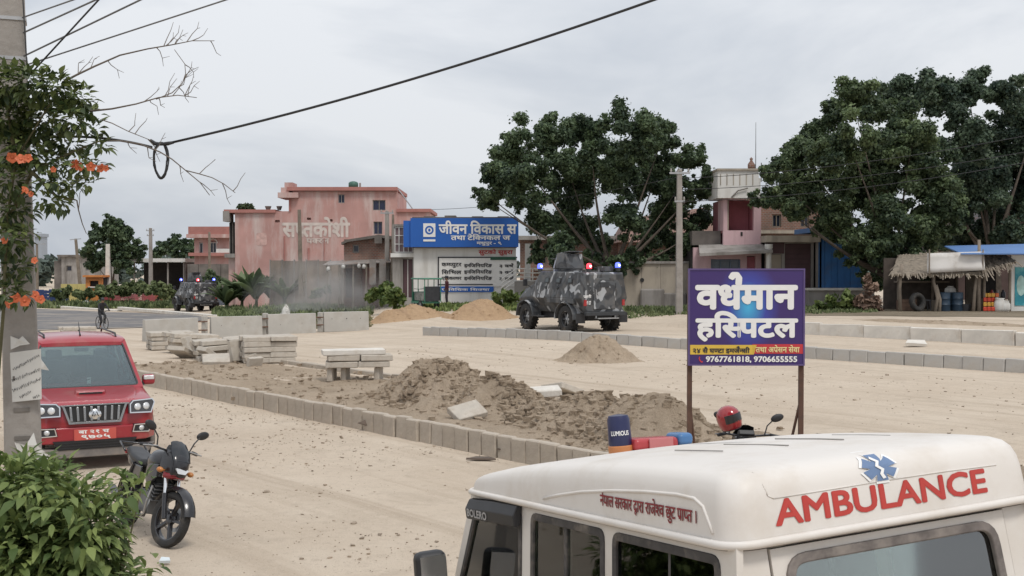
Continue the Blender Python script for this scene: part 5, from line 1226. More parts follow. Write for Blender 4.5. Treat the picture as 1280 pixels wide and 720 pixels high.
# ================================================================ WIRES
M_WIRE = mat('black_cable', (.025, .025, .027), .6, .1); M_WIRE_G = mat('grey_cable', (.16, .16, .165), .6, .1)
def wire(label, a, b, r=.012, sag=.0, m=None, n=24, group=None):
    mid = a; o3 = [a + (b - a) * (i / n) - Vector((0, 0, sag * 4 * (i / n) * (1 - i / n))) - a for i in range(n + 1)]
    k = MB(); k.tube(o3, r, 5); o = k.build('cable', m or M_WIRE, smooth=True); o.location = a
    return tag(o, label, 'cable', group)
pk = P(201, 180, 9.6)
wire('long black cable rising from the coil toward the upper right', P(215, 178, 9.6), P(1010, -72, 8.2), .011, .10)
wire('short black cable joining the near pole to the coil', P(30, 176, 9.9), P(190, 184, 9.6), .011, -.06)
wire('grey cable from the near pole passing above the bare twigs', P(30, 82, 9.9), P(300, -6, 9.0), .007, .0, M_WIRE_G)
wire('grey cable fanning up from the near pole, second lowest', P(30, 70, 9.9), P(200, -12, 9.0), .008, .0, M_WIRE_G)
wire('grey cable fanning up from the near pole, middle one', P(29, 41, 9.9), P(150, -14, 9.0), .008, .0, M_WIRE_G)
wire('black cable crossing the other cables steeply beside the pole', P(36, 95, 9.8), P(138, -16, 9.0), .008)
wire('grey cable fanning up from the near pole, topmost', P(28, 22, 9.9), P(125, -12, 9.0), .007, .0, M_WIRE_G)
wire('thin black drop wire hanging along the pole edge', P(28, -10, 9.82), P(34, 90, 9.82), .006)
coil = thing('cable_coil', 'black coil of spare cable hanging from the overhead cable', 'cable coil', tuple(P(201, 178, 9.6)))
r_ = random.Random(3)
for i in range(5):
    w, h, ph = .058 + r_.uniform(-.008, .006), .145 + r_.uniform(-.01, .012), r_.uniform(-.02, .02)
    k = MB(); k.tube([(w * math.cos(t) + r_.uniform(-.003, .003), ph + .012 * math.sin(2 * t), -.155 + h * math.sin(t)) for t in [2 * math.pi * j / 22 for j in range(23)]], .0062, 6); k.build('cable_loop', M_WIRE, coil, smooth=True)
k = MB(); k.tube([(-.09, 0, .02), (-.05, 0, -.01), (.0, 0, -.015), (.06, 0, -.01), (.11, 0, 0)], [.012, .018, .014, .018, .012], 8); k.build('cable_joint', M_WIRE, coil, smooth=True)

# ================================================================ FAR POLES
M_WOOD = mat('grey_wood', (.20, .165, .13), .9, .2, 3, .2)
def far_pole(label, px, ytop, Y, w=.26, m=None, arms=(), lean_=0.0, insul=True):
    q = GX(px, Y); h = P(px, ytop, Y).z - q.z
    rt = thing('power_pole', label, 'pole', tuple(q)); rt.rotation_euler = (0, lean_, 0)
    k = MB(); k.loft([[(sx * ww / 2, sy * ww / 2, z) for sx, sy in ((-1, -1), (1, -1), (1, 1), (-1, 1))] for z, ww in ((-.3, w), (h * .5, w * .85), (h, w * .68))]); k.build('shaft', m or M_POLE, rt, bevel=.02, seg=1)
    for (zf, lw) in arms:
        k = MB(); k.box((0, -.1, h * zf), (lw, .09, .09)); ar = k.build('cross_arm', M_STEEL, rt)
        for sx in (-.42, 0, .42) if insul else ():
            k = MB(); k.lathe([(.03, 0), (.05, .06), (.03, .12), (.045, .16), (0, .18)], 8, 0, Matrix.Translation((sx * lw, -.1, h * zf + .045))); k.build('insulator', mat('porcelain', (.35, .33, .30), .3, .1), ar, smooth=True)
    return q, h
far_pole('grey concrete power pole in front of the big tree right of the carrier', 849, 212, 54.5, .34, arms=((.975, 1.0), (.78, .5)))
far_pole('slim power pole with crossarms at far left beyond the asphalt road', 188.5, 285, 130, .45, arms=((.965, .95), (.90, .8)))
far_pole('pale concrete post in front of the far left tree', 135, 305, 124, .52, M_CONC_L, insul=False)
far_pole('dark leaning wooden pole left of the far tree', 102, 298, 140, .4, M_WOOD, arms=((.99, 1.4),), lean_=R(-5), insul=False)
far_pole('brown wooden pole standing against the painted pink wall', 376.5, 262, 86, .34, M_WOOD, insul=False, lean_=R(-1))
far_pole('pole wrapped in cables beside the brick shed', 484, 264, 76, .36, arms=((.98, .9),), insul=True)
far_pole('second slim pole beside the cable pole near the blue sign', 489.5, 268, 75, .22, M_WOOD, insul=False, lean_=R(1))
far_pole('thin wooden pole in front of the low pink house', 262, 290, 122, .3, M_WOOD, insul=False)
far_pole('slim post at the left end of the asphalt road verge', 46.5, 305, 135, .3, M_WOOD, arms=((1.0, 2.2),), insul=False)
for i, (y0, y1, y2) in enumerate(((223, 205, 160), (237, 218, 196), (252, 240, 214))):
    a = P(852, y0, 54.4)
    wire('power line from the concrete pole past the right trees, ' + ('top', 'middle', 'bottom')[i] + ' one', a, P(1330, y2 + (0, -15, -20)[i], 46), .015, .35, M_WIRE)
wire('faint power line from the concrete pole behind the big tree', P(846, 222, 54.4), P(540, 262, 72), .014, .3, M_WIRE)
# ================================================================ BUILDINGS
M_PINK = mat('salmon_pink_wall', (.46, .265, .235), .9, .14, .5, .1, 10, dirt=(.56, .45, .415), dscale=.9, dlo=.46, dhi=.66, dz=.22)
M_PINK_D = mat('red_pink_trim', (.38, .17, .145), .9, .12, 1.0)
M_PINK_L = mat('pale_pink_wall', (.58, .40, .42), .9, .08, .8, dirt=(.40, .28, .28), dscale=1.2, dz=.2)
M_ROSE = mat('rose_wall', (.36, .13, .155), .9, .1, 1.0, dirt=(.26, .10, .11), dscale=.8)
M_WHITEW = mat('white_wall', (.66, .65, .62), .9, .05, .8, dirt=(.42, .39, .35), dscale=1.2, dlo=.5, dhi=.8, dz=.18)
M_BEIGE = mat('beige_plaster', (.40, .35, .285), .95, .12, .7, .15, 8, dirt=(.22, .195, .165), dscale=.9, dlo=.46, dhi=.68, dz=.25)
M_GREYW = mat('grey_plaster', (.30, .28, .26), .95, .15, .8, .15, 8, dirt=(.15, .135, .12), dscale=1.0, dlo=.45, dhi=.68, dz=.2)
M_DARKW = mat('stained_concrete', (.17, .15, .135), .95, .25, .8, .2, 8, dirt=(.09, .08, .07), dscale=.7, dlo=.45, dhi=.7)
M_WINDK = mat('dark_window_glass', (.018, .022, .035), .12, .2, spec=.6)
M_WINBL = mat('blue_black_window', (.02, .025, .06), .2, .2)
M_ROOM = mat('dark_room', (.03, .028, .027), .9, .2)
M_TIN = mat('rusty_tin', (.26, .235, .215), .6, .2, 1.5, metal=.3, dirt=(.22, .12, .075), dscale=1.2, dlo=.5, dhi=.7)
M_BLUEP = mat('blue_sign_print', (.012, .105, .42), .5, .04, .5)
M_BLUEW = mat('blue_painted_sheet', (.025, .115, .30), .6, .12, 1.2, dirt=(.05, .09, .16), dscale=1.0)
M_MAROON = mat('maroon_shutter', (.085, .045, .05), .7, .15, 1.5)
M_THATCH = mat('dry_thatch', (.215, .18, .14), .95, .3, 6)
def brick_mat():
    m = bpy.data.materials.new('brick_wall'); m.use_nodes = True; nt = m.node_tree; b = nt.nodes['Principled BSDF']; b.inputs['Roughness'].default_value = .9
    tc = nt.nodes.new('ShaderNodeTexCoord'); mp = nt.nodes.new('ShaderNodeMapping'); mp.inputs['Rotation'].default_value = (R(90), 0, 0); br = nt.nodes.new('ShaderNodeTexBrick')
    br.inputs['Color1'].default_value = (.26, .115, .075, 1); br.inputs['Color2'].default_value = (.19, .10, .075, 1); br.inputs['Mortar'].default_value = (.26, .23, .20, 1); br.inputs['Scale'].default_value = 2.2
    br.inputs['Mortar Size'].default_value = .03
    no = nt.nodes.new('ShaderNodeTexNoise'); no.inputs['Scale'].default_value = .9; no.inputs['Detail'].default_value = 6; mx = nt.nodes.new('ShaderNodeMixRGB'); mx.inputs[2].default_value = (.11, .085, .07, 1)
    mr = nt.nodes.new('ShaderNodeMapRange'); mr.inputs[1].default_value = .45; mr.inputs[2].default_value = .75
    nt.links.new(tc.outputs['Object'], mp.inputs[0]); nt.links.new(mp.outputs[0], br.inputs['Vector']); nt.links.new(tc.outputs['Object'], no.inputs['Vector']); nt.links.new(no.outputs[0], mr.inputs[0]); nt.links.new(mr.outputs[0], mx.inputs[0]); nt.links.new(br.outputs[0], mx.inputs[1]); nt.links.new(mx.outputs[0], b.inputs['Base Color'])
    MATS['brick_wall'] = m; return m
M_BRICK = brick_mat()
class Bld:
    """a building drawn on its front plane at distance Y; px/py are read from the photograph and turned into metres on that plane"""
    def __init__(s, name, label, cat, pxc, Y, group=None, yaw=0.0):
        s.pxc, s.Y = pxc, Y; q = GX(pxc, Y); s.gz = q.z
        s.o = thing(name, label, cat, tuple(q), yaw, group)
    def x(s, px): return (px - s.pxc) * s.Y / FPX
    def z(s, py): return P(s.pxc, py, s.Y).z - s.gz
    def box(s, nm, x0, x1, y0, y1, m, d0=0.0, d1=3.0, par=None, bevel=0.0):
        """block seen from px x0..x1 and py y0 (top)..y1 (bottom, None = ground), from depth d0 to d1 behind the front plane"""
        zt = s.z(y0); zb = s.z(y1) if y1 is not None else -.4
        k = MB(); k.box(((s.x(x0) + s.x(x1)) / 2, (d0 + d1) / 2, (zt + zb) / 2), (s.x(x1) - s.x(x0), d1 - d0, zt - zb)); return k.build(nm, m, par or s.o, bevel=bevel, seg=1)
    def wall(s, nm, x0, x1, y0, y1, m, holes=(), d0=0.0, t=.25, par=None):
        """front wall with real openings"""
        X = sorted({x0, x1, *[h[0] for h in holes], *[h[1] for h in holes]}); Yy = sorted({y0, *( [y1] if y1 is not None else [999]), *[h[2] for h in holes], *[h[3] for h in holes]})
        k = MB()
        for xa, xb in zip(X, X[1:]):
            for ya, yb in zip(Yy, Yy[1:]):
                cx, cy = (xa + xb) / 2, (ya + yb) / 2
                if any(h[0] < cx < h[1] and h[2] < cy < h[3] for h in holes): continue
                zt = s.z(ya); zb = s.z(yb) if yb != 999 else -.4
                k.box(((s.x(xa) + s.x(xb)) / 2, d0 + t / 2, (zt + zb) / 2), (s.x(xb) - s.x(xa), t, zt - zb))
        return k.build(nm, m, par or s.o)
    def window(s, x0, x1, y0, y1, m=None, d=.12, bars=(1, 1), mf=None, fw=.06, nm='window', par=None):
        xa, xb, zt, zb = s.x(x0), s.x(x1), s.z(y0), s.z(y1); k = MB(); cx, cz = (xa + xb) / 2, (zt + zb) / 2
        for c_, d_ in (((xa + fw / 2, d, cz), (fw, .08, zt - zb)), ((xb - fw / 2, d, cz), (fw, .08, zt - zb)), ((cx, d, zt - fw / 2), (xb - xa - 2 * fw, .08, fw)), ((cx, d, zb + fw / 2), (xb - xa - 2 * fw, .08, fw))): k.box(c_, d_)
        w = k.build(nm, mf or M_GREYW, par or s.o)
        for i in range(1, bars[0]): k = MB(); k.box((xa + (xb - xa) * i / bars[0], d - .02, cz), (.05, .05, zt - zb - 2 * fw)); k.build('mullion', mf or M_GREYW, w)
        for i in range(1, bars[1]): k = MB(); k.box((cx, d - .025, zb + (zt - zb) * i / bars[1]), (xb - xa - 2 * fw, .045, .05)); k.build('glazing_bar', mf or M_GREYW, w)
        k = MB(); k.box((cx, d + .04, cz), (xb - xa - fw, .02, zt - zb - fw)); k.build('pane', m or M_WINDK, w)
        return w
    def text(s, spec, x0, x1, y0, y1, m, d=-.01, bold=.02, nm='lettering', par=None):
        T = plane_T((0, d, 0), (1, 0, 0), (0, 0, 1)); return text(nm, spec, (s.x(x0), s.x(x1), s.z(y1), s.z(y0)), m, par or s.o, T, bold, .012)

# ---------------- salmon pink building with painted name
b = Bld('pink_building', 'large salmon pink building with a painted name across its wall', 'building', 410, 96)
hA = [(423, 431, 243, 254), (466, 482, 250, 263), (467, 478, 277, 293), (412, 416, 274, 277), (384, 389, 272, 275)]
b.wall('front_wall', 363, 497, 239, None, M_PINK, hA)
b.wall('left_wing_wall', 294, 363, 264, None, M_PINK, [(344, 350, 275, 278)], d0=.0)
b.wall('right_wing_wall', 497, 538, 262, None, M_PINK, d0=.06)
b.box('main_block', 372, 496, 239.5, None, M_PINK, .3, 9); b.box('wing_block', 295, 363, 266, None, M_PINK, .3, 9); b.box('right_block', 497, 537, 266, None, M_PINK, .35, 8)
b.box('balcony_recess', 284.5, 294, 277, 320, M_ROOM, .9, 6); b.box('balcony_floor', 281, 294, 317, 322, M_GREYW, -.1, 2); b.box('balcony_wall', 284, 294, 322, None, M_PINK, .5, 6)
for x in (285, 289, 293): b.box('balcony_bar', x, x + .8, 278, 317, M_GREYW, .5, .58)
b.box('wing_parapet', 281, 345, 262, 266, M_PINK_D, -.25, 8.8); b.box('parapet_corner', 280, 288, 264, 277, M_GREYW, -.3, 1.2)
b.box('roof_band', 360, 497, 234, 238.5, M_PINK_D, -.35, 9); b.box('roof_overhang', 349, 374, 241, 247.5, M_PINK, -.5, 3); b.box('roof_turret', 356, 366, 228, 241, M_PINK, .0, 2); b.box('overhang_front', 352, 362, 234.5, 241.5, M_PINK, -.2, 2)
b.box('stair_recess', 363.5, 372, 247.5, 264, M_DARKW, .26, 3); b.box('stair_column', 361.5, 364, 247, 264, M_PINK_D, -.1, .3); b.box('right_parapet', 496, 539, 261, 265, M_PINK_D, -.15, 8)
for h in hA[:3]: b.window(*h, M_WINBL, .14, (2, 1))
b.text('सप-तकोशी', 353, 438, 271, 297, mat('faded_white_paint', (.60, .52, .47), .9, .12, 1.5), bold=.035); b.text('पक-रल', 383, 412, 298, 304.5, MATS['faded_white_paint'], bold=.03)
k = MB(); T = plane_T((b.x(327), -.012, b.z(299)), (1, 0, 0), (0, 0, 1)); k.prism(rrect(.9, 1.1, .2, 3), .004); o = k.build('faded_mural', mat('faded_mural', (.55, .36, .32), .9, .2, 3), b.o); o.matrix_basis = T
for x0, x1, y0 in ((385, 387, 330), (355, 356.5, 315), (405, 406, 318)): b.box('drain_pipe', x0, x1, y0 - 20, 372, M_PINK_D, -.1, -.02)
k = MB(); k.lathe([(.30, 0), (.42, .08), (.42, .45), (.30, .55), (.12, .60), (0, .60)], 16, 0, Matrix.Translation((b.x(439.5), 1.2, b.z(234)))); k.build('water_tank', mat('green_tank', (.045, .12, .09), .5, .1), b.o, smooth=True)
k = MB(); k.box((b.x(448), 1.2, b.z(231)), (.15, .15, .5)); k.build('roof_pipe', M_GREYW, b.o)
for off in (0, .35):
    k = MB(); k.tube([(b.x(495), .6 + off, b.z(233)), (b.x(516), .6 + off, b.z(262))], .045, 6); k.build('ladder_rail', M_STEEL, b.o)
for i in range(6): k = MB(); t = (i + .5) / 6; k.tube([(b.x(495 + 21 * t), .6, b.z(233 + 29 * t)), (b.x(495 + 21 * t), .95, b.z(233 + 29 * t))], .03, 5); k.build('ladder_rung', M_STEEL, b.o)
for x, w in ((333, .28), (347, .25)): k = MB(); k.lathe([(w * .6, 0), (w, .3), (w, .34), (w * .5, .34)], 10, 0, Matrix.Translation((b.x(x), .8, b.z(262)))); k.build('roof_pot', M_DARKW, b.o)

# ---------------- compound wall in front of it
b = Bld('compound_wall', 'stained dark boundary wall below the painted pink building', 'wall', 400, 90)
for i in range(7):
    x0 = 338 + i * 15; b.box('wall_panel', x0 + .3, x0 + 14.7, 325.5 + (i % 3) * .5, None, mat('stained_compound_wall', (.25, .205, .17), .95, .2, .8, .2, 8, dirt=(.13, .11, .095), dscale=1.0, dlo=.42, dhi=.68, dz=.25), 0, .25); b.box('pilaster', x0 - .8, x0 + .2, 324.5, None, M_GREYW, -.08, .33)
b = Bld('compound_wall', 'low dark wall under the small pink house at left', 'wall', 265, 126)
for i in range(4): x0 = 234 + i * 14; b.box('wall_panel', x0 + .3, x0 + 13.6, 330, None, M_DARKW, 0, .25)

# ---------------- low pink house at left with arched window
b = Bld('pink_house', 'small pink house with an arched window left of the painted building', 'building', 262, 132)
b.wall('front_wall', 243, 292, 296, None, M_PINK, [(262, 271, 301, 316), (249, 254, 303, 318)])
b.box('house_block', 243.5, 291.5, 297, None, M_PINK, .3, 8)
b.box('roof_parapet', 238, 290, 283.5, 295, M_PINK_D, -.8, 8); b.box('balcony_slab', 236, 292, 293, 297.5, M_PINK, -1.0, 1); b.box('lower_slab', 238, 292, 316, 320, M_PINK_D, -.8, 1); b.box('white_band', 272, 290, 311, 316, M_WHITEW, -.6, -.4)
w = b.window(262.5, 270.5, 303, 316, M_WINDK, .12, (2, 1), M_WHITEW)
k = MB(); T = plane_T((b.x(266.5), -.02, b.z(304)), (1, 0, 0), (0, 0, 1)); rr = b.x(271.3) - b.x(266.5)
k.ring([(rr * 1.25 * math.cos(R(a)), rr * 1.25 * math.sin(R(a))) for a in range(0, 181, 15)] + [(-rr * 1.25, -.02), (rr * 1.25, -.02)], [(rr * math.cos(R(a)), rr * math.sin(R(a))) for a in range(0, 181, 15)] + [(-rr, -.015), (rr, -.015)], .06); o = k.build('arch', M_WHITEW, b.o); o.matrix_basis = T
b.window(249.3, 253.7, 303.5, 317.5, M_WINDK, .12, (1, 1), M_WHITEW)

# ---------------- far left: grey house, shed with pale roof edge, tower
b = Bld('grey_house', 'flat roofed grey house far left behind the tree', 'building', 105, 165)
b.wall('front_wall', 77, 125, 320, None, M_GREYW, [(83, 90, 332, 339), (107, 113, 331, 338)]); b.box('house_block', 77.5, 124.5, 321, None, M_GREYW, .3, 8); b.box('roof_slab', 73, 128, 318.5, 321, M_DARKW, -.5, 8.5); b.window(83.3, 89.7, 332.3, 338.7); b.window(107.3, 112.7, 331.3, 337.7); b.box('side_porch', 66, 77, 326, None, M_DARKW, .5, 5); b.box('stair_head', 69, 75, 319, 327, M_DARKW, 1, 3)
b = Bld('open_shed', 'dark open shed with a pale roof edge left of the pink house', 'building', 200, 134)
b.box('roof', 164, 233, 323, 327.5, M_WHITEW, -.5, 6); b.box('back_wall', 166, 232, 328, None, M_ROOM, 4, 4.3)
for x in (168, 189, 210, 230): b.box('post', x - .8, x + .8, 327.5, None, M_GREYW, -.1, .1)
b.box('shed_side', 230, 232.5, 328, None, M_DARKW, 0, 4)
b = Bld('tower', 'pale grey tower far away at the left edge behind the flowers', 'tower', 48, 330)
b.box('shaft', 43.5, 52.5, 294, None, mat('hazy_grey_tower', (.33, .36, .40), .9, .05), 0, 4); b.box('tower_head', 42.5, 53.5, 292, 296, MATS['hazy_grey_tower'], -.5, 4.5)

# ---------------- brick shed with lean-to
b = Bld('brick_shed', 'small brick shed with a tin lean-to beside the blue signed building', 'building', 455, 78)
b.wall('front_wall', 430, 490, 299, None, M_BRICK, [(441, 449, 306, 316), (432, 441, 335, 372), (452, 464, 334, 372)]); b.box('shed_block', 431, 489, 301, None, M_BRICK, .3, 5)
k = MB(); k.loft([[(b.x(x), d, b.z(y)) for x, y in ((428, 303), (436, 299.5), (474, 293.5), (492, 295.5), (492, 299.2), (474, 297.2), (436, 302.5), (428, 306))] for d in (-.5, 5.3)]); k.build('roof', M_DARKW, b.o)
b.window(441.3, 448.7, 306.3, 315.7, M_WINDK); b.box('door', 432.3, 440.7, 335.3, None, M_MAROON, .18, .24); b.box('door', 452.3, 463.7, 334.3, None, M_PINK_D, .18, .24)
k = MB(); T = [(b.x(411), -2.6, b.z(331.5)), (b.x(500), -2.6, b.z(327)), (b.x(500), .0, b.z(322.5)), (b.x(411), .0, b.z(326.5))]; k.add(T + [(x, y, z - .06) for x, y, z in T], [(0, 1, 2, 3), (7, 6, 5, 4), (0, 4, 5, 1), (1, 5, 6, 2), (2, 6, 7, 3), (3, 7, 4, 0)]); k.build('lean_to_roof', M_TIN, b.o)
for x in (415, 430, 447, 463, 479, 496): k = MB(); k.tube([(b.x(x), -2.45, -.3), (b.x(x) + .05, -2.45, b.z(330.5))], .06, 6); k.build('lean_to_post', M_WOOD, b.o)
for x in (468, 480, 503, 510): b.box('tin_sheet', x, x + 8, 325 + (x % 3), 355, M_TIN, -2.75, -2.7)
k = MB(); k.box((b.x(474), -.4, b.z(300)), (.5, .4, .5)); k.build('junk_bundle', M_DARKW, b.o)
for x, y in ((418, 336), (436, 333), (455, 332), (461, 333)): k = MB(); k.ball((b.x(x), -2.5, b.z(y)), (.14, .14, .18)); k.build('hanging_bundle', M_WHITEW, b.o, smooth=True)

# ---------------- white building with blue sign
b = Bld('signed_building', 'white building with a big blue sign board and a list of courses', 'building', 575, 72)
b.wall('front_wall', 517, 645, 309, None, M_WHITEW); b.box('building_block', 518, 644, 310, None, M_WHITEW, .3, 7)
sgb = b.box('blue_sign', 514, 648, 273, 309, M_BLUEP, -.5, -.35); b.box('sign_return', 505, 514, 276, 309, M_BLUEP, -.35, .1); b.box('sign_backing', 516, 646, 271.5, 310, M_DARKW, -.33, .2)
for x in (530, 556, 590, 622): b.box('roof_scrap', x, x + 14, 269.5 + (x % 4) * .5, 273, M_DARKW, -.2, 1.0)
b.text('जीवन िवकास स', 549, 646, 276, 293, M_LETTER_W, -.51, .03, par=sgb); b.text('तथा टेिक-नकल ज', 564, 638, 292.5, 300.5, M_LETTER_W, -.51, .03, par=sgb); b.text('मधुपुर - ९', 596, 627, 302.3, 307.3, M_LETTER_W, -.51, .03, par=sgb)
T = plane_T((b.x(537.5), -.51, b.z(288)), (1, 0, 0), (0, 0, 1)); sq = (b.x(545) - b.x(530))
k = MB(); k.prism(rrect(sq, sq * 1.12, .02, 2), .01); em = k.build('emblem', M_LETTER_W, sgb); em.matrix_basis = T
k = MB(); n_ = 24; k.ring([(sq * .36 * math.cos(2 * math.pi * i / n_), sq * .36 * math.sin(2 * math.pi * i / n_)) for i in range(n_)], [(sq * .22 * math.cos(2 * math.pi * i / n_), sq * .22 * math.sin(2 * math.pi * i / n_)) for i in range(n_)], .008, None, 0, .011); k.build('emblem_ring', M_BLUEP, em)
k = MB(); k.prism([(sq * .10 * math.cos(R(a)), sq * .13 * math.sin(R(a))) for a in range(0, 360, 30)], .008, None, 0, .011); k.build('emblem_dot', M_BLUEP, em); b.box('emblem_caption', 530, 545, 299.5, 302, M_LETTER_W, -.525, -.505, sgb)
pb_ = b.box('course_panel', 549, 646, 322, 358, mat('panel_white', (.70, .69, .665), .6, .04), -.06, -.01)
b.box('panel_border', 548, 646.5, 321, 322.5, M_LETTER_K, -.08, -.005); b.box('panel_border', 548, 616, 355, 356.3, M_LETTER_K, -.09, -.065); b.box('panel_border', 547.4, 548.6, 321, 357, M_LETTER_K, -.08, -.005)
for i, (t1, t2) in enumerate((('कम-प-युटर', 'इन-िजिनयिरङ'), ('िसिभल', 'इन-िजिनयिरङ'), ('एिग~कल-चर', 'इन-िजिनयिरङ'))):
    y = 328.5 + i * 8; b.text(t1, 552, 577, y, y + 6.2, M_LETTER_K, -.065, .03, par=pb_); b.text(t2, 580, 615, y, y + 6.2, M_LETTER_K, -.065, .03, par=pb_)
for i in range(3): b.text('३ वष^', 624, 642, 329 + i * 8, 334.5 + i * 8, M_LETTER_K, -.065, .03, par=pb_)
b.box('blue_strip', 545, 617, 358, 365, M_BLUEP, -.07, -.01); b.text('प~ािविधक िशक-षा', 552, 612, 359.5, 363.5, M_LETTER_W, -.075, .02)
b.text('सुटको सुइरा', 598, 641, 311, 319.5, mat('red_paint_lettering', (.45, .05, .05), .7, .1), -.01, .03); b.box('green_strip', 613, 645, 321, 325, mat('dark_green_paint', (.02, .085, .05), .6, .1), -.1, -.02)
b.wall('left_front', 490, 517, 280, None, M_GREYW, [(492, 516, 283, 316), (503, 515, 324, 372)], .3); b.box('left_block', 490.5, 516.5, 282, None, M_ROOM, .8, 5); b.box('white_band', 488, 517, 316.5, 321.5, M_WHITEW, .1, .32)
b.window(492.3, 515.7, 283.3, 315.7, mat('rose_grey_pane', (.17, .115, .12), .4, .2), .42, (4, 3), M_WHITEW); b.box('metal_door', 503.4, 514.6, 324.4, None, M_MAROON, .45, .5); b.box('metal_door_bar', 508.6, 509.4, 324.4, 372, M_WHITEW, .42, .45)
b.box('white_pillar', 656, 663, 305, None, M_WHITEW, -1.2, -.8)
for y in (336, 341, 346, 350.5):
    k = MB(); k.tube([(b.x(627), -2.4, b.z(y + 13)), (b.x(645), -2.4, b.z(y)), (b.x(674), -2.4, b.z(y))], .04, 6); k.build('stair_rail', M_WHITEW, b.o)
for x in (645, 655, 665, 674): k = MB(); k.tube([(b.x(x), -2.4, b.z(336)), (b.x(x), -2.4, b.z(362))], .045, 6); k.build('rail_post', M_WHITEW, b.o)
b.box('stair_landing', 643, 676, 351, None, M_GREYW, -2.5, -.5)

# ---------------- houses behind the big tree
b = Bld('brick_house', 'brown brick house half hidden behind the big tree', 'building', 715, 80)
b.wall('front_wall', 650, 782, 300, None, M_BRICK, [(672, 683, 312, 330), (700, 713, 312, 330), (742, 756, 310, 330)]); b.box('house_block', 651, 781, 302, None, M_BRICK, .3, 7)
for h in ((672, 683, 312, 330), (700, 713, 312, 330), (742, 756, 310, 330)): b.window(h[0] + .3, h[1] - .3, h[2] + .3, h[3] - .3, M_WINDK, .12, (2, 1), M_WOOD)
b.box('roof_slab', 646, 786, 295, 300, M_GREYW, -.6, 7.4); b.box('lower_slab', 668, 776, 335, 338, M_GREYW, -1.6, .2)
b = Bld('tiled_house', 'house with a sloping reddish tile roof left of the pink house', 'building', 835, 76)
b.wall('front_wall', 778, 898, 300, None, M_BRICK, [(800, 812, 308, 322)]); b.box('house_block', 779, 897, 301, None, M_BRICK, .3, 6); b.window(800.3, 811.7, 308.3, 321.7, M_WINDK, .12, (2, 1), M_WOOD)
k = MB(); k.loft([[(b.x(772), -.8, b.z(303)), (b.x(786), 3.2, b.z(271)), (b.x(772), 7, b.z(303))], [(b.x(903), -.8, b.z(303)), (b.x(892), 3.2, b.z(256)), (b.x(903), 7, b.z(303))]]); k.build('tile_roof', mat('weathered_tiles', (.21, .125, .10), .9, .2, 3, .3, 14, dirt=(.13, .10, .09), dscale=1.2), b.o)

# ---------------- boundary wall behind the carrier
b = Bld('boundary_wall', 'weathered beige boundary wall between the big tree and the pole', 'wall', 825, 64)
for i, x0 in enumerate((778, 802, 826, 848)): b.box('wall_panel', x0 + .15, x0 + 23.8 if x0 < 848 else 868, 329.5, None, M_BEIGE, 0, .3)
for i, x0 in enumerate((778, 802, 826, 848)): b.box('coping', x0 + .1, x0 + 23.9 if x0 < 848 else 868.5, 326.5, 329.5, M_GREYW, -.1, .4)
for x0, x1, y in ((800, 830, 361), (828, 858, 366)): b.box('rubble_course', x0, x1, y, None, M_GREYW, -.35, -.05, bevel=.08)
k = MB(); k.lathe([(.12, 0), (.12, .03)], 10, 0, Matrix.Translation((b.x(802.5), -.02, b.z(350))) @ Matrix.Rotation(R(90), 4, 'X')); k.build('drain_hole', M_HOLE, b.o)

# ---------------- narrow pink house
b = Bld('pink_balcony_house', 'narrow pink house with an open rose balcony right of the pole', 'building', 925, 62)
b.box('tower_parapet', 895, 946, 213, 248, M_WHITEW, -.4, 2.5); b.box('parapet_cap', 894, 947, 211.5, 214, M_BEIGE, -.5, 2.6)
for i in range(6): b.box('parapet_groove', 898 + i * 8, 899 + i * 8, 218, 232, M_BEIGE, -.43, -.39)
b.wall('tower_wall', 904, 951, 248, 309, M_PINK_L, [(909, 942, 250, 288)], 0, .3); b.box('balcony_back', 905, 950, 249, 309, M_ROSE, 1.5, 3.5); b.box('balcony_side', 942, 951, 249.5, 288, M_ROSE, .32, 1.5); b.box('balcony_side', 903.5, 906.5, 249.5, 288, M_PINK_L, .32, 1.5); b.box('balcony_slab', 904.3, 950.7, 288.2, 291, M_ROSE, .31, 1.5)
b.box('balcony_pipe', 909.5, 911, 250, 288, M_BEIGE, .1, .2); b.box('spout_stain', 925.5, 928, 290, 295, M_ROOM, -.03, -.005)
b.box('side_block', 868, 904, 288, 306, M_DARKW, .8, 4); b.box('rear_stair', 946, 962, 218, 300, M_BEIGE, 2.6, 5)
k = MB(); T = [(b.x(868), -1.7, b.z(317)), (b.x(957), -1.7, b.z(313)), (b.x(953), .2, b.z(304)), (b.x(874), .2, b.z(306))]; k.add(T + [(x, y, z - .16) for x, y, z in T], [(0, 1, 2, 3), (7, 6, 5, 4), (0, 4, 5, 1), (1, 5, 6, 2), (2, 6, 7, 3), (3, 7, 4, 0)]); k.build('canopy_slab', M_GREYW, b.o)
b.wall('ground_wall', 867, 952, 309.3, None, M_PINK_L, [(889, 926, 324, 340), (934, 945, 320, 372)], .1, .25); b.box('ground_room', 868, 951, 310, None, M_ROOM, 1.2, 4); b.window(889.3, 925.7, 324.3, 339.7, mat('blue_grey_pane', (.07, .095, .13), .3, .2), .2, (3, 1), mat('blue_grey_frame', (.12, .16, .22), .6, .1)); b.box('inner_door', 934.3, 944.7, 321, None, M_ROSE, .3, .35)
k = MB(); k.lathe([(.15, -.3), (.15, 3.2), (.22, 3.3), (.22, 3.5)], 14, 0, Matrix.Translation((b.x(954), -1.3, 0))); k.build('porch_column', M_WHITEW, b.o, smooth=True, auto=40)
b.box('tower_pillar', 945.5, 951.3, 222, 248, M_WHITEW, .2, .6); k = MB(); k.lathe([(.12, 0), (.2, .1), (.2, .3), (.06, .5), (.1, .6), (0, .7)], 10, 0, Matrix.Translation((b.x(940), .3, b.z(211.5)))); k.build('finial', M_BRICK, b.o, smooth=True)
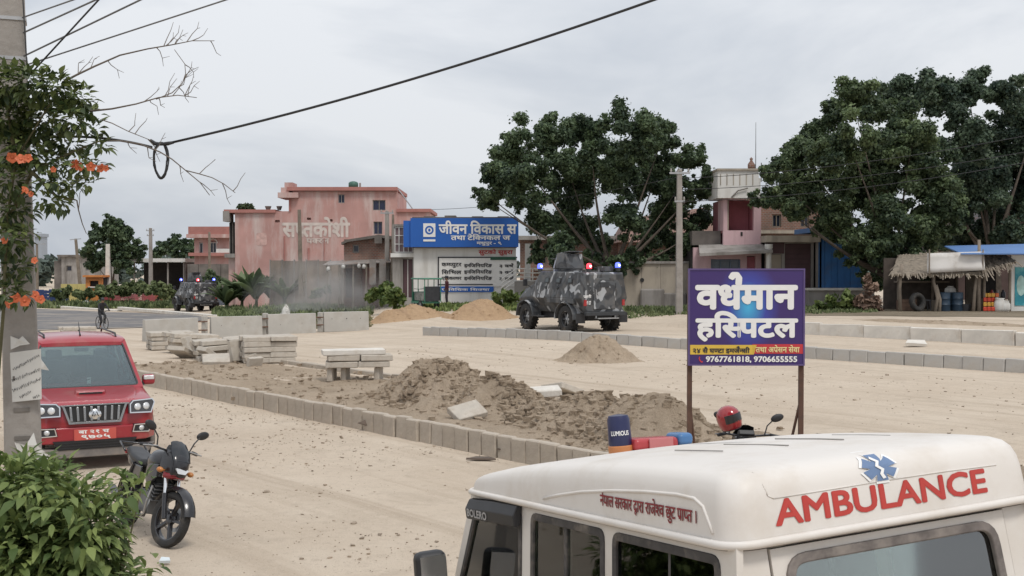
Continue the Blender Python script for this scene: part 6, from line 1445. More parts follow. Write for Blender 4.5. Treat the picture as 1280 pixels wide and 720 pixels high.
k = MB(); k.tube([(b.x(912), -.45, b.z(247)), (b.x(920), -.5, b.z(239)), (b.x(932), -.5, b.z(236))], .035, 6); k.build('cable_bracket', M_DARKW, b.o)
k = MB(); k.tube([(b.x(949), 1, b.z(214)), (b.x(949), 1, b.z(150))], [.03, .015], 5); k.build('roof_aerial', M_STEEL, b.o)
for x in (958, 966): b.box('rear_rod', x, x + .8, 196 + (x % 5), 222, M_DARKW, 3, 3.1)

# ---------------- brown shop and blue shop
b = Bld('shuttered_shop', 'low shop with dark maroon shutters beside the pink house', 'building', 988, 61.5)
b.wall('front_wall', 957, 1017, 303, None, M_GREYW, [(960, 977, 318, 362), (981, 1014, 304.5, 362)]); b.box('shop_block', 958, 1016, 304, None, M_ROOM, .9, 5); b.box('roof_slab', 953, 1020, 295, 303, M_BEIGE, -.9, 5.3); b.box('beige_door', 960.3, 976.7, 318.3, 361.5, M_BEIGE, .12, .17)
for i in range(9): b.box('shutter_slat', 981.4, 1013.6, 305 + i * 6.3, 311 + i * 6.3, M_MAROON, .10 + .01 * (i % 2), .16)
b.box('shop_fascia', 957, 980, 303.3, 317, M_MAROON, -.03, -.004)
for x in (1017.3, 1021.3): b.box('post', x, x + 2.4, 299, None, M_GREYW, -.5, -.3)
b = Bld('blue_shop', 'blue sheet metal shop under the right tree', 'building', 1050, 61)
for i in range(7): b.box('blue_sheet', 1023 + i * 8, 1030.8 + i * 8, 290 + (i % 2), 361.5, M_BLUEW, -.02 * (i % 2), .06)
b.box('shop_block', 1024, 1078, 293, None, M_ROOM, .3, 4); b.box('blue_roof', 1018, 1084, 284, 290, M_BLUEW, -.8, 4.4); b.box('plinth', 1002, 1082, 361.8, None, M_GREYW, -1.5, .6); b.box('plinth_slab', 1000, 1084, 359.8, 362.2, M_CONC_L, -1.7, -.05)

b = Bld('brick_block', 'unplastered brick block rising behind the shuttered shop', 'building', 985, 72)
b.wall('front_wall', 948, 1030, 256, None, M_BRICK, [(965, 976, 268, 284), (1000, 1011, 268, 284)]); b.box('house_block', 949, 1029, 258, None, M_BRICK, .3, 6); b.window(965.3, 975.7, 268.3, 283.7, M_WINDK, .12, (2, 1), M_WOOD); b.window(1000.3, 1010.7, 268.3, 283.7, M_WINDK, .12, (2, 1), M_WOOD); b.box('floor_band', 946, 1032, 288, 292, M_BEIGE, -.3, .0)
# ---------------- dark gabled shed behind the stall
b = Bld('gabled_shed', 'dark brown gabled shed behind the thatched stall', 'building', 1245, 77)
k = MB(); k.loft([[(b.x(1165), 0, -.4), (b.x(1335), 0, -.4), (b.x(1335), 0, b.z(306)), (b.x(1256), 0, b.z(252)), (b.x(1165), 0, b.z(306))], [(b.x(1165), 7, -.4), (b.x(1335), 7, -.4), (b.x(1335), 7, b.z(306)), (b.x(1256), 7, b.z(252)), (b.x(1165), 7, b.z(306))]]); k.build('gable_wall', mat('dark_brown_sheet', (.085, .055, .05), .85, .2, 1.2), b.o)
for s_ in (-1, 1):
    k = MB(); a_, c_ = (b.x(1256), b.z(250)), (b.x(1256 + s_ * 96), b.z(313)); k.loft([[(a_[0], d, a_[1]), (c_[0], d, c_[1]), (c_[0], d, c_[1] - .12), (a_[0], d, a_[1] - .12)] for d in (-.6, 7.4)]); k.build('roof_sheet', mat('dark_roof_sheet', (.06, .05, .05), .8, .2), b.o)
# ================================================================ TREES AND PLANTS
def leaf_cloud(name, pts, nrm, size, tint, m, parent, seed=0, asp=.62, kind='stuff', droop=.0):
    """many small diamond leaves as one part"""
    r = np.random.default_rng(seed); n = len(pts)
    nrm = nrm / np.maximum(1e-6, np.linalg.norm(nrm, axis=1, keepdims=True))
    rv = r.normal(size=(n, 3)); rv[:, 2] -= droop
    u = rv - nrm * (rv * nrm).sum(1, keepdims=True); u /= np.maximum(1e-6, np.linalg.norm(u, axis=1, keepdims=True)); v = np.cross(nrm, u)
    s = size[:, None]; mid = pts + nrm * s * .10
    V = np.stack([pts - u * s * .5, mid + v * s * asp * .5, pts + u * s * .5, mid - v * s * asp * .5], 1).reshape(-1, 3)
    F = np.arange(4 * n).reshape(n, 4)
    me = bpy.data.meshes.new(name); me.vertices.add(4 * n); me.vertices.foreach_set('co', V.ravel()); me.loops.add(4 * n); me.loops.foreach_set('vertex_index', F.ravel().astype(np.int32))
    me.polygons.add(n); me.polygons.foreach_set('loop_start', (np.arange(n) * 4).astype(np.int32)); me.update(calc_edges=True)
    at = me.attributes.new('tint', 'FLOAT', 'POINT'); at.data.foreach_set('value', np.repeat(tint, 4).astype(np.float32))
    me.materials.append(m); o = link(name, me, parent)
    if kind: o['kind'] = kind
    return o
def clump_points(lobes, per_m2, r, shell=.25, sub=7):
    P_, N_, T_ = [], [], []
    for c, R_ in lobes:
        for _ in range(sub):
            d = r.normal(size=3); d /= np.linalg.norm(d); cc = np.array(c) + d * R_ * (r.random() ** .45) * r.uniform(.7, 1.12); rr = R_ * r.uniform(.14, .40)
            n = max(4, int(per_m2 * rr * rr * 26)); q = r.normal(size=(n, 3)); q /= np.linalg.norm(q, axis=1, keepdims=True)
            rad = rr * (shell + (1 - shell) * r.random((n, 1))) * np.where(r.random((n, 1)) < .12, r.uniform(1.1, 1.7, (n, 1)), 1.0); P_.append(cc + q * rad * np.array([1, 1, .82]))
            N_.append(q * .7 + r.normal(size=(n, 3)) * .55 + np.array([0, 0, .35])); tb = r.uniform(.1, .75); T_.append(np.clip(tb + r.normal(size=n) * .17, 0, 1))
    return np.concatenate(P_), np.concatenate(N_), np.concatenate(T_)
M_BARK = mat('tree_bark', (.105, .085, .068), .95, .25, 4, .5, 20)
def tree(name, label, lobes_px, Y0, base_px, m, leaf=.28, per=26, depth=.75, seed=1, trunk=.4, cat='tree', fork=.3, group=None, sub=24, limb=True):
    r = np.random.default_rng(seed); q = GX(base_px, Y0); rt = thing(name, label, cat, tuple(q), 0, group)
    lobes = []; xs = [l[0] for l in lobes_px]; half = (max(xs) - min(xs)) / 2 * Y0 / FPX
    for px, py, rp in lobes_px:
        off = (px - (max(xs) + min(xs)) / 2) * Y0 / FPX
        dy = math.sqrt(max(.05, 1 - (off / (half * 1.1)) ** 2)) * half * depth * r.uniform(-1, 1); w = P(px, py, Y0 + dy); lobes.append((w - Vector(q), rp * (Y0 + dy) / FPX))
    # backfill lobes so that the crown has depth
    for c, R_ in list(lobes)[::2]: lobes.append((c + Vector((r.uniform(-.5, .5), half * depth * r.uniform(.2, .8), r.uniform(-.6, .1))), R_ * .8))
    p, n, t = clump_points([(tuple(c), R_) for c, R_ in lobes], per, r, sub=sub)
    leaf_cloud('crown', p, n, leaf * (.6 + .8 * r.random(len(p))), t, m, rt, seed)
    if trunk:
        zc = np.mean([c.z for c, _ in lobes]); fz = zc * fork; k = MB()
        k.tube([(0, 0, -.3), (r.uniform(-.1, .1), 0, fz * .5), (r.uniform(-.2, .2), 0, fz)], [trunk * 1.35, trunk, trunk * .85], 10); tr = k.build('trunk', M_BARK, rt, smooth=True)
        if limb:
            for c, R_ in lobes[:len(lobes_px)][::2]:
                a = Vector((0, 0, fz * r.uniform(.75, 1.0))); d = c - a; mid = a + d * .45 + Vector((r.uniform(-.5, .5), r.uniform(-.5, .5), -.12 * d.length + r.uniform(0, .5))); k = MB()
                pth = [a * (1 - t_) ** 2 + mid * 2 * t_ * (1 - t_) + c * t_ * t_ for t_ in [i / 7 for i in range(8)]]
                k.tube(pth, [trunk * (.34 * (1 - i / 7.2) ** 1.3 + .03) for i in range(8)], 6); k.build('limb', M_BARK, tr, smooth=True)
    return rt
L_DARK = leaf_mat('dark_leaves', (.034, .058, .036), (.155, .215, .105), .5, .35)
L_MID = leaf_mat('olive_leaves', (.038, .064, .038), (.19, .25, .115), .5, .35)
L_BLUEG = leaf_mat('blue_green_leaves', (.030, .054, .042), (.13, .18, .105), .5, .33)
L_FAR = leaf_mat('far_leaves', (.035, .06, .032), (.13, .18, .085), .6, .15)
L_BUSH = leaf_mat('bright_bush_leaves', (.055, .095, .025), (.27, .33, .11), .6, .3)
L_GRASS = leaf_mat('weed_leaves', (.06, .09, .035), (.24, .28, .13), .7, .3)
L_DRYG = leaf_mat('dry_weed_leaves', (.14, .135, .07), (.34, .31, .19), .8, .3)
L_DRY = leaf_mat('dry_brush', (.16, .10, .075), (.34, .24, .18), .9, .1)
T1 = [(640, 185, 36), (688, 165, 34), (735, 168, 33), (790, 158, 34), (830, 168, 28), (622, 225, 28), (612, 253, 14), (660, 232, 36), (712, 215, 38), (768, 208, 40), (820, 218, 38), (865, 193, 24), (880, 226, 20), (676, 275, 27), (716, 275, 34), (780, 275, 34), (832, 276, 32), (872, 270, 24), (700, 306, 20), (805, 308, 20), (850, 312, 14), (745, 300, 22), (605, 240, 14), (700, 322, 18), (742, 325, 16), (792, 326, 16), (860, 296, 20), (690, 195, 26), (740, 195, 24), (800, 190, 26), (845, 240, 24), (648, 248, 16), (675, 316, 14), (822, 324, 14), (770, 330, 15), (842, 334, 10)]
tree('big_tree', 'big dark spreading tree behind the near armoured carrier', T1, 64, 766, L_DARK, .20, 56, .7, 4, .45, fork=.33)
T2 = [(1065, 122, 30), (1030, 165, 32), (1000, 187, 28), (968, 215, 22), (962, 246, 17), (1010, 225, 36), (1060, 175, 40), (1110, 155, 42), (1090, 215, 46), (1040, 255, 32), (992, 262, 18), (1120, 265, 44), (1078, 300, 28), (1132, 318, 30), (1160, 215, 42), (1165, 285, 34), (1112, 338, 18), (1030, 285, 18), (985, 235, 22), (1060, 240, 30), (1140, 180, 36), (1100, 305, 30), (1055, 285, 22), (1150, 330, 24), (1180, 250, 30), (1085, 345, 14)]
tree('leafy_tree', 'olive green leafy tree in front, between the pink house and the stall', T2, 57, 1118, L_MID, .18, 72, .6, 7, .38, fork=.3)
T3 = [(1120, 122, 32), (1165, 118, 32), (1210, 112, 32), (1255, 120, 32), (1300, 135, 36), (1200, 170, 44), (1250, 185, 46), (1300, 200, 46), (1220, 235, 44), (1270, 252, 42), (1240, 288, 30), (1310, 270, 40), (1195, 272, 24), (1345, 180, 40), (1350, 240, 40), (1205, 292, 24), (1275, 288, 26), (1183, 300, 18), (1320, 295, 26)]
tree('dark_tree', 'darker dense tree behind the stall at the right edge', T3, 68, 1240, L_BLUEG, .22, 62, .6, 10, .5, fork=.35)
T4 = [(140, 276, 9), (124, 292, 15), (150, 290, 16), (110, 311, 13), (140, 312, 20), (166, 311, 15), (120, 330, 12), (155, 332, 14), (135, 283, 8), (176, 322, 8)]
tree('roadside_tree', 'round green tree at far left behind the concrete post', T4, 134, 140, L_FAR, .40, 24, .8, 12, .3, fork=.35)
tree('round_tree', 'low dome shaped dark tree behind the open shed at left', [(203, 310, 10), (218, 302, 11), (233, 308, 10), (222, 314, 12), (242, 316, 7), (196, 318, 7)], 150, 220, L_DARK, .6, 12, .8, 13, .3, fork=.4)
tree('roof_plant', 'small potted bush on the left wing roof of the pink building', [(300, 259, 4), (307, 257.5, 5), (313, 259, 4)], 98, 306, L_FAR, .35, 20, .5, 14, 0).location.z += 0
def shrub(label, lobes, Y, m, leaf, per, seed, name='bush', base=None): return tree(name, label, lobes, Y, base or lobes[0][0], m, leaf, per, .7, seed, 0, 'bush')
shrub('leafy green bush in front of the brick shed', [(470, 366, 9), (482, 360, 10), (494, 366, 9), (463, 373, 7), (500, 374, 7), (482, 372, 11)], 66, L_BUSH, .30, 22, 20)
shrub('low green bush beside the stair rail of the signed building', [(620, 371, 6), (632, 368, 8), (643, 372, 7), (655, 371, 7)], 62, L_BUSH, .28, 22, 21)
shrub('low green bush on the bank below the blue shop', [(1022, 381, 8), (1040, 376, 9), (1058, 372, 10), (1074, 380, 9), (1048, 385, 9), (1030, 388, 7), (1066, 388, 8)], 53, L_BUSH, .24, 24, 22)
shrub('small bush behind the barrier next to the pink compound wall', [(398, 366, 6), (408, 362, 6)], 80, L_GRASS, .3, 20, 23)
shrub('dark shrub between the far carrier and the pink wall', [(262, 345, 8), (272, 352, 8), (256, 354, 7)], 112, L_MID, .4, 18, 24)
shrub('leafy weeds around the foot of the concrete post', [(125, 362, 7), (142, 360, 8), (158, 362, 8), (176, 358, 8), (196, 360, 9), (210, 366, 7)], 119, L_GRASS, .45, 18, 25)
shrub('hedge of pale green weeds hiding the foot of the kiosk', [(70, 366, 7), (84, 364, 8), (98, 366, 8), (112, 367, 7), (126, 366, 8)], 115, L_GRASS, .4, 18, 27)
shrub('tall pale green weeds in front of the red trucks', [(146, 362, 8), (160, 360, 9), (174, 361, 9), (188, 362, 9), (204, 364, 9), (218, 368, 7)], 114, L_GRASS, .4, 18, 28)
shrub('dry reddish brush heap left of the thatched stall', [(1076, 375, 9), (1088, 360, 9), (1092, 378, 10), (1080, 388, 8), (1098, 388, 7), (1084, 348, 5)], 52, L_DRY, .30, 22, 26, 'brush_heap')
# --- banana-like clumps
def fan_plant(label, px, Y, h, n, seed, spread=1.0):
    r = np.random.default_rng(seed); q = GX(px, Y); rt = thing('banana_plant', label, 'plant', tuple(q), 0, 'broad leaved plants by the pink wall')
    k = MB(); k.tube([(0, 0, -.2), (.05, 0, h * .3)], [.16, .10], 7); k.build('stem', mat('green_stem', (.07, .09, .04), .8, .2), rt, smooth=True)
    for i in range(n):
        a = r.uniform(0, 6.28); L_ = h * r.uniform(.7, 1.05); w = L_ * .11; out = r.uniform(.35, .95) * spread; vs, fs = [], []
        for j in range(8):
            t = j / 7; rr = L_ * out * t; z = h * .25 + L_ * (1.05 * t - .75 * out * t * t); ww = w * math.sin(math.pi * min(1, .12 + .88 * t)) ** .7
            c = Vector((math.cos(a) * rr, math.sin(a) * rr, z)); s_ = Vector((-math.sin(a), math.cos(a), .0)); vs += [c + s_ * ww + Vector((0, 0, -.35 * ww)), c, c - s_ * ww + Vector((0, 0, -.35 * ww))]
        for j in range(7): b_ = j * 3; fs += [(b_, b_ + 1, b_ + 4, b_ + 3), (b_ + 1, b_ + 2, b_ + 5, b_ + 4)]
        k = MB(); k.add(vs, fs); me = k.mesh('leaf', L_MID, True); at = me.attributes.new('tint', 'FLOAT', 'POINT'); at.data.foreach_set('value', [float(r.uniform(.2, .9))] * len(me.vertices)); link('leaf', me, rt)
for i, (px, h, w) in enumerate(((283, 2.3, 'leftmost broad leaved plant'), (302, 2.9, 'second broad leaved plant from the left'), (320, 3.0, 'tallest broad leaved plant'), (338, 2.7, 'fourth broad leaved plant from the left'), (356, 2.3, 'rightmost broad leaved plant'))): fan_plant(w + ' in front of the painted pink wall', px, 90 + (i % 2) * 1.5, h * 1.13, 34, 30 + i)
# --- weeds and grass: nobody could count these
def grass(label, poly_px, n, hmin, hmax, m, seed, wid=.09):
    r = np.random.default_rng(seed); V, T_ = [], []
    for _ in range(n):
        (x0, x1, Ya, Yb) = poly_px[r.integers(len(poly_px))]; q = GX(x0 + (x1 - x0) * r.random(), Ya + (Yb - Ya) * r.random()); h = r.uniform(hmin, hmax) * (.5 + .7 * abs(lump(q.x, q.y, .35, seed))); tb = r.random()
        for _b in range(4):
            a = r.uniform(0, 6.28); b = np.array([q.x + r.uniform(-.25, .25), q.y + r.uniform(-.25, .25), q.z - .03]); d = np.array([math.cos(a), math.sin(a), 0]); tip = b + d * h * r.uniform(.1, .55) + np.array([0, 0, h * r.uniform(.7, 1.1)]); s_ = np.array([-d[1], d[0], 0]) * wid * r.uniform(.5, 1.2)
            V += [b - s_ * .4, (b + tip) / 2 - s_, tip, (b + tip) / 2 + s_]; T_.append(min(1, max(0, tb + r.uniform(-.2, .2))))
    me = bpy.data.meshes.new('grass'); me.from_pydata([tuple(v) for v in V], [], [(4 * i, 4 * i + 1, 4 * i + 2, 4 * i + 3) for i in range(len(V) // 4)])
    at = me.attributes.new('tint', 'FLOAT', 'POINT'); at.data.foreach_set('value', np.repeat(np.array(T_), 4).astype(np.float32)); me.materials.append(m); o = link('grass', me); return tag(o, label, 'grass', kind='stuff')
grass('rank green weeds along the verge beyond the asphalt road', [(-40, 240, 114, 124), (60, 232, 112, 119), (90, 235, 118, 128)], 3600, .3, 1.3, L_GRASS, 41, .14)
grass('tall weeds between the far carrier and the brick shed', [(275, 462, 66, 84), (285, 440, 72, 86), (268, 300, 84, 98)], 3600, .2, .75, L_GRASS, 42, .12)
grass('dry yellowish weeds behind the barrier panels', [(285, 462, 58, 78), (290, 462, 56, 64)], 3000, .12, .42, L_DRYG, 43, .10)
grass('short green grass on the bank right of the near carrier', [(780, 864, 54, 62), (1005, 1092, 50.5, 58)], 1300, .12, .4, L_GRASS, 44, .06)
grass('patchy grass in front of the signed building', [(500, 670, 60, 68)], 900, .12, .45, L_BUSH, 45, .07)
# --- distant wood closing the horizon
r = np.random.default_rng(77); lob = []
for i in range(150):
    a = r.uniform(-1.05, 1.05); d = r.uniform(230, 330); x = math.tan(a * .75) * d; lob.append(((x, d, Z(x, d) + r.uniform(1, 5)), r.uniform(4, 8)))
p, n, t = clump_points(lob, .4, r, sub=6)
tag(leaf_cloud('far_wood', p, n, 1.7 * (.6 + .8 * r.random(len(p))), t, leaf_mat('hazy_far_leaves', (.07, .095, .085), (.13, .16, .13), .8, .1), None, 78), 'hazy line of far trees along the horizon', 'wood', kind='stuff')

# ================================================================ NEAR BUSH AND FLOWERING CREEPER
def leaf_shape(L_, w, fold=.25, droop=.25):
    vs = []; prof = ((0, .06), (.18, .62), (.42, 1.0), (.70, .68), (1.0, 0.03))
    for t, q in prof:
        c = Vector((L_ * t, 0, -droop * L_ * t * t)); vs += [c + Vector((0, w * q / 2, fold * w * q * .5)), c, c + Vector((0, -w * q / 2, fold * w * q * .5))]
    fs = []
    for j in range(4): b_ = j * 3; fs += [(b_, b_ + 1, b_ + 4, b_ + 3), (b_ + 1, b_ + 2, b_ + 5, b_ + 4)]
    return vs, fs
def leaf_meshes(m, L_, asp, n=8, seed=0):
    r = random.Random(seed); out = []
    for i in range(n):
        k = MB(); k.add(*leaf_shape(L_ * r.uniform(.75, 1.2), L_ * asp * r.uniform(.8, 1.15), r.uniform(.15, .5), r.uniform(.1, .6))); me = k.mesh('leaf', m, True)
        at = me.attributes.new('tint', 'FLOAT', 'POINT'); v = r.uniform(.05, 1.0); at.data.foreach_set('value', [v] * len(me.vertices)); out.append(me)
    return out
def leafy(rt, spots, meshes, m, seed, n_obj=300):
    """spots: (position, outward direction); the leaves nearest the viewer are objects, the rest one joined part"""
    r = random.Random(seed); cam_p = Vector((0, 0, CAM_H)) - Vector(rt.location); spots.sort(key=lambda s: (s[0] - cam_p).length)
    rest = MB(); tints = []
    for i, (p, d) in enumerate(spots):
        x = (Vector(d) + Vector((r.uniform(-.5, .5), r.uniform(-.5, .5), r.uniform(-.45, .25)))).normalized(); z = Vector((r.uniform(-.4, .4), r.uniform(-.4, .4), 1)); y = z.cross(x).normalized(); z = x.cross(y)
        M = Matrix((x, y, z)).transposed().to_4x4(); s_ = r.uniform(.55, 1.3); me = meshes[r.randrange(len(meshes))]
        if i < n_obj:
            o = bpy.data.objects.new('leaf', me); COL.objects.link(o); o.parent = rt; o.matrix_basis = Matrix.Translation(p) @ M @ Matrix.Scale(s_, 4)
        else:
            rest.add([Vector(p) + M.to_3x3() @ (v.co * s_) for v in me.vertices], [tuple(f.vertices) for f in me.polygons]); tints += [r.uniform(0, .9)] * len(me.vertices)
    if tints:
        me = rest.mesh('foliage', m, True); at = me.attributes.new('tint', 'FLOAT', 'POINT'); at.data.foreach_set('value', tints); o = link('foliage', me, rt); o['kind'] = 'stuff'
def lobe_spots(rt_loc, lobes, Y, dep, per, seed, ycen=None):
    r = random.Random(seed); out = []
    for px, py, rp in lobes:
        R_ = rp * Y / FPX; c = P(px, py, Y + r.uniform(-dep, dep) * .5); n = max(3, int(per * (rp / 30) ** 2))
        for _ in range(n):
            d = Vector((r.gauss(0, 1), r.gauss(0, 1), r.gauss(0, 1))).normalized(); q = c + Vector((d.x * R_, d.y * max(R_, dep * .6), d.z * R_)) * r.uniform(.35, 1.0); out.append((q - Vector(rt_loc), (d + Vector((0, -.35, .1))).normalized()))
    return out
def twig(k, path, r0, r1, n=6): k.tube(path, [r0 + (r1 - r0) * i / (len(path) - 1) for i in range(len(path))], n)
M_TWIG = mat('bare_twig', (.14, .115, .095), .9, .2); M_STEM = mat('green_brown_stem', (.11, .10, .05), .9, .2)
YB = 6.9; bx = GX(70, YB); bush = thing('leafy_bush', 'bright green leafy bush filling the lower left corner', 'bush', tuple(bx))
BL = [(10, 610, 42), (45, 625, 45), (0, 660, 60), (75, 655, 50), (110, 665, 42), (40, 690, 60), (95, 705, 55), (122, 696, 26), (140, 738, 34), (20, 740, 60), (80, 760, 60), (172, 722, 14), (132, 640, 11), (160, 612, 12), (152, 598, 9), (178, 606, 7), (60, 600, 20), (22, 585, 18), (55, 585, 12), (95, 625, 22), (60, 830, 80), (140, 820, 60), (0, 840, 80), (90, 920, 80), (20, 940, 70)]
sp = lobe_spots(bush.location, BL, YB, .8, 230, 3)
leafy(bush, sp, leaf_meshes(L_BUSH, .088, .48, 18, 5), L_BUSH, 6, 300)
for i, (px, py, rp) in enumerate(BL):
    c = P(px, py, YB) - Vector(bx); a = Vector((rng.uniform(-.12, .12), rng.uniform(-.12, .12), 0)); k = MB(); m_ = a * .5 + c * .5 + Vector((rng.uniform(-.1, .1), rng.uniform(-.1, .1), .1)); twig(k, [a, (a + m_) / 2, m_, (m_ + c) / 2, c], .014, .004); k.build('stem', M_STEM, bush, smooth=True)
YV = 9.45; vb = GX(-10, 9.2); vine = thing('flowering_creeper', 'creeper with orange trumpet flowers climbing the near pole', 'creeper', tuple(vb))
VL = [(8, 105, 26), (40, 105, 24), (70, 108, 20), (95, 122, 17), (10, 145, 32), (50, 150, 30), (85, 148, 18), (112, 160, 12), (124, 182, 9), (85, 178, 16), (28, 185, 28), (60, 200, 18), (100, 205, 14), (118, 205, 9), (85, 232, 12), (62, 250, 12), (78, 258, 8), (12, 225, 22), (15, 262, 22), (10, 300, 22), (18, 335, 16), (8, 365, 18), (25, 372, 10), (30, 290, 10), (100, 135, 9), (112, 140, 7), (68, 225, 10), (106, 228, 8)]
sp = lobe_spots(vine.location, VL, YV, .5, 330, 9)
L_VINE = leaf_mat('creeper_leaves', (.022, .042, .016), (.17, .21, .07), .45, .3)
leafy(vine, sp, leaf_meshes(L_VINE, .085, .52, 14, 8), L_VINE, 10, 300)
for path in ([(-20, 700), (-5, 500), (5, 380), (8, 280), (20, 200), (50, 150), (80, 102)], [(8, 280), (40, 215), (90, 190), (125, 176)], [(20, 200), (10, 140), (30, 95)], [(40, 215), (70, 245), (95, 250)], [(5, 380), (30, 365), (45, 372)]):
    k = MB(); twig(k, [P(x, y, YV + .05 * math.sin(i * 2)) - Vector(vb) for i, (x, y) in enumerate(path)], .018, .006); k.build('stem', M_STEM, vine, smooth=True)
def bare_branch(path, r0, seed, tw=7):
    r = random.Random(seed); k = MB(); pts = [P(x, y, YV - .1) for x, y in path]; twig(k, [p - Vector(vb) for p in pts], r0, .0028)
    o = k.build('bare_branch', M_TWIG, vine, smooth=True)
    for i in range(tw):
        j = r.randrange(1, len(path) - 1); t = r.random(); x0 = path[j][0] * (1 - t) + path[j + 1][0] * t; y0 = path[j][1] * (1 - t) + path[j + 1][1] * t; up = r.choice((-1, -1, -1, 1)); pl = [(x0, y0)]
        for _ in range(3): pl.append((pl[-1][0] + r.uniform(0, 9), pl[-1][1] + up * r.uniform(3, 11)))
        k = MB(); twig(k, [P(x, y, YV - .1 + .05 * q) - Vector(vb) for q, (x, y) in enumerate(pl)], .0042, .0018, 5)
        if r.random() < .7: e = pl[2]; twig(k, [P(*e, YV) - Vector(vb), P(e[0] + r.uniform(3, 10), e[1] + r.uniform(-5, 4), YV) - Vector(vb)], .0026, .0014, 4)
        k.build('twig', M_TWIG, o)
bare_branch([(78, 103), (95, 94), (118, 83), (150, 69), (185, 61), (215, 56), (240, 51), (268, 51)], .011, 2, 13)
bare_branch([(112, 139), (140, 136), (170, 130), (198, 122), (222, 119), (246, 122)], .009, 5, 9)
bare_branch([(195, 124), (215, 116), (228, 104), (232, 92), (231, 80), (218, 62)], .005, 7, 5)
bare_branch([(132, 176), (150, 176), (175, 180), (200, 190), (215, 199), (232, 213), (250, 228), (262, 244)], .008, 8, 5)
bare_branch([(232, 213), (248, 217), (265, 222), (280, 230), (294, 241)], .005, 11, 3)
bare_branch([(128, 150), (140, 154), (160, 164), (190, 176)], .005, 13, 3)
bare_branch([(96, 250), (98, 262), (103, 280), (108, 292)], .006, 15, 1)
M_PETAL = mat('orange_petal', (.55, .13, .05), .6, .15, 20)
k = MB(); k.tube([(0, 0, -.05), (0, 0, 0), (0, 0, .02)], [.004, .010, .014], 8)
for i in range(5):
    a = 2 * math.pi * i / 5; c, s_ = math.cos(a), math.sin(a); k.add([(c * .010 - s_ * .010, s_ * .010 + c * .010, .018), (c * .034 - s_ * .022, s_ * .034 + c * .022, .030), (c * .050, s_ * .050, .020), (c * .034 + s_ * .022, s_ * .034 - c * .022, .030), (c * .010 + s_ * .010, s_ * .010 - c * .010, .018), (c * .032, s_ * .032, .022)], [(0, 1, 5), (1, 2, 5), (2, 3, 5), (3, 4, 5), (4, 0, 5)])
fme = k.mesh('flower', M_PETAL, True); r = random.Random(6)
for px, py, sc_ in ((16, 196, 1.3), (26, 200, 1.2), (36, 198, 1.0), (92, 204, 1.1), (99, 208, 1.0), (113, 208, 1.1), (124, 209, 1.1), (133, 210, .8), (30, 239, 1.0), (40, 243, .7), (18, 372, 1.2), (30, 376, 1.3), (42, 370, 1.2), (50, 374, 1.0), (12, 380, 1.0), (44, 326, .8), (4, 300, .9), (66, 212, .7)):
    o = bpy.data.objects.new('flower', fme); COL.objects.link(o); o.parent = vine; o.location = P(px, py, YV - .35) - Vector(vb); o.rotation_euler = (R(90) + r.uniform(-.7, .7), r.uniform(-.5, .5), R(20) + r.uniform(-.9, .9)); o.scale = (sc_ * .78,) * 3
# ================================================================ STALLS AT THE RIGHT
def thatch_part(nm, par, corners, n, seed, length=.5):
    """straw bundles laid down a sloping quad: corners = eave left, eave right, ridge right, ridge left"""
    r = random.Random(seed); a, b, c, d = [Vector(v) for v in corners]; k = MB(); nrm = (b - a).cross(d - a).normalized(); nrm = nrm if nrm.z > 0 else -nrm
    k.add([a, b, c, d, a - nrm * .08, b - nrm * .08, c - nrm * .08, d - nrm * .08], [(0, 1, 2, 3), (7, 6, 5, 4), (0, 4, 5, 1), (1, 5, 6, 2), (2, 6, 7, 3), (3, 7, 4, 0)])
    for _ in range(n):
        u, v = r.random(), r.random() ** 1.3; p = (a * (1 - u) + b * u) * (1 - v) + (d * (1 - u) + c * u) * v; dn = ((a * (1 - u) + b * u) - (d * (1 - u) + c * u)).normalized() + Vector((r.uniform(-.35, .35), r.uniform(-.1, .1), r.uniform(-.25, .0)))
        q = p + dn * length * r.uniform(.4, 1.1) + Vector((0, 0, -.05)); w = Vector((r.uniform(.02, .05), 0, 0)); lift = nrm * r.uniform(.02, .07); k.add([p - w + lift, p + w + lift, q + w * .5 + lift * .7, q - w * .5 + lift * .7], [(0, 1, 2, 3)])
    o = k.build(nm, M_THATCH, par); o['kind'] = 'stuff'; return o
b = Bld('thatched_stall', 'roadside stall with a ragged thatch roof and a white banner sheet', 'stall', 1170, 52)
thatch_part('thatch', b.o, [(b.x(1108), -.6, b.z(343)), (b.x(1224), -.6, b.z(342)), (b.x(1226), 2.6, b.z(312)), (b.x(1148), 2.6, b.z(318))], 420, 3)
for i, path in enumerate(([(1122, 394), (1121, 360), (1123, 330)], [(1164, 394), (1168, 372), (1163, 352), (1164, 340)], [(1170, 392), (1171, 374), (1166, 356)], [(1212, 394), (1214, 365), (1217, 340)], [(1219.5, 394), (1219, 360), (1219, 300)])):
    k = MB(); k.tube([(b.x(x), -.4, b.z(y) if y < 392 else -.3) for x, y in path], [.085, .075, .07, .06][:len(path)], 7); k.build('post', M_WOOD, b.o, smooth=True)
for x in (1145, 1190, 1222): k = MB(); k.tube([(b.x(x), 2.4, -.3), (b.x(x), 2.4, b.z(318))], .06, 6); k.build('rear_post', M_WOOD, b.o)
k = MB(); k.tube([(b.x(1112), -.5, b.z(343)), (b.x(1170), -.5, b.z(341)), (b.x(1224), -.5, b.z(341))], .05, 6); k.build('eave_pole', M_WOOD, b.o)
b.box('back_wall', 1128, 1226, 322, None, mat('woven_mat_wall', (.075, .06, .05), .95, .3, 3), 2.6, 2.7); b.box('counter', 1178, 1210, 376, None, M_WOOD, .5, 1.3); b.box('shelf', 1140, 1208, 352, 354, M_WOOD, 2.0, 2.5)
vs, fs = [], []; n_ = 14; k = MB()
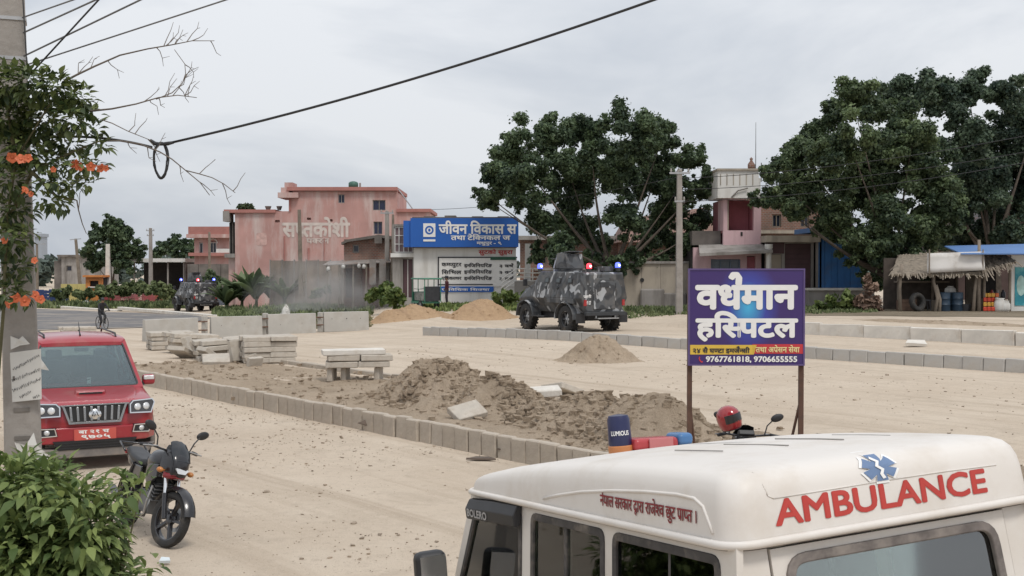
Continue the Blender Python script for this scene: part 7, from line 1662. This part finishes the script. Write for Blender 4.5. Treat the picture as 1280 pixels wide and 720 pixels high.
for i in range(n_ + 1):
    for j in range(5):
        t, u = i / n_, j / 4; x = b.x(1152 + 70 * t); z = b.z((317 - 2.5 * t) + (24 - 1.0 * t) * u); vs.append((x, -.72 + .05 * math.sin(t * 9 + u * 2) + .03 * math.sin(u * 5), z))
for i in range(n_):
    for j in range(4): q_ = i * 5 + j; fs.append((q_, q_ + 1, q_ + 6, q_ + 5))
k.add(vs, fs); bn = k.build('banner_sheet', mat('white_banner', (.62, .60, .575), .8, .05, 2, dirt=(.42, .38, .34), dscale=1.2), b.o, smooth=True); sd = bn.modifiers.new('thick', 'SOLIDIFY'); sd.thickness = .01
for x in (1154, 1220): k = MB(); k.tube([(b.x(x), -.76, b.z(342)), (b.x(x), -.76, b.z(312))], .03, 6); k.build('banner_pole', M_WOOD, b.o)
for i, x in enumerate((1165, 1178, 1186, 1194, 1203, 1158)): k = MB(); k.ball((b.x(x), .2, b.z(343.5 + (i % 2))), (.10, .08, .15)); k.build('hanging_packet', M_WHITEW, b.o, smooth=True)
M_BARREL = mat('blue_barrel', (.022, .045, .075), .5, .15)
def standing(name, label, cat, px, Y, prof, m, dz=0.0, T=None, smooth=True):
    q = GX(px, Y); rt = thing(name, label, cat, (q.x, q.y, q.z + dz)); k = MB(); k.lathe(prof, 16, 0, T); k.build('body', m, rt, smooth=smooth, auto=40); return rt
BP = [(.0, 0), (.27, 0), (.29, .04), (.28, .3), (.295, .32), (.28, .34), (.28, .58), (.295, .60), (.28, .62), (.29, .86), (.26, .88), (.0, .88)]
standing('barrel', 'blue barrel at the left under the white banner', 'barrel', 1180, 51.9, BP, M_BARREL); standing('barrel', 'blue barrel at the right under the white banner', 'barrel', 1196, 52.1, BP, M_BARREL)
standing('water_pot', 'pale round pot on the stall counter', 'pot', 1188, 52.9, [(0, 0), (.16, 0), (.26, .15), (.24, .3), (.12, .38), (.15, .42), (0, .42)], M_WHITEW, .74); standing('bucket', 'dark bucket beside the counter of the stall', 'bucket', 1207, 52.0, [(0, 0), (.18, 0), (.24, .34), (.22, .34), (.17, .05), (0, .05)], M_DARK)
q = GX(1147, 51.6); ty = thing('tyre', 'old tyre standing under the left end of the thatch roof', 'tyre', tuple(q), R(25)); k = MB(); k.lathe([(.24, -.10), (.40, -.12), (.44, -.06), (.44, .06), (.40, .12), (.24, .10), (.24, -.10)], 28, 0, Matrix.Translation((0, 0, .44)) @ Matrix.Rotation(R(82), 4, 'X')); k.build('tread', M_TYRE, ty, smooth=True)
for nm, px, h, cc in (('stool', 1157, .5, (.12, .12, .13)), ('crate', 1133, .55, (.16, .10, .07))):
    q = GX(px, 52.4); rt = thing(nm, {'stool': 'small dark stool behind the crooked post of the stall', 'crate': 'brown wooden crate in the shade of the thatch roof'}[nm], nm, tuple(q))
    if nm == 'stool':
        k = MB(); k.box((0, 0, h), (.42, .42, .05)); k.build('seat', mat(nm + '_wood', cc, .8, .2), rt)
        for sx, sy in ((-1, -1), (1, -1), (1, 1), (-1, 1)): k = MB(); k.tube([(sx * .18, sy * .18, 0), (sx * .15, sy * .15, h)], .025, 6); k.build('leg', MATS[nm + '_wood'], rt)
    else:
        for j in range(3): k = MB(); k.box((0, -.26, .10 + j * .19), (.8, .03, .15)); k.build('plank', mat(nm + '_wood', cc, .8, .2), rt)
        k = MB(); k.box((0, 0, .27), (.76, .48, .5)); k.build('box', MATS[nm + '_wood'], rt)
b = Bld('snack_stall', 'narrow snack stall with a blue roof sheet and a teal poster', 'stall', 1250, 52)
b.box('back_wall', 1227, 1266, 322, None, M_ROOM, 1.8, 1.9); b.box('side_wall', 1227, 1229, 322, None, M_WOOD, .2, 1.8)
for x in (1229, 1261): k = MB(); k.tube([(b.x(x), -.1, -.3), (b.x(x), -.1, b.z(322))], .07, 7); k.build('post', M_WOOD, b.o, smooth=True)
k = MB(); T = [(b.x(1192), -.9, b.z(317)), (b.x(1330), -.9, b.z(317)), (b.x(1330), 2.4, b.z(303)), (b.x(1205), 2.4, b.z(306))]; k.add(T + [(x, y, z - .05) for x, y, z in T], [(0, 1, 2, 3), (7, 6, 5, 4), (0, 4, 5, 1), (1, 5, 6, 2), (2, 6, 7, 3), (3, 7, 4, 0)]); k.build('roof_sheet', mat('blue_roof_sheet', (.10, .20, .42), .5, .08, 1), b.o)
thatch_part('thatch_fringe', b.o, [(b.x(1222), -.7, b.z(340)), (b.x(1262), -.7, b.z(327)), (b.x(1262), .4, b.z(318)), (b.x(1222), .4, b.z(320))], 110, 8, .55)
b.box('white_wall', 1264, 1310, 319, None, M_WHITEW, 0, .15); ps = b.box('poster', 1268.5, 1300, 334, 382, mat('teal_poster', (.02, .22, .28), .5, .35, 1.1, dirt=(.16, .42, .40), dscale=1.3), -.03, -.004)
k = MB(); k.prism([(.3 * math.cos(R(a)) * .7, .3 * math.sin(R(a)) * 1.6) for a in range(0, 360, 30)], .006, plane_T((b.x(1276), -.032, b.z(357)), (1, 0, 0), (0, 0, 1))); k.build('poster_figure', mat('poster_pale', (.35, .52, .48), .5, .2, 4), ps)
b.box('counter', 1230, 1260, 374, None, M_WOOD, .3, .9)
PACK = [(.55, .06, .03), (.60, .33, .05), (.62, .60, .55), (.50, .12, .04), (.12, .20, .10)]
q = GX(1240, 51.7); r = random.Random(5)
for row in range(4):
    for c_ in range(4):
        cc = PACK[(row + c_ * 2) % 2 + (0 if c_ < 3 else 2)]; qx = GX(1231.5 + c_ * 5.0, 51.55 + row * .12); o_ = MB(); o_.box((0, 0, .12), (.17, .08, .20)); o = o_.build('snack_packet', mat('packet_%d' % PACK.index(cc), cc, .4, .15, 8), bevel=.03, seg=1); o.location = (qx.x, qx.y, qx.z + row * .21); o.rotation_euler = (0, 0, r.uniform(-.2, .2))
        tag(o, ('leftmost', 'second', 'third', 'rightmost')[c_] + ' snack packet of the ' + ('bottom', 'second', 'third', 'top')[row] + ' row at the snack stall', 'packet', 'snack packets heaped at the snack stall')
for i, (px, h) in enumerate(((1250, .62), (1256, .5))):
    q = GX(px, 51.6); k = MB(); k.loft([[(w * math.cos(a), w * .8 * math.sin(a), z) for a in [2 * math.pi * j / 12 for j in range(12)]] for w, z in ((.20, 0), (.27, .12), (.26, h * .7), (.18, h * .92), (.22, h))]); o = k.build('sack', M_WHITEW, smooth=True); o.location = q; tag(o, ('tall', 'short')[i] + ' pale sack standing beside the snack packets', 'sack')
for i, (px, y, cc) in enumerate(((1240, 362, (.30, .05, .05)), (1247, 359, (.25, .22, .2)), (1254, 363, (.05, .05, .06)))):
    q = P(px, y, 52.6); k = MB(); k.lathe([(0, 0), (.10, 0), (.11, .05), (.10, .28), (.05, .34), (.05, .4), (0, .4)], 12); o = k.build('jar', mat('jar_%d' % i, cc, .3, .2), smooth=True); g_ = GX(px, 52.6); o.location = (g_.x, 52.6, g_.z + P(px, 374, 52).z - g_.z + .02); tag(o, ('red', 'pale', 'black')[i] + ' jar on the snack stall counter', 'jar')

# ================================================================ PEOPLE
def person(label, loc, rz, joints, edges, m, hair=True, scale=1.0):
    rt = thing('person', label, 'person', loc, rz); rt.scale = (scale,) * 3; names = list(joints); me = bpy.data.meshes.new('body'); me.from_pydata([joints[n][0] for n in names], [(names.index(a), names.index(b_)) for a, b_ in edges], [])
    o = bpy.data.objects.new('body', me); COL.objects.link(o); o.parent = rt; me.materials.append(m); sk = o.modifiers.new('skin', 'SKIN'); sk.use_smooth_shade = True
    for i, n in enumerate(names): rr = joints[n][1]; me.skin_vertices[0].data[i].radius = (rr, rr) if not hasattr(rr, '__len__') else rr
    me.skin_vertices[0].data[names.index('pelvis')].use_root = True; sb = o.modifiers.new('sub', 'SUBSURF'); sb.levels = sb.render_levels = 1
    if hair: hd = Vector(joints['head'][0]); k = MB(); k.ball(hd + Vector((-.02, 0, .045)), (.112, .10, .10), 0, 12, 8); k.build('hair', M_LETTER_K, rt, smooth=True)
    return rt
def cloth_mat(name, bands):
    m = bpy.data.materials.new(name); m.use_nodes = True; nt = m.node_tree; b_ = nt.nodes['Principled BSDF']; b_.inputs['Roughness'].default_value = .85; tc = nt.nodes.new('ShaderNodeTexCoord'); sp_ = nt.nodes.new('ShaderNodeSeparateXYZ'); mr = nt.nodes.new('ShaderNodeMapRange'); mr.inputs[2].default_value = 2.0; rp = nt.nodes.new('ShaderNodeValToRGB'); rp.color_ramp.interpolation = 'CONSTANT'
    while len(rp.color_ramp.elements) < len(bands): rp.color_ramp.elements.new(.5)
    for e, (z, c) in zip(rp.color_ramp.elements, bands): e.position = z / 2; e.color = tuple(c) + (1,)
    nt.links.new(tc.outputs['Object'], sp_.inputs[0]); nt.links.new(sp_.outputs['Z'], mr.inputs[0]); nt.links.new(mr.outputs[0], rp.inputs[0]); nt.links.new(rp.outputs[0], b_.inputs['Base Color']); return m
SKIN = (.20, .115, .075)
STAND = {'pelvis': ((0, 0, .92), (.15, .12)), 'spine': ((0, 0, 1.15), (.15, .11)), 'chest': ((0, 0, 1.36), (.17, .12)), 'neck': ((0.01, 0, 1.50), .055), 'chin': ((.02, 0, 1.57), .075), 'head': ((.01, 0, 1.66), .095), 'ls': ((0, .19, 1.42), .06), 'le': ((-.02, .25, 1.15), .045), 'lw': ((.06, .25, .92), .033), 'lh': ((.08, .25, .82), .035), 'rs': ((0, -.19, 1.42), .06), 're': ((-.02, -.26, 1.15), .045), 'rw': ((.08, -.24, .93), .033), 'rh': ((.10, -.23, .83), .035), 'lt': ((0, .09, .86), .09), 'lk': ((.02, .10, .50), .06), 'la': ((-.02, .10, .09), .045), 'lf': ((.12, .11, .04), .04), 'rt': ((0, -.09, .86), .09), 'rk': ((.03, -.10, .50), .06), 'ra': ((-.01, -.11, .09), .045), 'rf': ((.13, -.12, .04), .04)}
EDG = [('pelvis', 'spine'), ('spine', 'chest'), ('chest', 'neck'), ('neck', 'chin'), ('chin', 'head'), ('chest', 'ls'), ('ls', 'le'), ('le', 'lw'), ('lw', 'lh'), ('chest', 'rs'), ('rs', 're'), ('re', 'rw'), ('rw', 'rh'), ('pelvis', 'lt'), ('lt', 'lk'), ('lk', 'la'), ('la', 'lf'), ('pelvis', 'rt'), ('rt', 'rk'), ('rk', 'ra'), ('ra', 'rf')]
q = GX(558.5, 68); person('person in a dark maroon shirt standing beside the green cart', tuple(q), R(200), STAND, EDG, cloth_mat('maroon_shirt', [(0, SKIN), (.12, (.05, .045, .05)), (.93, (.075, .018, .025)), (1.46, SKIN)]), scale=.98)
RIDE = {'pelvis': ((-.18, 0, .92), (.14, .12)), 'spine': ((-.10, 0, 1.10), (.14, .11)), 'chest': ((.02, 0, 1.30), (.16, .12)), 'neck': ((.08, 0, 1.43), .055), 'chin': ((.12, 0, 1.48), .075), 'head': ((.13, 0, 1.57), .095), 'ls': ((.03, .18, 1.35), .06), 'le': ((.20, .24, 1.14), .045), 'lw': ((.40, .24, 1.02), .033), 'lh': ((.47, .24, 1.01), .035), 'rs': ((.03, -.18, 1.35), .06), 're': ((.20, -.24, 1.14), .045), 'rw': ((.40, -.24, 1.02), .033), 'rh': ((.47, -.24, 1.01), .035), 'lt': ((-.12, .09, .88), .09), 'lk': ((.22, .11, .72), .06), 'la': ((.05, .11, .36), .045), 'lf': ((.17, .11, .31), .04), 'rt': ((-.12, -.09, .86), .09), 'rk': ((.20, -.11, .55), .06), 'ra': ((.02, -.11, .17), .045), 'rf': ((.14, -.11, .13), .04)}
def bicycle(label, loc, rz):
    bk = thing('bicycle', label, 'bicycle', loc, rz)
    for x in (.52, -.52):
        w = bpy.data.objects.new('wheel', None); COL.objects.link(w); w.parent = bk; w.location = (x, 0, .34); k = MB(); k.tube([(.32 * math.cos(a), 0, .32 * math.sin(a)) for a in [2 * math.pi * i / 24 for i in range(25)]], .02, 6); k.build('tyre', M_TYRE, w, smooth=True)
        k = MB(); [k.tube([(0, 0, 0), (.31 * math.cos(a), 0, .31 * math.sin(a))], .005, 4) for a in [2 * math.pi * i / 10 for i in range(10)]]; k.build('spokes', M_STEEL, w)
    for nm, pth in (('down_tube', [(.36, 0, .82), (-.02, 0, .32)]), ('seat_tube', [(-.02, 0, .32), (-.18, 0, .84)]), ('top_tube', [(.36, 0, .80), (-.16, 0, .78)]), ('chain_stay', [(-.02, 0, .32), (-.52, 0, .34)]), ('seat_stay', [(-.16, 0, .76), (-.52, 0, .34)]), ('fork', [(.34, 0, .92), (.52, 0, .34)]), ('handlebar', [(.46, .25, 1.0), (.40, .1, 1.0), (.34, 0, .95), (.40, -.1, 1.0), (.46, -.25, 1.0)])): k = MB(); k.tube(pth, .017, 6); k.build(nm, M_BLACK, bk)
    k = MB(); k.loft([[(x, y, z) for y, z in rrect(w, .05, .02, 2, 0, .86)] for x, w in ((-.05, .05), (-.18, .14), (-.30, .18))]); k.build('saddle', M_BLACK, bk); return bk
q = G(127.5, 411.5); bicycle('black bicycle being ridden along the left road', tuple(q), R(-48)); person('person in dark clothes riding a bicycle on the left road', tuple(q), R(-48), RIDE, EDG, cloth_mat('dark_clothes', [(0, SKIN), (.20, (.022, .022, .026)), (1.42, SKIN)]))

# ================================================================ CART AND FAR VEHICLES
M_GREENP = mat('green_paint', (.05, .19, .12), .5, .1)
q = GX(529, 62.5); ct = thing('green_cart', 'small green three wheeled passenger cart parked by the white building', 'rickshaw', tuple(q), R(118))
for x, y in ((.95, 0), (-.75, .48), (-.75, -.48)): wheel(ct, (x, y, .27), .27, .10, .6, 8)
k = MB(); k.box((-.30, 0, .42), (1.7, 1.0, .10)); k.build('floor', M_GREENP, ct); k = MB(); k.box((-.45, 0, 1.72), (1.9, 1.1, .08)); k.build('canopy', M_GREENP, ct, bevel=.03)
for x in (-1.3, -.4, .42):
    for y in (.48, -.48): k = MB(); k.tube([(x, y, .45), (x, y, 1.7)], .025, 6); k.build('canopy_post', M_GREENP, ct)
for y in (.5, -.5): k = MB(); k.box((-.6, y, .75), (1.3, .03, .45)); k.build('side_panel', mat('mottled_panel', (.20, .20, .18), .6, .5, 5), ct, bevel=.01)
k = MB(); k.box((-1.2, 0, .9), (.06, .95, .8)); k.build('rear_panel', M_DARK, ct); k = MB(); k.box((-.9, 0, .68), (.45, .9, .2)); k.build('seat', M_MAROON, ct, bevel=.04); k = MB(); k.box((.1, 0, .70), (.3, .5, .25)); k.build('driver_seat', M_MAROON, ct, bevel=.04)
k = MB(); k.loft([[(.55, -.45, .45), (.55, .45, .45), (.55, .45, 1.0), (.55, -.45, 1.0)], [(.85, -.28, .45), (.85, .28, .45), (.80, .28, .95), (.80, -.28, .95)]]); k.build('front_shield', M_GREENP, ct, bevel=.03); k = MB(); k.tube([(.95, 0, .27), (.80, 0, .8), (.66, 0, 1.12)], .03, 6); k.tube([(.60, .3, 1.15), (.66, 0, 1.12), (.60, -.3, 1.15)], .02, 6); k.build('steering_fork', M_STEEL, ct)
def small_truck(label, px, Y, rz, cab, bed, L_=4.6, h=2.3, cat='truck', name='parked_truck'):
    q = GX(px, Y); t = thing(name, label, cat, tuple(q), rz, 'vehicles parked at far left'); mc = mat('paint_' + str(cab), cab, .4, .1); mb_ = mat('paint_' + str(bed), bed, .6, .15)
    k = MB(); k.loft([[(x, -.8, .5), (x, .8, .5), (x, .75, z), (x, -.75, z)] for x, z in ((L_ / 2, 1.1), (L_ / 2 - .25, 1.25), (L_ / 2 - .6, 1.85), (L_ / 2 - 1.4, 1.9))]); c_ = k.build('cab', mc, t, bevel=.05); k = MB(); k.box((L_ / 2 - .40, 0, 1.5), (.04, 1.3, .45), 0, Matrix.Rotation(R(-28), 3, 'Y')); k.build('windscreen', M_WINDK, c_)
    for y in (.79, -.79): k = MB(); k.box((L_ / 2 - .95, y, 1.5), (.6, .02, .4)); k.build('side_window', M_WINDK, c_)
    k = MB(); k.box((-.75, 0, .72), (L_ - 1.5, 1.7, .12)); k.build('bed', mb_, t)
    for i in range(3): k = MB(); k.box((-.75, .82, .95 + i * (h - .95) / 3), (L_ - 1.6, .05, (h - .95) / 3 - .06)); k.build('side_board', mb_, t); k = MB(); k.box((-.75, -.82, .95 + i * (h - .95) / 3), (L_ - 1.6, .05, (h - .95) / 3 - .06)); k.build('side_board', mb_, t)
    k = MB(); k.box((.72 - L_ / 2 + .05, 0, (h + .6) / 2), (.06, 1.64, h - .8)); k.build('tailboard', mb_, t)
    for x in (L_ / 2 - .85, -L_ / 2 + 1.0):
        for y in (.72, -.72): wheel(t, (x, y, .38), .38, .22, .55, 6)
    return t
small_truck('blue covered truck parked at the far left of the asphalt road', 60, 121, R(70), (.03, .05, .13), (.035, .06, .16), 4.6, 2.0)
small_truck('red farm truck parked under the far left tree', 153, 122, R(160), (.30, .05, .05), (.33, .12, .12), 4.4, 1.5)
small_truck('faded red pickup parked beside the open shed', 170, 125, R(20), (.32, .08, .08), (.36, .15, .14), 4.0, 1.4)
small_truck('small red and white truck inside the open shed', 212, 136, R(170), (.38, .10, .06), (.42, .30, .24), 4.0, 1.5)
b = Bld('orange_kiosk', 'small orange kiosk beyond the asphalt road at left', 'kiosk', 117, 122)
b.wall('front_wall', 107, 128, 346, None, mat('orange_paint', (.55, .20, .05), .6, .1, 2), [(112, 123, 351, 358)]); b.box('kiosk_block', 107.5, 127.5, 347, None, M_ROOM, .5, 1.6); b.box('roof', 105, 130, 344, 346.5, MATS['orange_paint'], -.4, 1.8); b.box('counter', 111, 124, 358.2, 359.5, M_WHITEW, -.3, .1)
b = Bld('yellow_wall', 'low yellow wall behind the verge at far left', 'wall', 92, 126)
for i in range(3): b.box('wall_panel', 76 + i * 10.3, 86 + i * 10.3, 355, None, mat('yellow_plaster', (.50, .42, .16), .8, .12, 1), 0, .2)
for i, (px, w, h, cc, lab) in enumerate(((108, .9, .8, (.60, .60, .56), 'white board leaning in the weeds by the kiosk'), (126, 1.2, .9, (.24, .36, .32), 'pale green tarpaulin bundle right of the kiosk'), (143, 1.3, .4, (.55, .22, .14), 'low orange heap of bricks by the concrete post'), (75, 2.2, .5, (.45, .40, .33), 'pale rubble heap left of the kiosk'), (352, 1.6, .55, (.55, .54, .5), 'white rubble heap behind the barrier panels'), (357, .5, 1.0, (.60, .58, .54), 'short white marker stone behind the barrier panels'))):
    q = GX(px, 116 if px < 200 else 62); r = random.Random(i); k = MB(); k.ball((0, 0, h * .35), (w / 2, .4, h * .62), 0, 10, 6); k.v = [(x * r.uniform(.8, 1.2), y * r.uniform(.8, 1.2), z * r.uniform(.85, 1.15)) for x, y, z in k.v]; o = k.build('heap' if 'heap' in lab else 'bundle', mat('heap_%d' % i, cc, .9, .2, 2)); o.location = q; tag(o, lab, 'heap' if 'heap' in lab else 'object')
# parked car roof glimpsed behind the far carrier
def parked_car(label, px, Y, rz, col):
    q = GX(px, Y); t = thing('parked_car', label, 'car', tuple(q), rz); m = mat('paint_' + str(col), col, .35, .05, coat=.3)
    k = MB(); k.loft([[(x, -w, .3), (x, w, .3), (x, w, z), (x, -w, z)] for x, w, z in ((2.0, .72, .75), (1.9, .78, .85), (.9, .82, .98), (-1.7, .82, 1.0), (-2.0, .75, .9))]); k.build('body', m, t, bevel=.06); k = MB(); k.loft([[(1.0, -.72, .97), (1.0, .72, .97), (-1.75, .72, .97), (-1.75, -.72, .97)], [(.25, -.58, 1.5), (.25, .58, 1.5), (-1.4, .58, 1.5), (-1.4, -.58, 1.5)]]); c_ = k.build('cabin', m, t, bevel=.05)
    for y in (.665, -.665): k = MB(); k.box((-.55, y, 1.25), (1.5, .04, .3), 0, Matrix.Rotation(R(14 if y > 0 else -14), 3, 'X')); k.build('side_window', M_WINDK, c_)
    for x in (1.25, -1.25):
        for y in (.72, -.72): wheel(t, (x, y, .31), .31, .18, .6, 5)
parked_car('pale blue car partly hidden behind the far carrier and plants', 283, 104, R(20), (.30, .36, .44))

# ================================================================ DUST RAISED BY THE FAR CARRIER
def dust_mat():
    m = bpy.data.materials.new('road_dust'); m.use_nodes = True; nt = m.node_tree
    for n in list(nt.nodes): nt.nodes.remove(n)
    o = nt.nodes.new('ShaderNodeOutputMaterial'); v = nt.nodes.new('ShaderNodeVolumePrincipled'); v.inputs['Color'].default_value = (.97, .945, .91, 1); v.inputs['Anisotropy'].default_value = .2
    tc = nt.nodes.new('ShaderNodeTexCoord'); gr = nt.nodes.new('ShaderNodeTexGradient'); gr.gradient_type = 'SPHERICAL'; no = nt.nodes.new('ShaderNodeTexNoise'); no.inputs['Scale'].default_value = 2.6; no.inputs['Detail'].default_value = 3
    mr = nt.nodes.new('ShaderNodeMapRange'); mr.inputs[1].default_value = .35; mr.inputs[2].default_value = .7; ml = nt.nodes.new('ShaderNodeMath'); ml.operation = 'MULTIPLY'; m2 = nt.nodes.new('ShaderNodeMath'); m2.operation = 'MULTIPLY'; m2.inputs[1].default_value = .42
    nt.links.new(tc.outputs['Object'], gr.inputs[0]); nt.links.new(tc.outputs['Object'], no.inputs['Vector']); nt.links.new(no.outputs[0], mr.inputs[0]); nt.links.new(gr.outputs[0], ml.inputs[0]); nt.links.new(mr.outputs[0], ml.inputs[1]); nt.links.new(ml.outputs[0], m2.inputs[0]); nt.links.new(m2.outputs[0], v.inputs['Density']); nt.links.new(v.outputs[0], o.inputs['Volume'])
    m.cycles.volume_step_rate = 3; return m
q = P(402, 374, 72); k = MB(); k.ball((0, 0, 0), 1.0, 0, 20, 12); o = k.build('dust_cloud', dust_mat(), smooth=True); o.location = q; o.scale = (5.2, 4.5, 3.2); tag(o, 'pale cloud of dust drifting behind the barrier panels', 'dust', kind='stuff')
